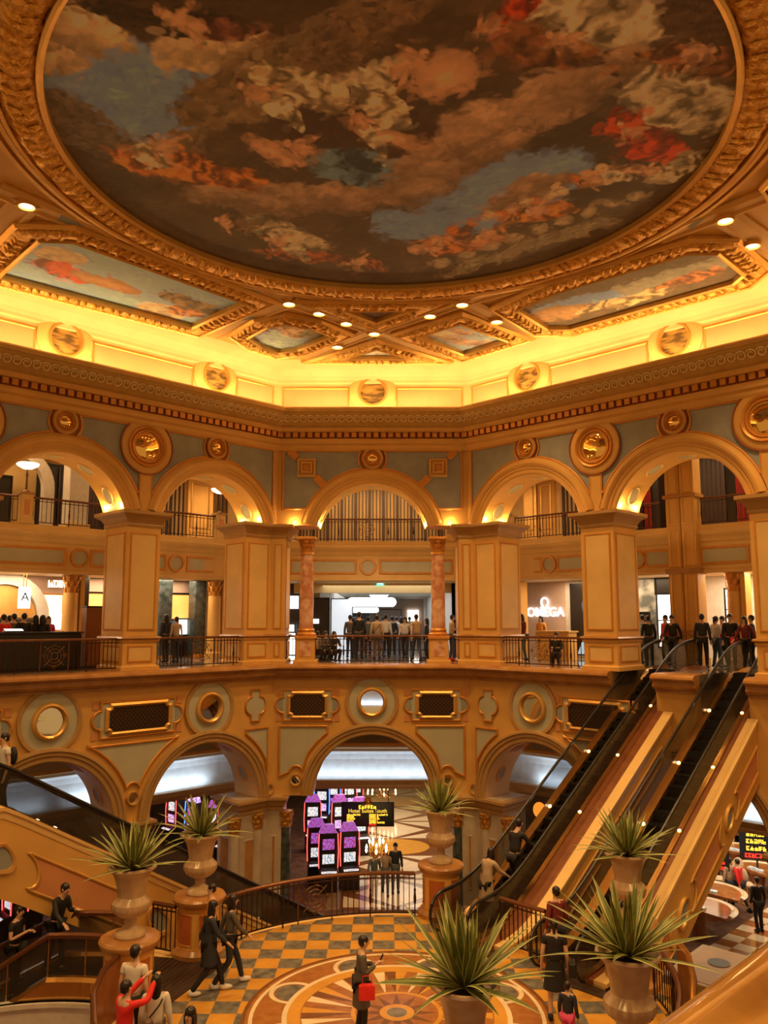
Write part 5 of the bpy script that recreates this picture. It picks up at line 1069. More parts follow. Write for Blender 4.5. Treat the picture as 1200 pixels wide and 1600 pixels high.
def lit(name, lab, cat, M, w_, h_, m, frame='dark_metal', th=.05):
    t = thing(name, lab, cat, M); b = MB(); b.box(-w_ / 2, w_ / 2, 0, th, 0, h_); b.build('panel', m, t); b = MB(); rectm(b, -w_ / 2, w_ / 2, 0, h_, bead(.05, .05)); b.build('frame', frame, t); return t
lit('storefront', 'dark glass shop front left of the bright corridor', 'shop front', T(wx(500, 37), 36.5, 0), .9, 2.5, 'counter_dark')
lit('wall_screen', 'bright white wall screen beside the left marble column', 'screen', T(wx(455, 36) - .05, 36.4, 2.0), .72, .62, 'sign_white')
lit('display_case', 'lit white display low behind the left corner pier', 'display', T(wx(452, 35.5), 36.2, 0), .45, .98, 'screen_white'); lit('display_case', 'small white display under the wall screen', 'display', T(wx(452, 35.5), 36.2, 1.0), .35, .35, 'screen_white')
lit('display_case', 'small lit display in the dark shop front', 'display', T(wx(495, 37), 36.42, 1.35), .35, .25, 'screen_white'); lit('glowing_wall_patch', 'white wall patch with added glow on the left side of the corridor', 'panel', T(wx(533, 41) , 41.8, 0), 1.1, 2.6, 'soft_glow')  # last one: emission added where the corridor has a plain white wall
lit('display_window', 'lit display window at the right side of the corridor', 'window', T(2.98, 42, .5, -pi / 2), 2.4, 1.9, 'soft_glow'); lit('storefront', 'lit shop front at the far end of the corridor left side', 'shop front', T(-1.9, 61.9, .3), 1.5, 2.0, 'counter_dark'); lit('storefront', 'bright shop front at the far end of the corridor', 'shop front', T(.3, 61.9, .3), 2.0, 2.0, 'blush_wall'); lit('display_window', 'white display at the right end of the corridor', 'window', T(2.2, 61.9, 1.4), .9, .9, 'screen_white')
t = thing('shop_sign', 'white script letters above the dark shop at the end of the corridor', 'sign', T(wx(548, 50), 50.2, hit('C', 548, 945, 21)[1])); b = MB(); b.box(-.8, .8, .05, .15, -.35, .35); b.build('board', 'counter_dark', t); glyph_row(t, -.7, 1.4, .32, 0, 'sign_white', 5, 8, -.03, 'wordmark')
t = thing('exit_sign', 'green exit sign hanging from the beam of the bright corridor', 'sign', T(wx(594, 36), 36.1, hit('C', 594, 915, 7.1)[1])); b = MB(); b.bbox(-.17, .17, -.03, .03, -.0, .16, .01); b.build('box', 'exit_green', t); b = MB(); b.add([(-.12, -.035, .08), (-.05, -.035, .13), (-.05, -.035, .03)], [(0, 1, 2)]); b.box(-.05, .02, -.036, -.034, .06, .10); b.box(.05, .10, -.036, -.034, .03, .13); b.build('pictogram', 'sign_white', t)
def stadium(x, y, z, w_, h_, d_, lab, rods=True):
    t = thing('pendant_lamp', lab, 'lamp', T(x, y, z), 'long white pendant lamps of the corridor'); b = MB(); r = h_ / 2
    P = [(-w_ / 2 + r - r * sin(pi * k / 10), -r * cos(pi * k / 10)) for k in range(11)] + [(w_ / 2 - r + r * sin(pi * k / 10), r * cos(pi * k / 10)) for k in range(11)]
    b.prism(P, y0=-d_ / 2, y1=d_ / 2); b.build('shade', 'lamp_white', t); b = MB(); b.box(-w_ / 2 + r, w_ / 2 - r, -d_ / 2 - .01, d_ / 2 + .01, -r - .03, -r); b.build('rim', 'dark_metal', t)
    if rods: b = MB(); [b.tube([(sx * w_ * .28, 0, r), (sx * w_ * .28, 0, 3.1 - z)], .012, 5) for sx in (-1, 1)]; b.build('rods', 'dark_metal', t)
zl = hit('C', 580, 941, 12)[1]; stadium(wx(581, 41), 41, zl, 2.45, .46, .6, 'big oval white pendant lamp over the corridor crowd'); stadium(wx(569, 46), 46, hit('C', 569, 953, 17)[1], 1.65, .32, .5, 'smaller oval white lamp behind the big one'); stadium(wx(592, 52), 52, hit('C', 592, 929, 23)[1], 1.2, .3, .5, 'small white lamp just above the big oval one', False)

# ------------------------------------------------------------------ lower cove wall and the casino below
LN = 4.3
lp = octa(LN, Z1 + 3, 1.5)
b = MB(); b.sweep(rep(lp, 0), [(.0, -4.72), (-.05, -4.6), (-.05, -3.95), (.02, -3.75), (.16, -3.62), (.3, -3.58), (.3, -3.5), (-.3, -3.5), (-.3, -4.72)]); struct(b, 'wall_lower_cove', 'cove_white')
b = MB(); b.sweep(rep(lp, 0), [(-.3, -4.72), (.42, -4.72), (.46, -4.66), (.52, -4.66), (.52, -4.84), (.44, -4.9), (.36, -5.02), (-.3, -5.02)]); b.sweep(rep(lp, 0), [(.3, -3.58), (.42, -3.58), (.46, -3.48), (.60, -3.40), (.64, -3.28), (.8, -3.2), (.8, -3.0), (.3, -3.0)]); struct(b, 'trim_17', 'cap_stone')
b = MB(); q0 = octa(TH, Z1); q1 = octa(LN, Z1); b.prism([(p.x, p.y) for p in q0] + [(p.x, p.y) for p in q1][::-1], y0=-3.0, y1=-2.9, plane='xy')
struct(b, 'ceiling', 'cream_paint')
b = MB(); q0 = octa(LN, Z1 + 4); q1 = octa(26, Z1 + 12); b.prism([(p.x, p.y) for p in q0] + [(p.x, p.y) for p in q1][::-1], y0=-5.05, y1=-4.95, plane='xy'); struct(b, 'ceiling', 'casino_stone')
b = MB(); b.box(-40, 40, -4, 70, CF - .3, CF); struct(b, 'floor', 'carpet')
b = MB(); b.box(-40, 40, 66, 66.2, CF, -4.9); struct(b, 'wall_casino_end', 'casino_stone')
# aisle with inlaid diamonds and rosettes
ax0, ax1 = -1.55, 2.45
b = MB(); b.box(ax0 - .5, ax1 + .6, 29.5, 62, CF, CF + .006, 2); b.box(ax0, ax1, 29.5, 62, CF + .006, CF + .012, 1)
cx_ = (ax0 + ax1) / 2; Y = 29.6; i = 0; hwx = (ax1 - ax0) / 2
while Y < 60:
    if i % 3 == 2:
        b.add([(cx_ + 1.55 * cos(2 * pi * k / 32), Y + 1.3 + 1.25 * sin(2 * pi * k / 32), CF + .02) for k in range(32)], [tuple(range(32))], 3); Y += 2.6
    else:
        L_ = 3.2
        for sg in (-1, 1): b.add([(cx_ + sg * .15, Y + .1, CF + .016), (cx_ + sg * (hwx - .1), Y + .1, CF + .016), (cx_ + sg * (hwx - .1), Y + 1.25, CF + .016)], [(0, 1, 2)], 0); b.add([(cx_ + sg * .15, Y + L_ - .1, CF + .016), (cx_ + sg * (hwx - .1), Y + L_ - .1, CF + .016), (cx_ + sg * (hwx - .1), Y + L_ - 1.25, CF + .016)], [(0, 1, 2)], 0)
        b.add([(cx_, Y + .2, CF + .016), (cx_ + hwx * .75, Y + L_ / 2, CF + .016), (cx_, Y + L_ - .2, CF + .016), (cx_ - hwx * .75, Y + L_ / 2, CF + .016)], [(0, 1, 2, 3)], 0); Y += L_
    i += 1
struct(b, 'floor_aisle', ['inlay_cream', 'inlay_brown', 'casino_stone', 'tile_gold'])
# checkered stone patch at the right edge
b = MB(); u = Vector((q, q, 0)); v = Vector((q, -q, 0)); o_ = Vector((9.0, 25.4, CF + .02))
for i in range(12):
    for j in range(5):
        p = o_ + u * i * .55 + v * j * .55; b.add([p, p + u * .55, p + u * .55 + v * .55, p + v * .55], [(0, 1, 2, 3)], (i + j) % 2)
struct(b, 'floor_checker', ['inlay_cream', 'inlay_rust'])
# slot machines
def slot_machine(M, lab, scr='screen_game', neon='neon_red'):
    t = thing('slot_machine', lab, 'slot machine', M, 'slot machines on the casino floor')
    b = MB(); b.bbox(-.33, .33, -.28, .35, 0, .62, .02); b.prism([(-.38, .60), (-.48, .72), (-.16, .86), (.35, .86), (.35, .60)], y0=-.33, y1=.33, plane='yz'); b.bbox(-.34, .34, -.12, .35, .86, 2.05, .02); cb_ = b.build('cabinet', 'black', t)
    b = MB(); b.add([(-.22, -.13, .98), (.22, -.13, .98), (.22, -.14, 1.32), (-.22, -.14, 1.32)], [(0, 1, 2, 3)]); b.build('main_screen', scr, cb_)
    b = MB(); b.add([(-.22, -.135, 1.48), (.22, -.135, 1.48), (.22, -.135, 1.86), (-.22, -.135, 1.86)], [(0, 1, 2, 3)]); b.build('upper_screen', 'screen_pale' if scr != 'screen_pale' else 'screen_pink', cb_)
    b = MB(); b.prism([(-.34, 2.05), (-.2, 2.35), (.2, 2.35), (.34, 2.05)], y0=-.08, y1=.15); b.build('topper', 'screen_pink' if neon == 'neon_red' else 'screen_game', t)
    b = MB(); [b.tube([(sx * .35, -.15, .85), (sx * .37, -.17, 1.4), (sx * .35, -.15, 2.05)], .018, 6) for sx in (-1, 1)]; b.build('neon_strips', neon, t)
    b = MB(); b.add([(-.28, -.45, .735), (.28, -.45, .735), (.28, -.2, .84), (-.28, -.2, .84)], [(0, 1, 2, 3)]); b.build('button_deck', 'screen_pale', cb_)
    return t
def slot(px, py, face, lab, s='screen_game', n='neon_red'):
    p = ground(px, py, CF); k = ground(600, 1500, CF); return slot_machine(Matrix.Translation(p) @ Matrix.Rotation(radians(face), 4, 'Z'), lab, s, n)
SL = [(494, 1380, 8, 'slot machine half hidden by the dark green column', 'screen_pale', 'neon_red'), (488, 1330, 5, 'slot machine in the second row behind the column', 'screen_game', 'neon_red'), (530, 1262, 5, 'distant slot machine behind the hanging board', 'screen_game', 'neon_red'), (556, 1268, 12, 'distant slot machine beside the aisle', 'screen_pale', 'neon_red'), (512, 1392, 10, 'slot machine with red neon sides nearest the dark green column', 'screen_pale', 'neon_red'), (545, 1388, 15, 'slot machine with red neon beside the aisle, second from the column', 'screen_pale', 'neon_red'),
      (530, 1330, 12, 'slot machine behind the neon pair', 'screen_game', 'neon_red'), (562, 1335, 20, 'slot machine at the aisle side of the second row', 'screen_pale', 'neon_red'), (520, 1290, 0, 'slot machine with blue neon behind the hanging board', 'screen_pink', 'neon_blue'), (503, 1300, -5, 'slot machine with blue neon at the left of the aisle row', 'screen_game', 'neon_blue'), (545, 1290, 10, 'slot machine in the third row by the aisle', 'screen_game', 'neon_red'),
      (355, 1350, -35, 'slot machine with bright blue screens left of the corner pier', 'screen_game', 'neon_blue'), (334, 1342, -35, 'slot machine beside the bright blue one', 'screen_pink', 'neon_red'), (372, 1318, -35, 'slot machine behind the bright blue one', 'screen_game', 'neon_red'), (300, 1330, -40, 'slot machine glimpsed behind the left agave', 'screen_pale', 'neon_blue'), (270, 1320, -40, 'slot machine glimpsed between the two left agaves', 'screen_game', 'neon_red'),
      (15, 1470, -45, 'slot machine with red neon under the left escalator wall', 'screen_pale', 'neon_red'), (42, 1462, -45, 'slot machine behind the man with the phone at the left', 'screen_pink', 'neon_red'), (-8, 1440, -45, 'slot machine at the left picture edge', 'screen_game', 'neon_red')]
for a in SL: slot(*a)
# hanging direction board over the aisle
Y = 33.0
def at(px, py, Y): r = ray(px, py); k = Y / r.y; return Vector((r.x * k, Y, EYE + r.z * k))
a = at(534, 1290, Y); c = at(615, 1253, Y); wd = c.x - a.x; hd = c.z - a.z
t = thing('direction_board', 'dark hanging direction board with yellow writing reading Hotel Suites South', 'sign', T((a.x + c.x) / 2, Y, a.z)); b = MB(); b.bbox(-wd / 2, wd / 2, -.05, .05, 0, hd, .02); b.build('board', 'sign_board', t)
b = MB(); rectm(b, -wd / 2, wd / 2, 0, hd, bead(.04, .03), y=-.05); b.build('frame', 'dark_metal', t); b = MB(); b.lathe([(0, .06), (.08, .06), (.14, .03), (.17, 0)], 16, (0, -.02, hd + .02), axis='y'); b.build('crest', 'brass', t); b = MB(); [b.tube([(sx * wd * .4, 0, hd), (sx * wd * .4, 0, -5.0 - a.z)], .02, 6) for sx in (-1, 1)]; b.build('hangers', 'bronze', t)
glyph_row(t, -wd * .17, wd * .34, .13, hd * .80, 'sign_yellow', 6, 4, name='title'); add_text(t, 'Hotel Suites South', .20, 'sign_yellow', 0, -.06, hd * .63, .003, .0, 'title')
for k, (zf, w0, w1) in enumerate(((.47, .27, .36), (.39, .14, .18), (.31, .16, .20), (.22, .13, .16), (.14, .12, .30))):
    glyph_row(t, -wd * .40, wd * w0, .06, hd * zf, 'sign_yellow', 7, 20 + k, name='left_column'); glyph_row(t, wd * .03, wd * w1, .06, hd * zf, 'sign_yellow', 10, 40 + k, name='right_column')
glyph_row(t, -wd * .40, wd * .14, .07, hd * .06, 'sign_red', 5, 61, name='red_line'); glyph_row(t, wd * .03, wd * .15, .07, hd * .06, 'sign_red', 5, 62, name='red_line')
# chandeliers of the casino aisle
def chandelier(p, r, lab, top):
    t = thing('chandelier', lab, 'chandelier', Matrix.Translation(p), 'candle chandeliers of the casino'); b = MB(); b.tube([(0, 0, -.1), (0, 0, max(.3, top - p.z))], .02, 6); b.ell((0, 0, -.1), (.1, .1, .14))
    for k in range(12):
        th = 2 * pi * k / 12; rr = r * (1 if k % 2 else .6); b.tube([(0, 0, 0), (rr * .5 * cos(th), rr * .5 * sin(th), -.18), (rr * cos(th), rr * sin(th), 0 if k % 2 else .25)], .015, 5)
    am_ = b.build('arms', 'brass', t)
    for k in range(12):
        b = MB(); th = 2 * pi * k / 12; rr = r * (1 if k % 2 else .6); b.lathe([(0, 0), (.02, .02), (.04, .09), (.0, .2)], 8, (rr * cos(th), rr * sin(th), .0 if k % 2 else .25)); b.build('candle_bulb', 'bulb', am_)
chandelier(at(588, 1330, 29.8), .40, 'candle chandelier glowing over the couple in the casino aisle', -5.05); chandelier(at(600, 1240, 44), .7, 'far chandelier behind the hanging direction board', -5.0); chandelier(at(560, 1240, 46), .6, 'far chandelier at the left end of the casino aisle', -5.0)
# gaming tables on the right
def gaming_table(p, rz, lab, r=1.1):
    t = thing('gaming_table', lab, 'table', Matrix.Translation(p) @ Matrix.Rotation(rz, 4, 'Z'), 'half-round gaming tables'); P = arc(0, 0, r, pi, 2 * pi, 20) + [(r, .25), (-r, .25)]; b = MB(); b.prism(P, y0=.78, y1=.86, plane='xy'); b.build('top', 'inlay_rust', t)
    b = MB(); b.sweep([(x, y, .80) for x, y in arc(0, 0, r, pi, 2 * pi, 24)], [(-.05, 0), (-.1, .06), (.02, .10), (.10, .06), (.06, 0)], (0, 0, 1)); b.build('padded_rim', 'inlay_cream', t); b = MB(); b.lathe([(0, 0), (.35, 0), (.3, .1), (.22, .3), (.3, .78), (0, .78)], 16); b.build('pedestal', 'wood', t); b = MB(); b.bbox(-.3, .3, -.02, .16, .86, .93, .01); b.build('chip_tray', 'screen_blue', t)
    return t
for (px, py, rz, lab) in ((1110, 1434, 2.3, 'half-round gaming table with an ivory rim beside the upright red display'), (1092, 1462, 2.2, 'low gaming table at the foot of the escalator wall'), (1185, 1398, 2.0, 'gaming table under the large dark board'), (1152, 1364, 2.4, 'gaming table behind the red waistcoat'), (1176, 1338, 2.2, 'gaming table near the right picture edge'), (1140, 1318, 2.4, 'far gaming table under the right arch')):
    gaming_table(ground(px, py, CF), rz, lab)
p = ground(1100, 1390, CF); 
def led_board(p, w_, h_, z, lab, rows, rz=.7):
    t = thing('results_display', lab, 'display', Matrix.Translation(p) @ Matrix.Rotation(rz - pi / 2, 4, 'Z')); b = MB(); b.bbox(-w_ / 2, w_ / 2, -.05, .05, z, z + h_, .01); b.box(-.03, .03, -.03, .03, 0, z); b.build('case', 'sign_board', t)
    for i, (s, m) in enumerate(rows): glyph_row(t, -w_ * .36 * s, w_ * .72 * s, h_ / len(rows) * .6, z + h_ * (1 - (i + .5) / len(rows)), m, max(2, int(7 * s)), i + 5, name='digits')
led_board(ground(1133, 1420, CF), .42, .95, 1.25, 'upright display with rows of red digits over a gaming table', [(.8, 'sign_white'), (.5, 'sign_red'), (.5, 'sign_red'), (.5, 'sign_red'), (.5, 'sign_red')], 1.3)
led_board(ground(1186, 1396, CF), 1.15, 1.25, 1.2, 'large dark board with yellow and red lines at the right edge', [(.1, 'sign_yellow'), (.8, 'sign_yellow'), (.85, 'sign_yellow'), (.85, 'sign_yellow'), (1, 'sign_red')], 1.3)
p = at(844, 1262, 32); t = thing('round_sign', 'round dark hanging sign with a glowing orange emblem behind the escalator', 'sign', Matrix.Translation(p) @ Matrix.Rotation(-.5, 4, 'Z')); b = MB(); b.lathe([(0, .06), (.50, .06), (.55, .0), (.5, -.06), (0, -.06)], 32, axis='y'); b.box(-.08, .08, -.03, .03, .5, .75); b.build('disc', 'inlay_brown', t); b = MB(); b.ell((0, -.07, -.08), (.26, .02, .3)); b.build('emblem', 'window_orange_b', t)
p = at(812, 1262, 36); t = thing('kiosk_screen', 'small pale blue screen on a kiosk behind the right lower pier', 'screen', Matrix.Translation(p) @ Matrix.Rotation(-.2, 4, 'Z')); b = MB(); b.bbox(-.25, .25, -.04, .04, -.16, .16, .01); b.box(-.04, .04, -.02, .02, CF - p.z, -.16); b.build('stand', 'dark_metal', t); b = MB(); b.box(-.22, .22, -.05, -.041, -.13, .13); b.build('panel', 'screen_pale', t)
# far casino columns giving the hall depth
for (x, y) in [(-6, 44), (-12, 40), (6.5, 46), (12, 40), (-6, 56), (6.5, 57), (18, 36)]:
    t = thing('casino_column', 'square stone column deep in the casino', 'column', T(x, y, CF), 'square stone columns deep in the casino'); b = MB(); b.bbox(-.6, .6, -.6, .6, 0, 3.3, .02); b.build('shaft', 'casino_stone', t); b = MB(); b.box(-.7, .7, -.7, .7, 0, .4); b.box(-.7, .7, -.7, .7, 3.0, 3.3); b.build('bands', 'brown_marble', t)

# ------------------------------------------------------------------ the viewer's side of the hall below the gallery (seen in the round mirrors)
NC = mk(AX, 1.0, -1, 0, 0, -1)
NR = mk(3.02, 1.0, -q, -q, q, -q)     # runs along the right near diagonal
NL = mk(-3.86, 1.0, -q, q, -q, -q)
for nm, F, bays, x0, x1 in (('near_centre', NC, [0.0], -3.44, 3.44), ('near_right', NR, [-2.62, -7.86, -13.1], -Z1, 0), ('near_left', NL, [2.62, 7.86, 13.1], 0, Z1)):
    b = MB(); b.prism(notch_outline(x0, x1, LCZ, -.45, bays, LCZ, RI), y0=0, y1=TH)
    for c in [(x0 + .6 if abs(x0) < 4 else x0), (x1 - .6 if abs(x1) < 4 else x1)]: b.box(c - .6, c + .6, 0, TH, CF, LCZ)
    for c in bays: ringm(b, c, -1.3, .86, bead(.1, .06)); b.box(c + 2.05, c + 3.2, 0, TH, CF, LCZ) if abs(x1 - x0) > 8 else None
    struct(b, 'wall_' + nm, 'cream_paint', F); b = MB(); b.box(x0, x1, LN - .1, LN, -4.72, -3.5); struct(b, 'wall_%s_cove' % nm, 'cove_white', F)
    light('AREA', 'lower_cove_light', ((x0 + x1) / 2, 4.05, -4.62), PW['low'] * abs(x1 - x0) / 7, COOL, (pi - .5, 0, 0), abs(x1 - x0), .2, M=F)

for i, (px, py, lab) in enumerate(((1145, 1352, 'ivory-backed stool left of the gaming table behind the red waistcoat'), (1124, 1402, 'ivory-backed stool behind the table with the upright display'), (1168, 1412, 'ivory-backed stool left of the table under the dark board'), (1150, 1392, 'ivory-backed stool behind the person in beige'), (1165, 1360, 'ivory-backed stool at the right-hand table'), (1180, 1312, 'ivory-backed stool by the far table under the right arch'))):
    t = thing('casino_stool', lab, 'stool', Matrix.Translation(ground(px, py, CF)) @ Matrix.Rotation(i * 1.1, 4, 'Z'), 'ivory-backed casino stools')
    b = MB(); b.lathe([(0, 0), (.24, 0), (.24, .03), (.04, .06), (.04, .6), (0, .6)], 14); b.build('pedestal', 'brass', t); b = MB(); b.lathe([(0, .6), (.22, .6), (.24, .66), (.2, .7), (0, .7)], 16); b.build('seat', 'inlay_cream', t); b = MB(); b.ell((0, .22, .98), (.22, .05, .26)); b.build('backrest', 'inlay_cream', t)
# ------------------------------------------------------------------ rotunda platform
RX, RY = ROT; RR = 4.9
def rc(r, deg, z=ZF): return (RX + r * cos(radians(deg)), RY + r * sin(radians(deg)), z)
b = MB(); P = [rc(RR, 3 * k)[:2] for k in range(120)]
b.prism(P, y0=ZF - .45, y1=ZF - .02, plane='xy'); b.lathe([(RR - .05, -.45), (RR + .02, -.45), (RR + .08, -.3), (RR + .02, -.18), (RR + .1, -.1), (RR + .1, -.004), (RR - .3, -.03)], 120, (RX, RY, ZF)); b.lathe([(RR - .6, CF - ZF), (RR - .6, -.4)], 90, (RX, RY, ZF))
struct(b, 'floor_platform', 'cream_light')
# extension of the platform towards the escalators and the curved stair
b = MB(); Mx = Matrix(((q, q, 0, 1.98), (-q, q, 0, 19.9), (0, 0, 1, 0), (0, 0, 0, 1))); b.box(-.5, 5.0, -4.2, .1, ZF - .45, ZF - .021); b.xf(Mx); b.prism([(-5.5, 18.3), (-5.6, 16.75), (-4.5, 16.2), (-3.4, 18.6)], y0=ZF - .45, y1=ZF - .022, plane='xy'); struct(b, 'floor_landing', 'cream_light')
b = MB(); tl = .475
nx = int(2 * RR / tl) + 2
for i in range(-nx // 2, nx // 2 + 1):
    for j in range(-nx // 2, nx // 2 + 1):
        x0 = RX + i * tl; y0 = RY + j * tl; m_ = (i + j) % 2
        quad = [(x0, y0), (x0 + tl, y0), (x0 + tl, y0 + tl), (x0, y0 + tl)]
        d = [math.hypot(x - RX, y - RY) for x, y in quad]
        if min(d) > RR - .1: continue
        pts = []
        for x, y in quad:
            r = math.hypot(x - RX, y - RY); k = min(1, (RR - .02) / max(r, 1e-6)); pts.append((RX + (x - RX) * k, RY + (y - RY) * k, ZF))
        b.add(pts, [(0, 1, 2, 3)], m_)
for i in range(11):
    for j in range(9):
        x = -.5 + i * .5; y = -4.1 + j * .475; p = [Mx @ Vector((x + a, y + c, ZF - .003)) for a, c in ((0, 0), (.5, 0), (.5, .475), (0, .475))]
        if min(math.hypot(k.x - RX, k.y - RY) for k in p) > RR - .5: b.add(p, [(0, 1, 2, 3)], (i + j) % 2)
struct(b, 'floor', ['tile_gold', 'tile_grey'])
# inlaid compass medallion
b = MB()
def ring(r0, r1, z, m, n=72, lobes=0, la=0, cx=RX, cy=RY):
    v = []
    for k in range(n):
        th = 2 * pi * k / n; f = 1 + la * (abs(cos(lobes * th / 2)) ** .6 if lobes else 0)
        v += [(cx + r0 * f * cos(th), cy + r0 * f * sin(th), z), (cx + r1 * f * cos(th), cy + r1 * f * sin(th), z)]
    b.add(v, [(2 * k, 2 * k + 1, (2 * k + 3) % (2 * n), (2 * k + 2) % (2 * n)) for k in range(n)], m)
z = ZF + .004
ring(0, 2.75, z, 1); ring(2.55, 2.62, z + .0034, 4); ring(2.68, 2.75, z + .003, 3)
for k in range(8): th = radians(22.5 + 45 * k); ring(0, .33, z + .003, 2, 24, cx=RX + 2.1 * cos(th), cy=RY + 2.1 * sin(th)); ring(.36, .45, z + .005 + k * .0001, 4, 24, cx=RX + 2.1 * cos(th), cy=RY + 2.1 * sin(th))
ring(1.95, 2.04, z + .006, 4); ring(0, 1.95, z + .007, 0); ring(0, 1.72, z + .009, 1)
for k in range(24):
    th = 2 * pi * k / 24; r1 = 1.70; a, c = th - pi / 24, th + pi / 24
    b.add([(RX + .75 * cos(th), RY + .75 * sin(th), z + .012), (RX + r1 * cos(a), RY + r1 * sin(a), z + .012), (RX + r1 * cos(th), RY + r1 * sin(th), z + .012)], [(0, 1, 2)], 4 if k % 2 else 0)
    b.add([(RX + .75 * cos(th), RY + .75 * sin(th), z + .012), (RX + r1 * cos(th), RY + r1 * sin(th), z + .012), (RX + r1 * cos(c), RY + r1 * sin(c), z + .012)], [(0, 1, 2)], 3 if k % 2 == 0 else 1)
ring(.74, .82, z + .015, 0); ring(0, .74, z + .015, 1)
for k in range(12):
    th = 2 * pi * k / 12; b.add([(RX + .3 * cos(th - .26), RY + .3 * sin(th - .26), z + .018), (RX + .72 * cos(th), RY + .72 * sin(th), z + .018), (RX + .3 * cos(th + .26), RY + .3 * sin(th + .26), z + .018)], [(0, 1, 2)], 3)
ring(.18, .31, z + .02, 0); ring(0, .18, z + .02, 2)
struct(b, 'floor_medallion', ['tile_gold', 'inlay_rust', 'tile_grey', 'inlay_brown', 'inlay_cream'])
# landing plates
for lab, pts in (('dark ribbed landing plate beside the left urns', [(-5.1, 18.0), (-5.3, 16.9), (-3.95, 15.75), (-3.25, 17.6)]), ('dark landing plate at the foot of the left escalator of the pair', [(1.4, 18.7), (2.2, 17.9), (3.3, 19.0), (2.5, 19.8)]), ('dark landing plate at the foot of the right escalator of the pair', [(3.3, 16.8), (4.1, 16.0), (5.2, 17.1), (4.4, 17.9)])):
    t = thing('landing_plate', lab, 'floor plate', (pts[0][0], pts[0][1], ZF)); b = MB(); b.prism([(x - pts[0][0], y - pts[0][1]) for x, y in pts], y0=.0, y1=.022, plane='xy'); b.build('plate', 'mat_mesh', t)
    b = MB(); n = 16
    for i in range(n): a = Vector(pts[0]).lerp(Vector(pts[3]), (i + .5) / n); c = Vector(pts[1]).lerp(Vector(pts[2]), (i + .5) / n); b.tube([(a.x - pts[0][0], a.y - pts[0][1], .024), (c.x - pts[0][0], c.y - pts[0][1], .024)], .006, 4)
    b.build('ribs', 'dark_metal', t)
GR = 'iron railings around the round platform'
balustrade([rc(4.78, a) for a in np.linspace(84, 141, 24)], 'long curved iron railing at the back of the round platform', group=GR, h=1.0, pitch=.13)
balustrade([(-4.9, 18.22, ZF), (-4.36, 17.98, ZF)], 'short iron railing between the two left urns', group=GR, h=1.0, pitch=.11, ornament=False)
p1 = Mx @ Vector((1.35, -.6, 0)); p2 = Mx @ Vector((2.5, -.6, 0)); balustrade([(p1.x, p1.y, ZF), (p2.x, p2.y, ZF)], 'short iron railing between the feet of the two right escalators', group=GR, h=1.0, pitch=.11, ornament=False)
balustrade([rc(4.78, a) for a in np.linspace(6, -40, 16)], 'curved iron railing at the right of the round platform', group=GR, h=1.0)

# ------------------------------------------------------------------ urns and agaves
def flute(th, z):
    return 1 + (.035 * abs(sin(9 * th)) if .34 < z < .66 else 0) + (.02 * cos(10 * th) if .70 < z < 1.12 else 0)
def make_urn():
    t = thing('stone_urn', 'u', 'urn', (0, 0, 0), 'cream stone urns on pedestals')
    b = MB(); b.lathe([(0, 0), (.27, 0), (.285, .04), (.27, .08), (.20, .12), (.12, .17), (.095, .22), (.12, .26), (.09, .30), (.10, .33), (0, .33)], 40); b.build('foot', 'urn_stone', t)
    b = MB(); b.lathe([(0, .31), (.10, .31), (.20, .36), (.30, .43), (.345, .52), (.34, .60), (.28, .67), (.245, .71), (.25, .76), (.27, .90), (.31, 1.04), (.36, 1.13), (.42, 1.18), (.445, 1.20), (.44, 1.235), (.40, 1.24), (.37, 1.20), (.33, 1.16), (0, 1.12)], 72, flute=flute); b.build('bowl', 'urn_stone', t)
    b = MB(); b.lathe([(0, 1.15), (.2, 1.16), (.34, 1.14)], 24); b.build('soil', 'soil', t)
    return t
def make_ped():
    t = thing('urn_pedestal', 'p', 'pedestal', (0, 0, 0), 'round pedestals around the platform')
    b = MB(); b.lathe([(0, 0), (.56, 0), (.56, .10), (.50, .16), (.48, .18), (0, .18)], 48); b.build('plinth', 'brown_marble', t)
    b = MB(); b.lathe([(0, .17), (.43, .17), (.43, .95), (.47, .98), (.49, 1.02), (0, 1.02)], 48); dr_ = b.build('drum', 'cream_paint', t)
    for k in range(5):
        b = MB(); a0 = 2 * pi * k / 5 + .2; n = 8; P = [(a0 + .85 * i / n) for i in range(n + 1)]
        b.add([(.438 * cos(a), .438 * sin(a), .27) for a in P] + [(.438 * cos(a), .438 * sin(a), .87) for a in P], [(i, i + 1, i + n + 2, i + n + 1) for i in range(n)], 0, True)
        L_ = [(.44 * cos(a), .44 * sin(a), .27) for a in P] + [(.44 * cos(a), .44 * sin(a), .87) for a in P[::-1]]; b.tube(L_, .012, 5, 1, closed=True); b.build('inset_panel', ['inset_red', 'gold_trim'], dr_)
    b = MB(); b.lathe([(0, 1.0), (.50, 1.0), (.52, 1.04), (.545, 1.08), (.55, 1.13), (.52, 1.17), (.48, 1.18), (0, 1.18)], 48); b.build('marble_top', 'brown_marble', t)
    return t
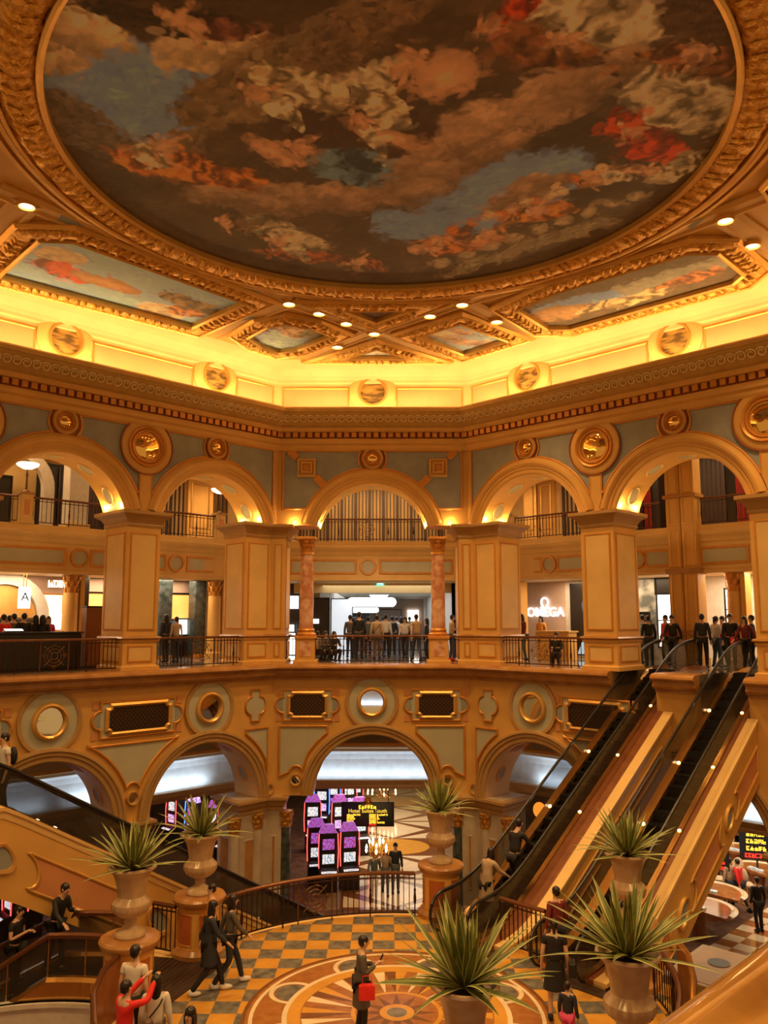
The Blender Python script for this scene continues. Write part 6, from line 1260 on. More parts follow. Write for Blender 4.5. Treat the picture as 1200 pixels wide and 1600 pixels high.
def make_agave(seed, n=54, L0=1.05):
    rs = random.Random(seed); b = MB(); t = thing('agave_plant', 'a', 'plant', (0, 0, 0), 'spiky agaves in the urns')
    for i in range(n):
        f = (i + .5) / n; el = radians(4 + 82 * (1 - f) ** .9 + rs.uniform(-7, 7)); az = i * 2.399 + rs.uniform(-.3, .3)
        L_ = L0 * rs.uniform(.80, 1.10) * (.78 + .26 * f); W = .048 * rs.uniform(.85, 1.25); droop = rs.uniform(.1, .38) * (.3 + f) ** 1.5; k = 8; P = []
        e = el; p = Vector((cos(az) * .05, sin(az) * .05, 0)); tw = rs.uniform(-.3, .3)
        for j in range(k + 1):
            u = j / k; dirv = Vector((cos(az) * cos(e), sin(az) * cos(e), sin(e))); side = Vector((-sin(az), cos(az), 0)); nrm = side.cross(dirv)
            side = side * cos(tw * u) + nrm * sin(tw * u)
            w_ = W * min(1, .55 + 1.6 * u) * (1 - max(0, (u - .35) / .65) ** 1.5)
            P.append((p.copy(), side, nrm, max(w_, .001))); p = p + dirv * (L_ / k); e -= droop / k * (1 + u)
        v = []
        for (c, s_, nn, w_) in P:
            cup = nn * (-w_ * .45)
            v += [c - s_ * w_ - cup * .9, c - s_ * w_ * .74 - cup * .5, c, c + s_ * w_ * .74 - cup * .5, c + s_ * w_ - cup * .9]
        for j in range(k):
            for e_ in range(4):
                b.add([], [], 0); a = len(b.v)
        base = len(b.v); b.v += [tuple(x) for x in v]
        for j in range(k):
            for e_ in range(4): b.f.append([base + j * 5 + e_, base + j * 5 + e_ + 1, base + (j + 1) * 5 + e_ + 1, base + (j + 1) * 5 + e_]); b.m.append(1 if e_ in (0, 3) else 0); b.sm.append(True)
    b.build('leaves', ['leaf', 'leaf_edge'], t); b = MB(); b.lathe([(.0, -.06), (.07, -.06), (.06, .06), (.0, .12)], 10); b.build('stem', 'soil', t)
    return t
pu, pp = make_urn(), make_ped(); plants = [make_agave(1), make_agave(2), make_agave(5)]; pa_used = [0, 0, 0]
UR = [((1.36, 20.42), 'back of the platform, just left of the escalators', 1, .90, 0), ((-3.92, 18.2), 'back left of the platform, beside the long railing', 2, .98, .5), ((-4.68, 15.86), 'left edge of the platform', 0, 1.03, 1.2),
      ((4.78, 16.75), 'right of the platform, in front of the escalators', 1, 1.0, 2.1), ((3.36, 11.9), 'right foreground', 0, 1.14, .3), ((1.02, 10.95), 'centre foreground', 2, 1.16, 2.0)]
for i, ((x, y), where, pi_, ps, rz) in enumerate(UR):
    o = pp if i == 0 else copy_tree(pp); o.matrix_world = T(x, y, ZF, rz * 2); o['label'] = 'round cream pedestal with dark red insets, ' + where
    o = pu if i == 0 else copy_tree(pu); o.matrix_world = T(x, y, ZF + 1.18, rz); o['label'] = 'fluted cream stone urn, ' + where
    pr = plants[pi_]; o = pr if not pa_used[pi_] else copy_tree(pr); pa_used[pi_] = 1; o.matrix_world = T(x, y, ZF + 1.18 + 1.2, rz) @ Matrix.Scale(ps, 4); o['label'] = 'spiky green agave, ' + where

# ------------------------------------------------------------------ escalators
def escalator(M, rise, lab, ang=30.5, w_=1.02, wall='R', y_cut=None, ovals=(), panels=(), wall_lo=-1.6, wlab='', y_lo=-1.2, group='escalators', wo=.14):
    t = thing('escalator', lab, 'escalator', M, group); s_ = tan(radians(ang)); run = rise / s_
    def ln(y):      # smoothed step line
        k = .35; f = lambda v: k * math.log(1 + math.exp(max(-30, min(30, v / k))))
        return s_ * (f(y) - f(y - run))
    ys = [y_lo + .25] + [y for y in np.linspace(-.8, run + .8, 46)] + [run + 1.05]
    def strip(b, x0, x1, h0, h1, m=0, y0=-9e9, y1=9e9, zmin=-9e9):
        Y = [y0] * (y0 > ys[0]) + [y for y in ys if y0 < y < y1] + [y1] * (y1 < ys[-1]); v = []
        for y in Y:
            l = ln(y); a, c = max(l + h0, zmin), max(l + h1, zmin + .001); v += [(x0, y, a), (x1, y, a), (x1, y, c), (x0, y, c)]
        f = [(4 * i + e, 4 * i + (e + 1) % 4, 4 * i + 4 + (e + 1) % 4, 4 * i + 4 + e) for i in range(len(Y) - 1) for e in range(4)]; f += [(3, 2, 1, 0), tuple(4 * (len(Y) - 1) + e for e in range(4))]
        b.add(v, f, m)
    proto = None; n = int(run / .4) + 2
    for i in range(n):
        if proto is None:
            b = MB(); b.box(.12, w_ - .12, 0, .40, -.03, 0, 0); b.box(.12, w_ - .12, .0, .02, -.23, -.03, 1)
            for k in range(13): x = .14 + (w_ - .28) * k / 12; b.box(x - .006, x + .006, 0, .40, 0, .008, 1)
            b.box(.12, w_ - .12, -.008, .0, -.012, .006, 2)
            proto = b.build('step', ['rubber', 'black', 'dark_metal'], t); o = proto
        else: o = dup(proto, t)
        o.matrix_local = Matrix.Translation((0, i * .4 + .1, min(rise, max(.0, (i * .4 + .35) * s_))))
    for sx, nm in ((0, 'left'), (w_, 'right')):
        b = MB(); strip(b, sx - .01, sx + .01, .12, .86); 
        for (yy, z0, sg) in ((ys[0], 0, -1), (ys[-1], rise, 1)):
            P = [(yy + sg * .37 * sin(pi * k / 12), z0 + .49 - .37 * cos(pi * k / 12)) for k in range(13)]; b.prism(P, y0=sx - .01, y1=sx + .01, plane='yz')
        gp_ = b.build('glass_panel', 'glass_dark', t, label='smoked glass side')
        b = MB(); P = [(sx, y, ln(y) + .90) for y in ys]; b0 = [(sx, ys[0] - .41 * sin(pi * k / 12), .49 - .41 * cos(pi * k / 12)) for k in range(1, 12)]; b1 = [(sx, ys[-1] + .41 * sin(pi * k / 12), rise + .49 + .41 * cos(pi * k / 12)) for k in range(1, 12)]
        b.tube(b0 + P + b1, .035, 8); b.build('handrail', 'rubber', gp_)
        b = MB(); P2 = [(sx, y, ln(y) + .855) for y in ys]; b.tube(P2, .018, 4); b.build('handrail_guide', 'dark_metal', gp_)
        b = MB(); ins = 1 if sx == 0 else -1
        strip(b, min(sx + ins * .0, sx + ins * .12), max(sx, sx + ins * .12), .02, .14); b.build('skirting', 'brass', t, label='brass skirting')
        dk = wo if (wall == 'R') == (sx > 0) else .13; b = MB(); strip(b, min(sx, sx - ins * dk), max(sx, sx - ins * dk), .0, .10); strip(b, min(sx - ins * .02, sx - ins * .13), max(sx - ins * .02, sx - ins * .13), -.9, .0, zmin=.0); b.build('outer_decking', 'wood' if sx else 'brass', t)
        for k in range(3, int(run), 2):  # glowing beads standing in for reflections of the ceiling lights
            o = MB(); o.lathe([(0, 0), (.03, .0), (.045, .012), (0, .018)], 10); o = o.build('skirt_glint', 'bulb', t); o.matrix_local = Matrix.Translation((sx + ins * .06, k + .3, ln(k + .3) + .145)) @ Matrix.Rotation(radians(ang), 4, 'X')
    b = MB(); strip(b, .0, w_, -.9, -.35, zmin=-.2 if rise > 6 else .0, y0=0); b.build('underside_truss', 'bronze', t)
    for z0, y0, y1 in ((0, -1.1, .05), (rise, run + .05, run + 1.4)): b = MB(); b.box(.1, w_ - .1, y0, y1, z0 - .02, z0 + .012); b.build('comb_plate', 'brass' if z0 else 'mat_mesh', t)
    if wall:
        yc = y_cut or run; sg = 1 if wall == 'R' else -1; xw = (w_ if sg > 0 else 0) + sg * wo; T_ = .22
        wt = thing('escalator_side_wall', wlab, 'wall', M, 'panelled side walls of the escalators')
        b = MB(); strip(b, min(xw, xw + sg * T_), max(xw, xw + sg * T_), wall_lo, .05, y1=yc, y0=y_lo, zmin=0.0); b.build('wall_body', 'cream_paint', wt)
        b = MB(); strip(b, min(xw, xw + sg * (T_ + .06)), max(xw, xw + sg * (T_ + .06)), .05, .12, y1=yc, y0=y_lo); strip(b, min(xw, xw + sg * (T_ + .02)), max(xw, xw + sg * (T_ + .02)), -.10, .05, y1=yc, y0=y_lo, zmin=0); b.build('coping', 'cream_light', wt)
        xf_ = xw + sg * T_
        def place(mb):
            for i, (X, Yy, Z) in enumerate(mb.v): mb.v[i] = (xf_ - sg * Yy, X, ln(X) + Z)
            return mb
        for (ya, yb, h0, h1, ca, cb) in panels:     # salmon panels with hollow ends
            r_ = (h1 - h0) / 2 * 1.05; P = [(ya, h0)]
            if ca: P += [(ya - .12 + .30 * cos(a), (h0 + h1) / 2 + r_ * .95 * sin(a)) for a in [radians(-72 + 18 * k) for k in range(9)]]
            P += [(ya, h1), (yb, h1)]
            if cb: P += [(yb + .12 - .30 * cos(a), (h0 + h1) / 2 + r_ * .95 * sin(a)) for a in [radians(72 - 18 * k) for k in range(9)]]
            P += [(yb, h0)]
            mb_ = MB(); mb_.prism(P, y0=-.012, y1=0); place(mb_).build('salmon_panel', 'salmon_panel', wt)
            mb_ = MB(); mb_.sweep(to3(P, -.01), bead(.06, .045), NY, True); place(mb_).build('panel_frame', 'gold_plain', wt)
        for (y, h, r_) in ovals:
            mb_ = MB(); mb_.lathe([(0, .02), (r_ * .72, .02), (r_ * .76, .06), (r_ * .95, .07), (r_, 0)], 32, (y, 0, h), axis='y', mats=[1, 0, 0, 0]); place(mb_).build('oval_boss', ['gold_plain', 'slate_panel'], wt)
    return t
Me = Matrix(((q, q, 0, 1.98), (-q, q, 0, 19.9), (0, 0, 1, ZF), (0, 0, 0, 1)))
pan = [(k * 2.6 - .75, k * 2.6 + .75, -1.12, -.52, 1, 1) for k in (0, 1, 2)]; ov = [(k * 2.6 + 1.3, -.82, .30) for k in (0, 1)]
escalator(Me, -ZF, 'left escalator of the pair rising to the right', y_cut=7.15, wo=.42, panels=[(1.0, 3.0, -.75, -.35, 0, 0), (3.6, 6.4, -.75, -.35, 0, 0)], wlab='cream side wall between the two right escalators')
escalator(Me @ T(2.64, 0, 0), -ZF, 'right escalator of the pair rising to the right', y_cut=7.15, panels=[(.2, 1.9, -1.15, -.5, 1, 1), (2.9, 4.6, -1.15, -.5, 1, 1), (5.5, 7.0, -1.15, -.5, 1, 0)], ovals=[(2.4, -.83, .28), (5.05, -.83, .28)], wall_lo=-1.52, wlab='cream side wall with salmon panels and grey ovals right of the escalators')
# escalator from the casino up to the left
d0 = 6.3; t0 = -5.9; ox, oy = RX - q * d0 - q * t0, RY + q * d0 - q * t0
Ml = Matrix(((-q, -q, 0, ox - q * .36), (q, -q, 0, oy + q * .36), (0, 0, 1, CF), (0, 0, 0, 1)))
escalator(Ml, -CF, 'escalator climbing to the upper left behind a yellow panelled wall', ang=30.2, wall='L', panels=[(k - 1.15, k + 1.15, -1.25, -.55, 1, 1) for k in (1.8, 5.3, 8.8, 12.3)], ovals=[(k + 1.75, -.85, .30) for k in (1.8, 5.3, 8.8)], wlab='yellow side wall with a long salmon panel and grey oval on the left')

# ------------------------------------------------------------------ curved stair at the left and its wall
CX_, CY_ = -6.1, 13.2
def cs(r, deg, z): return (CX_ + r * cos(radians(deg)), CY_ + r * sin(radians(deg)), z)
def zz_(deg): return ZF - max(0, (deg - 96)) * radians(1) * 4.0 * .5
degs = list(range(78, 200, 3))
t = thing('curved_escalator', 'curved moving stair with glass sides leaving the platform to the left', 'escalator', Matrix.Identity(4))
for r_, nm in ((3.45, 'front'), (4.65, 'back')):
    b = MB(); P = [cs(r_, d, zz_(d)) for d in degs]
    b.sweep(P, [(-.01, .2), (-.01, .88), (.01, .88), (.01, .2)]); b.build('glass_panel', 'glass_dark', t, label='smoked glass side')
    b = MB(); b.sweep([(x, y, z_) for x, y, z_ in P], [(-.06, .86), (-.06, .92), (-.02, .95), (.02, .95), (.06, .92), (.06, .86)]); b.build('handrail', 'bronze_rail', t)
    b = MB(); b.sweep(P, [(-.12, -.25), (-.12, .1), (-.05, .16), (.05, .16), (.12, .1), (.12, -.25)]); b.build('skirting', 'brass', t)
    for d in degs[2::4]:
        b = MB(); x, y, z_ = cs(r_, d, zz_(d)); b.tube([(x, y, z_ + .1), (x, y, z_ + .88)], .015, 6); b.build('glass_post', 'brass', t)
k0 = None
for d in np.arange(80, 198, 5.0):
    b = MB(); z_ = zz_(d); A = [cs(3.5, d, z_), cs(4.6, d, z_), cs(4.6, d + 5, z_), cs(3.5, d + 5, z_)]; b.prism([(p[0], p[1]) for p in A], y0=z_ - .25, y1=z_ - .01, plane='xy'); b.build('step', 'rubber', t)
# newel railing where the curved stair begins, and the back handrail curling to it
balustrade([(-5.32, 16.55, ZF), (-5.0, 16.38, ZF), (-4.95, 16.3, ZF)], 'short iron newel railing at the head of the curved stair', ornament=False, h=1.0, group=GR, pitch=.07)
t = thing('flared_balustrade', 'dark brown curved balustrade end beside the man in the white T-shirt', 'balustrade', Matrix.Identity(4))
for (pts, lab) in (([(-4.72, 15.38), (-4.80, 14.8), (-4.72, 14.1), (-4.45, 13.4), (-4.1, 12.9)], 'a'),):
    b = MB(); hs = [1.0, .98, .9, .78, .6]; n = len(pts)
    v = []; 
    for (x, y), h_ in zip(pts, hs): v += [(x - .03, y, ZF), (x + .03, y, ZF), (x + .03, y, ZF + h_), (x - .03, y, ZF + h_)]
    b.add(v, [(4 * i + e, 4 * i + (e + 1) % 4, 4 * i + 4 + (e + 1) % 4, 4 * i + 4 + e) for i in range(n - 1) for e in range(4)] + [(3, 2, 1, 0), tuple(4 * (n - 1) + e for e in range(4))]); b.build('panel', 'wood', t)
    b = MB(); b.tube([(x, y, ZF + h_ + .02) for (x, y), h_ in zip(pts, hs)], .05, 8); b.build('rail', 'bronze_rail', t)
t = thing('flared_balustrade', 'brown curved balustrade end behind the right foreground urn', 'balustrade', Matrix.Identity(4)); pts = [rc(5.0, a)[:2] for a in (-2, -10, -18, -26, -34)]; hs = [1.25, 1.3, 1.2, 1.0, .6]
b = MB(); v = []
for (x, y), h_ in zip(pts, hs): v += [(x - .03, y, ZF), (x + .03, y, ZF), (x + .03, y, ZF + h_), (x - .03, y, ZF + h_)]
b.add(v, [(4 * i + e, 4 * i + (e + 1) % 4, 4 * i + 4 + (e + 1) % 4, 4 * i + 4 + e) for i in range(4) for e in range(4)] + [(3, 2, 1, 0), (16, 17, 18, 19)]); b.build('panel', 'wood', t); b = MB(); b.tube([(x, y, ZF + h_ + .02) for (x, y), h_ in zip(pts, hs)], .05, 8); b.build('rail', 'brass', t)
# curved wall below the stair with a framed inset
b = MB(); P = [cs(3.30, d, 0) for d in range(70, 201, 4)]; b.sweep([(x, y, 0) for x, y, z_ in P], [(-.04, CF), (-.04, ZF - .22), (.04, ZF - .22), (.04, CF)]); b.sweep([(x, y, 0) for x, y, z_ in P], [(-.1, ZF - .3), (-.14, ZF - .22), (.1, ZF - .22), (.1, ZF - .3)]); struct(b, 'wall_stair', 'wall_white')
t = thing('wall_inset', 'blue-grey inset in a gold frame on the curved wall at the lower left', 'panel', Matrix.Identity(4)); b = MB(); A = list(range(84, 121, 4)); b.add([cs(3.24, d, ZF - 1.9) for d in A] + [cs(3.24, d, ZF - .85) for d in A], [(i, i + 1, i + len(A) + 1, i + len(A)) for i in range(len(A) - 1)]); b.build('inset', 'slate_panel', t); b = MB(); b.tube([cs(3.22, d, ZF - 1.9) for d in A] + [cs(3.22, d, ZF - .85) for d in A[::-1]], .05, 6, closed=True); b.tube([cs(3.22, d, ZF - .72) for d in range(82, 124, 4)], .02, 5); b.build('gold_frame', 'gold_plain', t)
b = MB(); P = [cs(r, d, 0)[:2] for r, d in [(3.2, 200), (3.2, 160), (3.2, 120), (3.2, 80), (0, 80)]]; b.box(-8.9, -4.7, 12.6, 15.0, ZF - 2.3, ZF - 2.2) if False else None
# gilded planter at the right below the platform
p = ground(1118, 1532, CF); t = thing('planter_box', 'low cream-edged box with a golden top and dark oval at the lower right', 'planter', Matrix.Translation(p) @ Matrix.Rotation(-.75, 4, 'Z')); b = MB(); b.bbox(-.9, .9, -1.4, 1.4, 0, .35, .03); b.build('body', 'cream_light', t); b = MB(); b.box(-.74, .74, -1.24, 1.24, .34, .362); b.build('golden_top', 'cream_deep', t); b = MB(); b.lathe([(0, 0), (.3, 0), (.3, .02), (0, .02)], 24, (.0, .3, .362)); b.build('oval', 'slate_panel', t)
PAR = .05
# foreground marble parapet of the viewer's gallery
b = MB(); b.sweep([(-3, -2.08, 0), (9, 9.92, 0)], [(x + PAR, z) for x, z in [(-.004, .80), (0, .84), (-.005, .875), (-.02, .905), (-.045, .93), (-.075, .945), (-.11, .945), (-.13, .935), (-.145, .932), (-.17, .945), (-.21, .955), (-.26, .957), (-.31, .95), (-.35, .935), (-.38, .905), (-.40, .86), (-.40, .80), (-.30, .78), (-.30, -.4), (-.05, -.4), (-.05, .78)]], smooth=True)
tag(b.build('marble_parapet', 'parapet_marble'), 'polished orange marble parapet crossing the lower right foreground', 'parapet')
# ------------------------------------------------------------------ people
def skin_mesh(name, nodes, edges, sub=1):
    """nodes: {key: (x, y, z, rx, ry)}; one continuous skinned surface grown along the edges."""
    keys = list(nodes); ix = {k: i for i, k in enumerate(keys)}
    me = bpy.data.meshes.new(name); me.from_pydata([nodes[k][:3] for k in keys], [(ix[a], ix[b]) for a, b in edges], [])
    o = bpy.data.objects.new(name, me); COL.objects.link(o); md = o.modifiers.new('s', 'SKIN'); md.use_smooth_shade = True; md.branch_smoothing = .4
    for i, k in enumerate(keys):
        sv = me.skin_vertices[0].data[i]; sv.radius = (nodes[k][3], nodes[k][4] if len(nodes[k]) > 4 else nodes[k][3]); sv.use_root = (i == 0)
    if sub: o.modifiers.new('u', 'SUBSURF').levels = sub
    dg = bpy.context.evaluated_depsgraph_get(); dg.update(); out = bpy.data.meshes.new_from_object(o.evaluated_get(dg)); out.name = name
    bpy.data.objects.remove(o); out.polygons.foreach_set('use_smooth', [True] * len(out.polygons)); return out
POSE = {  # elbow and wrist relative to each shoulder (right, left), ankle y and knee y per leg, lean
    'stand': dict(r=((.05, -.03, -.28), (.07, .05, -.52)), l=((-.05, -.03, -.28), (-.07, .05, -.52)), a=(.04, -.04), k=(.03, .0)),
    'walk': dict(r=((.04, .12, -.26), (.04, .30, -.42)), l=((-.05, -.14, -.25), (-.06, -.20, -.50)), a=(-.30, .30), k=(-.02, .16), lean=.04),
    'phone': dict(r=((.05, .02, -.27), (-.07, .24, -.16)), l=((-.05, .02, -.27), (.07, .24, -.20)), a=(.05, -.04), k=(.03, .0), nod=.03),
    'photo': dict(r=((.08, .22, .00), (-.02, .42, .20)), l=((-.06, .20, -.02), (.04, .42, .18)), a=(.08, -.08), k=(.03, .0)),
    'lean': dict(r=((.08, .14, -.22), (.10, .36, -.34)), l=((-.04, .06, -.27), (.04, .28, -.20)), a=(-.12, .10), k=(-.02, .08), lean=.12, nod=.04),
    'sit': dict(r=((.05, .10, -.25), (-.04, .33, -.22)), l=((-.05, .10, -.25), (.04, .33, -.22)), a=(.30, .26), k=(.40, .38), low=.55)}
def joints(pose):
    p = POSE[pose]; ln_ = p.get('lean', 0); low = p.get('low', 0); nod = p.get('nod', 0); J = {}
    zp = .95 - low
    def up(z): return z - low
    def ly(z): return ln_ * (z - .95) / .5
    J['pel'] = (0, -.02, zp); J['wa'] = (0, ly(1.10), up(1.10)); J['ch'] = (0, ly(1.28), up(1.28)); J['ub'] = (0, ly(1.39), up(1.39)); J['nk'] = (0, ly(1.47) + .01, up(1.47)); J['jaw'] = (0, ly(1.53) + .025 + nod, up(1.535)); J['hd'] = (0, ly(1.6) + .02 + nod, up(1.605)); J['top'] = (0, ly(1.65) + .01 + nod, up(1.655))
    for s, key, i in ((1, 'r', 0), (-1, 'l', 1)):
        S = Vector((s * .165, ly(1.40), up(1.40))); e = Vector(p[key][0]); w_ = Vector(p[key][1]); J['sh' + key] = tuple(S); J['el' + key] = tuple(S + e); W = S + w_; J['wr' + key] = tuple(W); d = (w_ - e).normalized(); J['ha' + key] = tuple(W + d * .07)
        f = d; side = Vector((s, 0, 0)); 
        for n, (off, L_) in enumerate(((-.034, .060), (-.012, .075), (.010, .078), (.030, .068))):
            b_ = W + d * .10 + Vector((off, 0, .0)); J['f%s%da' % (key, n)] = tuple(b_); J['f%s%db' % (key, n)] = tuple(b_ + (d * .75 + Vector((0, .3, -.35))).normalized() * L_)
        J['t' + key + 'a'] = tuple(W + d * .05 - side * .035); J['t' + key + 'b'] = tuple(W + d * .09 - side * .055)
        J['hi' + key] = (s * .085, -.01, zp - .04)
        ay = p['a'][i]; ky = p['k'][i]
        J['kn' + key] = (s * .09, ky + .02, .50 if not low else .46); J['an' + key] = (s * .095, ay - .02, .085); J['to' + key] = (s * .105, ay + .13, .035)
    return J
def R_(J, d): return {k: J[k] + (v if isinstance(v, tuple) else (v, v)) for k, v in d.items()}
MC = {}
def part_mesh(kind, pose):
    key = (kind, pose)
    if key in MC: return MC[key]
    J = joints(pose); T_ = 'pel wa ch ub nk'.split()
    if kind == 'body':
        d = {'pel': (.14, .10), 'wa': (.125, .09), 'ch': (.15, .10), 'ub': (.12, .085), 'nk': .05, 'jaw': (.058, .066), 'hd': (.074, .088), 'top': (.055, .066)}; E_ = [('pel', 'wa'), ('wa', 'ch'), ('ch', 'ub'), ('ub', 'nk'), ('nk', 'jaw'), ('jaw', 'hd'), ('hd', 'top')]
        for s in 'rl':
            d.update({'sh' + s: .052, 'el' + s: .038, 'wr' + s: .026, 'ha' + s: (.036, .018), 'hi' + s: .088, 'kn' + s: .055, 'an' + s: .036, 'to' + s: (.036, .026), 't%sa' % s: .011, 't%sb' % s: .009}); E_ += [('ub', 'sh' + s), ('sh' + s, 'el' + s), ('el' + s, 'wr' + s), ('wr' + s, 'ha' + s), ('pel', 'hi' + s), ('hi' + s, 'kn' + s), ('kn' + s, 'an' + s), ('an' + s, 'to' + s), ('ha' + s, 't%sa' % s), ('t%sa' % s, 't%sb' % s)]
            for n in range(4): d['f%s%da' % (s, n)] = .010; d['f%s%db' % (s, n)] = .008; E_ += [('ha' + s, 'f%s%da' % (s, n)), ('f%s%da' % (s, n), 'f%s%db' % (s, n))]
        m = skin_mesh('body', R_(J, d), E_)
    elif kind in ('long_shirt', 'short_shirt'):
        d = {'pel': (.165, .125), 'wa': (.15, .115), 'ch': (.172, .122), 'ub': (.14, .10), 'nk': (.062, .062)}; E_ = [('pel', 'wa'), ('wa', 'ch'), ('ch', 'ub'), ('ub', 'nk')]
        J = dict(J); J['nk'] = (J['nk'][0], J['nk'][1], J['nk'][2] - .035)
        for s in 'rl':
            J['ms' + s] = tuple((Vector(J['sh' + s]) + Vector(J['el' + s])) / 2 * 1.0)
            if kind == 'long_shirt': d.update({'sh' + s: .070, 'el' + s: .054, 'wr' + s: .042}); E_ += [('ub', 'sh' + s), ('sh' + s, 'el' + s), ('el' + s, 'wr' + s)]
            else: d.update({'sh' + s: .070, 'ms' + s: .064}); E_ += [('ub', 'sh' + s), ('sh' + s, 'ms' + s)]
        m = skin_mesh('shirt', R_(J, d), E_)
    elif kind == 'trousers':
        d = {'pel': (.155, .118)}; E_ = []
        for s in 'rl': d.update({'hi' + s: .103, 'kn' + s: .070, 'an' + s: .056}); E_ += [('pel', 'hi' + s), ('hi' + s, 'kn' + s), ('kn' + s, 'an' + s)]
        m = skin_mesh('trousers', R_(J, d), E_)
    elif kind in ('skirt', 'coat'):
        b = MB(); n = 20; z0, z1, r0, r1 = (.52, 1.02, .22, .145) if kind == 'skirt' else (.55, 1.15, .20, .165); v = []
        for j in range(6):
            u = j / 5; r = r1 + (r0 - r1) * u
            for i in range(n): th = 2 * pi * i / n; f = 1 + .05 * u * sin(7 * th); v.append((r * f * cos(th), r * f * .78 * sin(th), z1 + (z0 - z1) * u))
        b.add(v, [(j * n + i, j * n + (i + 1) % n, (j + 1) * n + (i + 1) % n, (j + 1) * n + i) for j in range(5) for i in range(n)] + [tuple(range(5 * n, 6 * n))], 0, True); m = b.mesh('skirt', 'c_black')
    elif kind in ('shoe_r', 'shoe_l'):
        b = MB()
        for s in kind[-1]: x, y, z = J['an' + s]; b.ell((x * 1.03, y + .055, .05), (.052, .135, .050), 0, 12, 8); b.ell((x * 1.03, y - .02, .075), (.048, .06, .055), 0, 10, 6)
        m = b.mesh('shoes', 'c_black')
    elif kind in ('short_hair', 'long_hair', 'bun_hair'):
        b = MB(); x, y, z = J['hd']; b.ell((x, y - .022, z + .030), (.084, .092, .088), 0, 16, 12); b.ell((x, y - .045, z - .01), (.074, .066, .075), 0, 12, 8)
        if kind == 'long_hair': b.ell((x, y - .07, z - .10), (.088, .055, .19), 0, 12, 10); [b.ell((s * .072, y - .015, z - .07), (.026, .045, .13), 0, 8, 8) for s in (-1, 1)]
        if kind == 'bun_hair': b.ell((x, y - .115, z + .04), (.04, .04, .04), 0, 10, 8); b.ell((x, y - .12, z - .06), (.025, .03, .10), 0, 8, 8)
        m = b.mesh('hair', 'hair')
    elif kind == 'face':
        b = MB(); x, y, z = J['hd']; f = y + .082
        for s in (-1, 1): b.ell((s * .029, f - .008, z + .006), (.011, .006, .006), 0, 8, 6); b.ell((s * .030, f - .004, z + .024), (.016, .006, .0035), 0, 8, 5)
        b.ell((0, f - .012, z - .052), (.021, .008, .006), 1, 8, 6); b.ell((0, f + .004, z - .018), (.010, .014, .018), 2, 8, 6)
        for s in (-1, 1): b.ell((s * .078, y, z - .005), (.012, .018, .028), 2, 8, 6)
        m = b.mesh('face', ['hair', 'lip', 'skin'])
    MC[key] = m; return m
def person(pos, heading, pose, lab, top=('long_shirt', 'c_black'), bottom=('trousers', 'c_black'), hair=('short_hair', 'hair'), shoes='c_black', h=1.7, skirt=None, group='people in the hall', extras=()):
    t = thing('person', lab, 'person', Matrix.Translation(pos) @ Matrix.Rotation(radians(heading - 90), 4, 'Z') @ Matrix.Scale(h / 1.72, 4), group)
    def put(nm, me, mt):
        o = bpy.data.objects.new(nm, me); COL.objects.link(o); o.parent = t
        if not me.materials: me.materials.append(MT['skin'])
        if mt: o.material_slots[0].link = 'OBJECT'; o.material_slots[0].material = MT[mt]
        return o
    put('body', part_mesh('body', pose), 'skin'); put('face_features', part_mesh('face', pose), None)
    put({'long_shirt': 'jacket', 'short_shirt': 'shirt'}[top[0]], part_mesh(*(top[0], pose)), top[1])
    if bottom: put('trousers', part_mesh('trousers', pose), bottom[1])
    if skirt: put('skirt' if skirt[0] == 'skirt' else 'coat_skirt', part_mesh(skirt[0], pose), skirt[1])
    put('hair', part_mesh(hair[0], pose), hair[1]); put('shoe', part_mesh('shoe_r', pose), shoes); put('shoe', part_mesh('shoe_l', pose), shoes)
    J = joints(pose)
    for e in extras:
        if e[0] == 'phone': hp = Vector(J['har']).lerp(Vector(J['hal']), .5); b = MB(); b.bbox(-.038, .038, -.006, .006, -.02, .13, .004); o = b.build('phone', 'black'); tag(o, 'phone held by the ' + e[1], 'phone'); o.matrix_world = t.matrix_world @ Matrix.Translation(hp + Vector((0, .03, .02))) @ Matrix.Rotation(-.5, 4, 'X')
        if e[0] == 'bag':
            x, y, z = J['elr'] if e[4] > 0 else J['ell']; b = MB(); s0 = 0; b.bbox(-.06, .06, -.14, .14, -.24, 0, .02); b.tube([(0, -.09, -.01), (0, -.07, .14), (0, .07, .14), (0, .09, -.01)], .008, 6); o = b.build('handbag', e[2]); tag(o, e[3], 'bag'); o.matrix_world = t.matrix_world @ Matrix.Translation((x + .09 * e[4], y + .04, z - .12 if e[5:] == () else e[5]))
        if e[0] == 'strap':
            b = MB(); b.tube([(.15, .0, 1.43), (.07, -.14, 1.30), (-.10, -.135, 1.10), (-.17, -.02, .98)], .012, 5); b.tube([(.15, .0, 1.43), (.08, .13, 1.30), (-.09, .13, 1.10), (-.17, .02, .98)], .012, 5); b.build('bag_strap', 'black', t)
        if e[0] == 'backpack': b = MB(); b.ell((0, -.19, 1.22), (.13, .08, .19), 0, 14, 10); tag(b.build('backpack', e[1]), e[2], 'backpack').matrix_world = t.matrix_world.copy()
    return t
SH = lambda m: ('short_shirt', m)
LS = lambda m: ('long_shirt', m)
TR = lambda m: ('trousers', m)
LH = ('long_hair', 'hair'); SHR = ('short_hair', 'hair'); BN_ = ('bun_hair', 'hair')
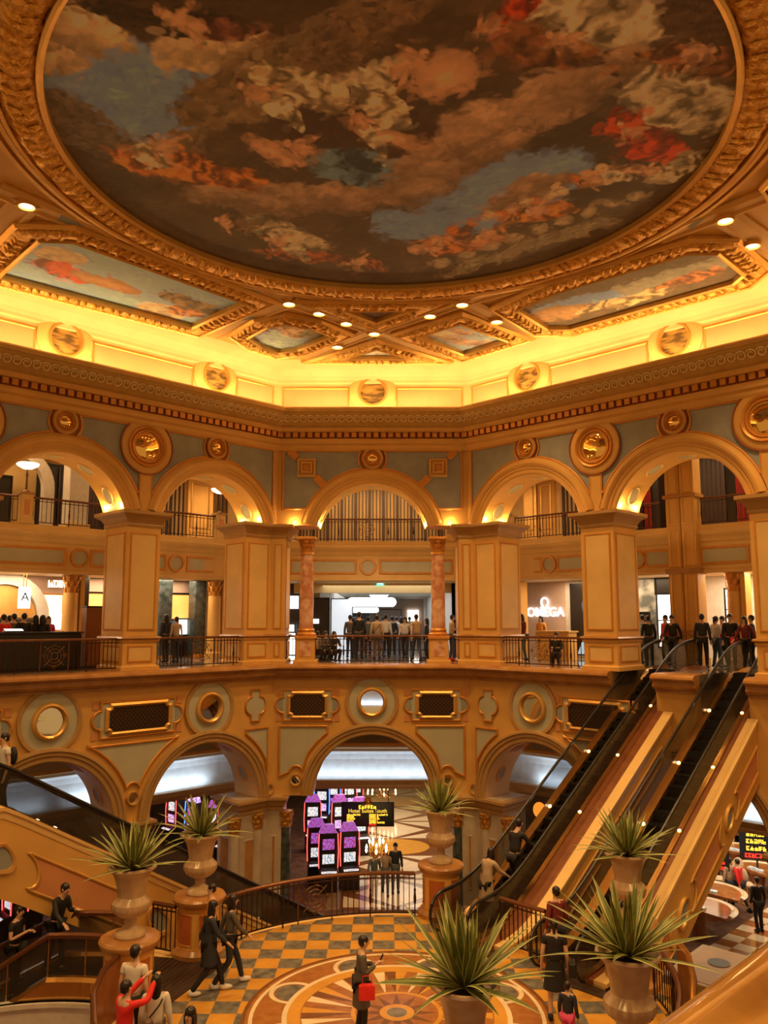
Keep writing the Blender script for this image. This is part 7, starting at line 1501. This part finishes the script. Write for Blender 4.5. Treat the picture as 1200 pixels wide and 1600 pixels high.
# round platform
person((-.38, 14.65, ZF), 8, 'phone', 'person in a long grey-brown coat holding a phone on the floor medallion', LS('c_grey'), TR('c_black'), SHR, 'c_black', 1.63, ('coat', 'c_grey'), extras=(('phone', 'person in the grey-brown coat'), ('bag', '', 'c_red', 'red handbag on the arm of the person in the grey-brown coat', 1)))
person((-3.30, 16.30, ZF), 12, 'walk', 'person all in black with white trainers, nearer of the walking pair', LS('c_navy'), TR('c_black'), LH, 'shoe_white', 1.66, ('coat', 'c_navy'), extras=(('bag', '', 'c_black', 'black bag carried by the nearer person of the walking pair', -1),))
person((-2.98, 16.62, ZF), 18, 'walk', 'person in a grey top and dark trousers walking beside the one in black', LS('c_grey'), TR('c_navy'), LH, 'shoe_white', 1.66)
person((-3.50, 17.42, ZF), 200, 'stand', 'person with an orange collar standing beside the back left pedestal', LS('c_orange'), TR('c_black'), SHR, 'c_black', 1.62)
person((-4.02, 13.95, ZF), 80, 'stand', 'person in a white T-shirt seen from behind by the left edge', SH('c_white'), TR('c_black'), SHR, 'c_black', 1.74)
person((-3.82, 12.85, ZF), 52, 'photo', 'person in a red jacket with raised arms taking a photograph', LS('c_red'), TR('c_black'), SHR, 'c_black', 1.66, extras=(('phone', 'person in the red jacket'),))
person((-3.45, 13.15, ZF), 100, 'stand', 'person in a white top with dark shoulder straps beside the red jacket', LS('c_white'), TR('c_grey'), LH, 'c_black', 1.62, extras=(('strap',),))
person((-3.18, 11.75, ZF), 80, 'stand', 'person with brown hair cut off by the bottom edge at the left', LS('c_beige'), TR('c_denim'), ('long_hair', 'hair_brown'), 'c_black', 1.62)
person((-2.70, 12.15, ZF), 250, 'stand', 'person with black hair at the bottom edge facing the viewer', LS('c_navy'), TR('c_black'), LH, 'c_black', 1.60)
person((3.02, 15.3, ZF), 80, 'stand', 'person in a dark patterned dress standing behind the foreground agaves', SH('c_black'), None, BN_, 'c_black', 1.68, ('skirt', 'c_black'), extras=(('bag', '', 'c_black', 'black shoulder bag of the person in the patterned dress', 1),))
person((2.98, 14.1, ZF), 60, 'stand', 'child in dark clothes with a pink detail beside the patterned dress', LS('c_navy'), TR('c_pink'), SHR, 'c_black', 1.12)
person((3.45, 17.15, ZF), 110, 'stand', 'dark-dressed person half hidden behind the agaves near the escalator foot', LS('c_maroon'), TR('c_black'), SHR, 'c_black', 1.65)
def onesc(M, x, y, z): return M @ Vector((x, y, z))
hd_ = 45
person(onesc(Me, .42, .12, .06), hd_, 'lean', 'person in a cream coat stepping onto the left escalator of the pair', LS('c_beige'), TR('c_black'), LH, 'c_black', 1.62, ('coat', 'c_beige'))
person(onesc(Me, .62, .95, .47), hd_, 'lean', 'person in a black suit riding the left escalator of the pair', LS('c_black'), TR('c_black'), SHR, 'c_black', 1.76)
person(onesc(Ml, .55, 10.25, 5.85), 225, 'stand', 'person in a white top riding the left escalator at the picture edge', SH('c_white'), TR('c_black'), SHR, 'c_black', 1.7, extras=(('backpack', 'c_black', 'black backpack of the person on the left escalator'),))
a = cs(4.15, 97, zz_(97)); person((a[0], a[1], a[2]), 335, 'lean', 'person in a black jacket leaning on the curved rail with a phone', LS('c_black'), TR('c_black'), SHR, 'c_black', 1.72, extras=(('phone', 'person in the black jacket on the curved stair'),))
a = cs(4.0, 107, zz_(107)); person((a[0], a[1], a[2]), 350, 'phone', 'person in a black T-shirt looking at a phone at the left picture edge', SH('c_black'), TR('c_black'), SHR, 'c_black', 1.72, extras=(('phone', 'person in the black T-shirt at the left edge'),))
# casino
person((-.35, 30.75, CF), 265, 'walk', 'person in a dark top and white trousers, left of the three on the casino aisle', LS('c_teal'), TR('c_white'), BN_, 'shoe_white', 1.6)
person((.05, 31.1, CF), 270, 'walk', 'person in an olive top, middle of the three on the casino aisle', LS('c_beige'), TR('c_teal'), LH, 'c_black', 1.6)
person((.42, 31.2, CF), 272, 'stand', 'taller person in a dark jacket, right of the three on the casino aisle', LS('c_navy'), TR('c_teal'), SHR, 'c_black', 1.78)
GP = 'guests around the gaming tables'
person(tuple(ground(798, 1306, CF)), 270, 'stand', 'person in a red top behind the right lower pier', SH('c_red'), TR('c_black'), SHR, 'c_black', 1.7)
for px, py, hd, pose, lab, tp, bt in ((1158, 1423, 120, 'walk', 'dealer in a red waistcoat walking among the gaming tables', LS('c_red'), TR('c_black')), (1143, 1420, 100, 'stand', 'person in a beige jacket beside the red waistcoat', LS('c_beige'), TR('c_denim')), (1187, 1457, 95, 'stand', 'person in a black suit standing on the checkered stone at the right', LS('c_black'), TR('c_black')),
    (1120, 1378, 200, 'stand', 'dark-dressed player at the middle gaming table', LS('c_black'), TR('c_black')), (1150, 1318, 220, 'stand', 'dark-dressed player beyond the middle gaming table', LS('c_navy'), TR('c_black')), (1125, 1310, 250, 'stand', 'player in black beside the far gaming table', LS('c_black'), TR('c_black')), (1172, 1322, 200, 'stand', 'player in grey at the far right table', LS('c_grey'), TR('c_black')), (1140, 1296, 240, 'stand', 'player in maroon deep in the casino on the right', LS('c_maroon'), TR('c_black')), (1190, 1300, 210, 'stand', 'player in black at the right picture edge', LS('c_black'), TR('c_black'))):
    person(tuple(ground(px, py, CF)), hd, pose, lab, tp, bt, SHR, 'c_black', 1.7, group=GP)
# second level, centre corridor
GC = 'visitors in the bright corridor'
for px, Y, hd, pose, lab, tp, bt, hr, h in (
    (547, 33.6, 85, 'stand', 'person in a grey jacket seen from behind at the left of the corridor crowd', LS('c_grey'), TR('c_navy'), SHR, 1.74), (561, 32.4, 80, 'stand', 'tall person in a black jacket in the corridor crowd', LS('c_black'), TR('c_black'), SHR, 1.86), (575, 34.6, 95, 'stand', 'dark-dressed person between the black jacket and the cream jumper', LS('c_teal'), TR('c_black'), SHR, 1.68),
    (589, 31.9, 92, 'stand', 'person in a cream jumper with a dark cross strap in the corridor', LS('c_beige'), TR('c_grey'), SHR, 1.74), (603, 34.2, 70, 'stand', 'person in white beside the cream jumper', LS('c_white'), TR('c_black'), SHR, 1.76), (613, 36.0, 90, 'stand', 'person in navy further into the corridor', LS('c_navy'), TR('c_black'), SHR, 1.7), (620, 38.5, 80, 'stand', 'person in maroon deep in the corridor', LS('c_maroon'), TR('c_denim'), SHR, 1.7), (627, 37.5, 100, 'stand', 'person in white deep in the corridor', LS('c_white'), TR('c_denim'), LH, 1.68),
    (633, 33.2, 260, 'walk', 'person with long hair in a white top and black trousers facing the viewer', SH('c_white'), TR('c_black'), LH, 1.66), (651, 31.4, 100, 'walk', 'person in an olive T-shirt walking at the right of the corridor crowd', SH('c_beige'), TR('c_denim'), SHR, 1.76), (667, 32.6, 180, 'stand', 'person in black beside the right marble column', LS('c_black'), TR('c_black'), LH, 1.6),
    (706, 31.2, 10, 'phone', 'person in a pale shirt and dark jeans right of the right marble column', SH('c_beige'), TR('c_denim'), SHR, 1.74), (556, 40.5, 90, 'stand', 'distant person in black in the middle of the corridor', LS('c_black'), TR('c_black'), SHR, 1.7), (598, 42, 90, 'stand', 'distant person in white in the middle of the corridor', LS('c_white'), TR('c_denim'), SHR, 1.7), (640, 43, 90, 'stand', 'distant person in grey at the right side of the corridor', LS('c_grey'), TR('c_black'), SHR, 1.7), (552, 36.5, 90, 'walk', 'person in a dark top half hidden behind the grey jacket', LS('c_black'), TR('c_black'), LH, 1.66)):
    r = ray(px, 1000); ex = (('strap',),) if 'cross strap' in lab else (); person((r.x / r.y * Y, Y, 0), hd, pose, lab, tp, bt, hr, 'c_red' if px == 706 else 'c_black', h, group=GC, extras=ex)
for px, Y, hd, lab, tp in ((522, 30.6, 300, 'person in black crouching behind the railing of the centre bay', LS('c_black')), (496, 31.3, 40, 'person in a pale top crouching near the left marble column', LS('c_beige')), (508, 31.0, 320, 'person in dark clothes sitting beside the crouching one', LS('c_grey'))):
    r = ray(px, 1000); person((r.x / r.y * Y, Y, 0), hd, 'sit', lab, tp, TR('c_black'), LH, 'c_black', 1.66, group=GC)
def onl(fr, px, n): F = FRM[fr][0]; return F @ Vector((hit(fr, px, 1000, n)[0], n, 0))
for fr, px, n, hd, pose, lab, tp, bt, hr in (
    ('L', 4, 2.7, 120, 'stand', 'person in a red top at the black counter, leftmost', LS('c_red'), TR('c_black'), SHR), ('L', 13, 3.2, 120, 'stand', 'person in dark clothes behind the red top at the counter', LS('c_black'), TR('c_black'), SHR), ('L', 20, 2.9, 150, 'stand', 'person with a grey top at the counter beside the red one', LS('c_grey'), TR('c_black'), SHR), ('L', 36, 2.8, 130, 'stand', 'person in a black shirt seen from behind at the counter', LS('c_black'), TR('c_black'), SHR),
    ('L', 54, 2.9, 140, 'stand', 'person in black at the middle of the counter', LS('c_black'), TR('c_black'), LH), ('L', 65, 2.8, 110, 'stand', 'person in black right of the middle of the counter', LS('c_black'), TR('c_black'), LH), ('L', 74, 4.2, 300, 'stand', 'fair-haired person in pink beyond the counter', LS('c_pink'), TR('c_white'), ('long_hair', 'hair_brown')), ('L', 97, 3.0, 160, 'sit', 'person with dark hair at the right end of the counter', LS('c_black'), TR('c_black'), LH),
    ('L', 259, 3.6, 140, 'stand', 'person in navy looking at the orange shop, left of two', LS('c_navy'), TR('c_black'), LH), ('L', 275, 3.4, 130, 'stand', 'person in a pale pink shirt looking at the orange shop, right of two', SH('c_beige'), TR('c_navy'), SHR),
    ('R', 802, 3.4, 0, 'phone', 'person in white near the gilded column by the shop sign', SH('c_white'), TR('c_white'), SHR), ('R', 817, 3.0, 200, 'phone', 'person in a brown top and dark trousers beside the railing under the shop sign', LS('c_maroon'), TR('c_teal'), LH), ('R', 846, 5.6, 225, 'stand', 'person in an orange top behind the golden reception desk', LS('c_orange'), TR('c_black'), LH), ('R', 869, 1.3, 250, 'sit', 'person in dark clothes crouching behind the railing under the shop sign', LS('c_black'), TR('c_black'), SHR),
    ('R', 1014, 3.6, 80, 'stand', 'person in a black hooded top left of the escalator tops', LS('c_black'), TR('c_black'), SHR), ('R', 1005, 4.4, 100, 'stand', 'person in pale blue behind the black hooded top', LS('screen_blue'), TR('c_denim'), SHR), ('R', 1041, 4.0, 200, 'stand', 'person in a red top behind the man in black at the escalators', LS('c_red'), TR('c_black'), SHR), ('R', 1052, 3.2, 230, 'walk', 'person in black walking between the two escalator tops', LS('c_black'), TR('c_black'), SHR),
    ('R', 1098, 3.2, 60, 'stand', 'person in navy seen from behind above the gap between the escalators', LS('c_navy'), TR('c_black'), SHR), ('R', 1119, 3.9, 20, 'phone', 'person with a ponytail in a white blouse near the right escalator top', LS('c_white'), TR('c_denim'), BN_), ('R', 1130, 4.3, 200, 'stand', 'person in bright red behind the right escalator top', SH('c_red'), TR('c_black'), SHR), ('R', 1142, 3.4, 250, 'stand', 'person in a black jacket with a red lanyard at the right escalator top', LS('c_black'), TR('c_black'), SHR),
    ('R', 1166, 3.2, 210, 'walk', 'person in black with a red bag at the right escalator top', LS('c_maroon'), TR('c_black'), LH), ('R', 1176, 3.8, 150, 'stand', 'taller person in dark clothes behind the red bag', LS('c_black'), TR('c_black'), SHR)):
    p = onl(fr, px, n); person(tuple(p), hd, pose, lab, tp, bt, hr, 'c_black', 1.66 + (hash_ := (px * 7 % 11) / 100), group='visitors on the second level', extras=(('bag', '', 'c_red', 'red bag worn by the person at the right escalator top', 1),) if px == 1166 else ())
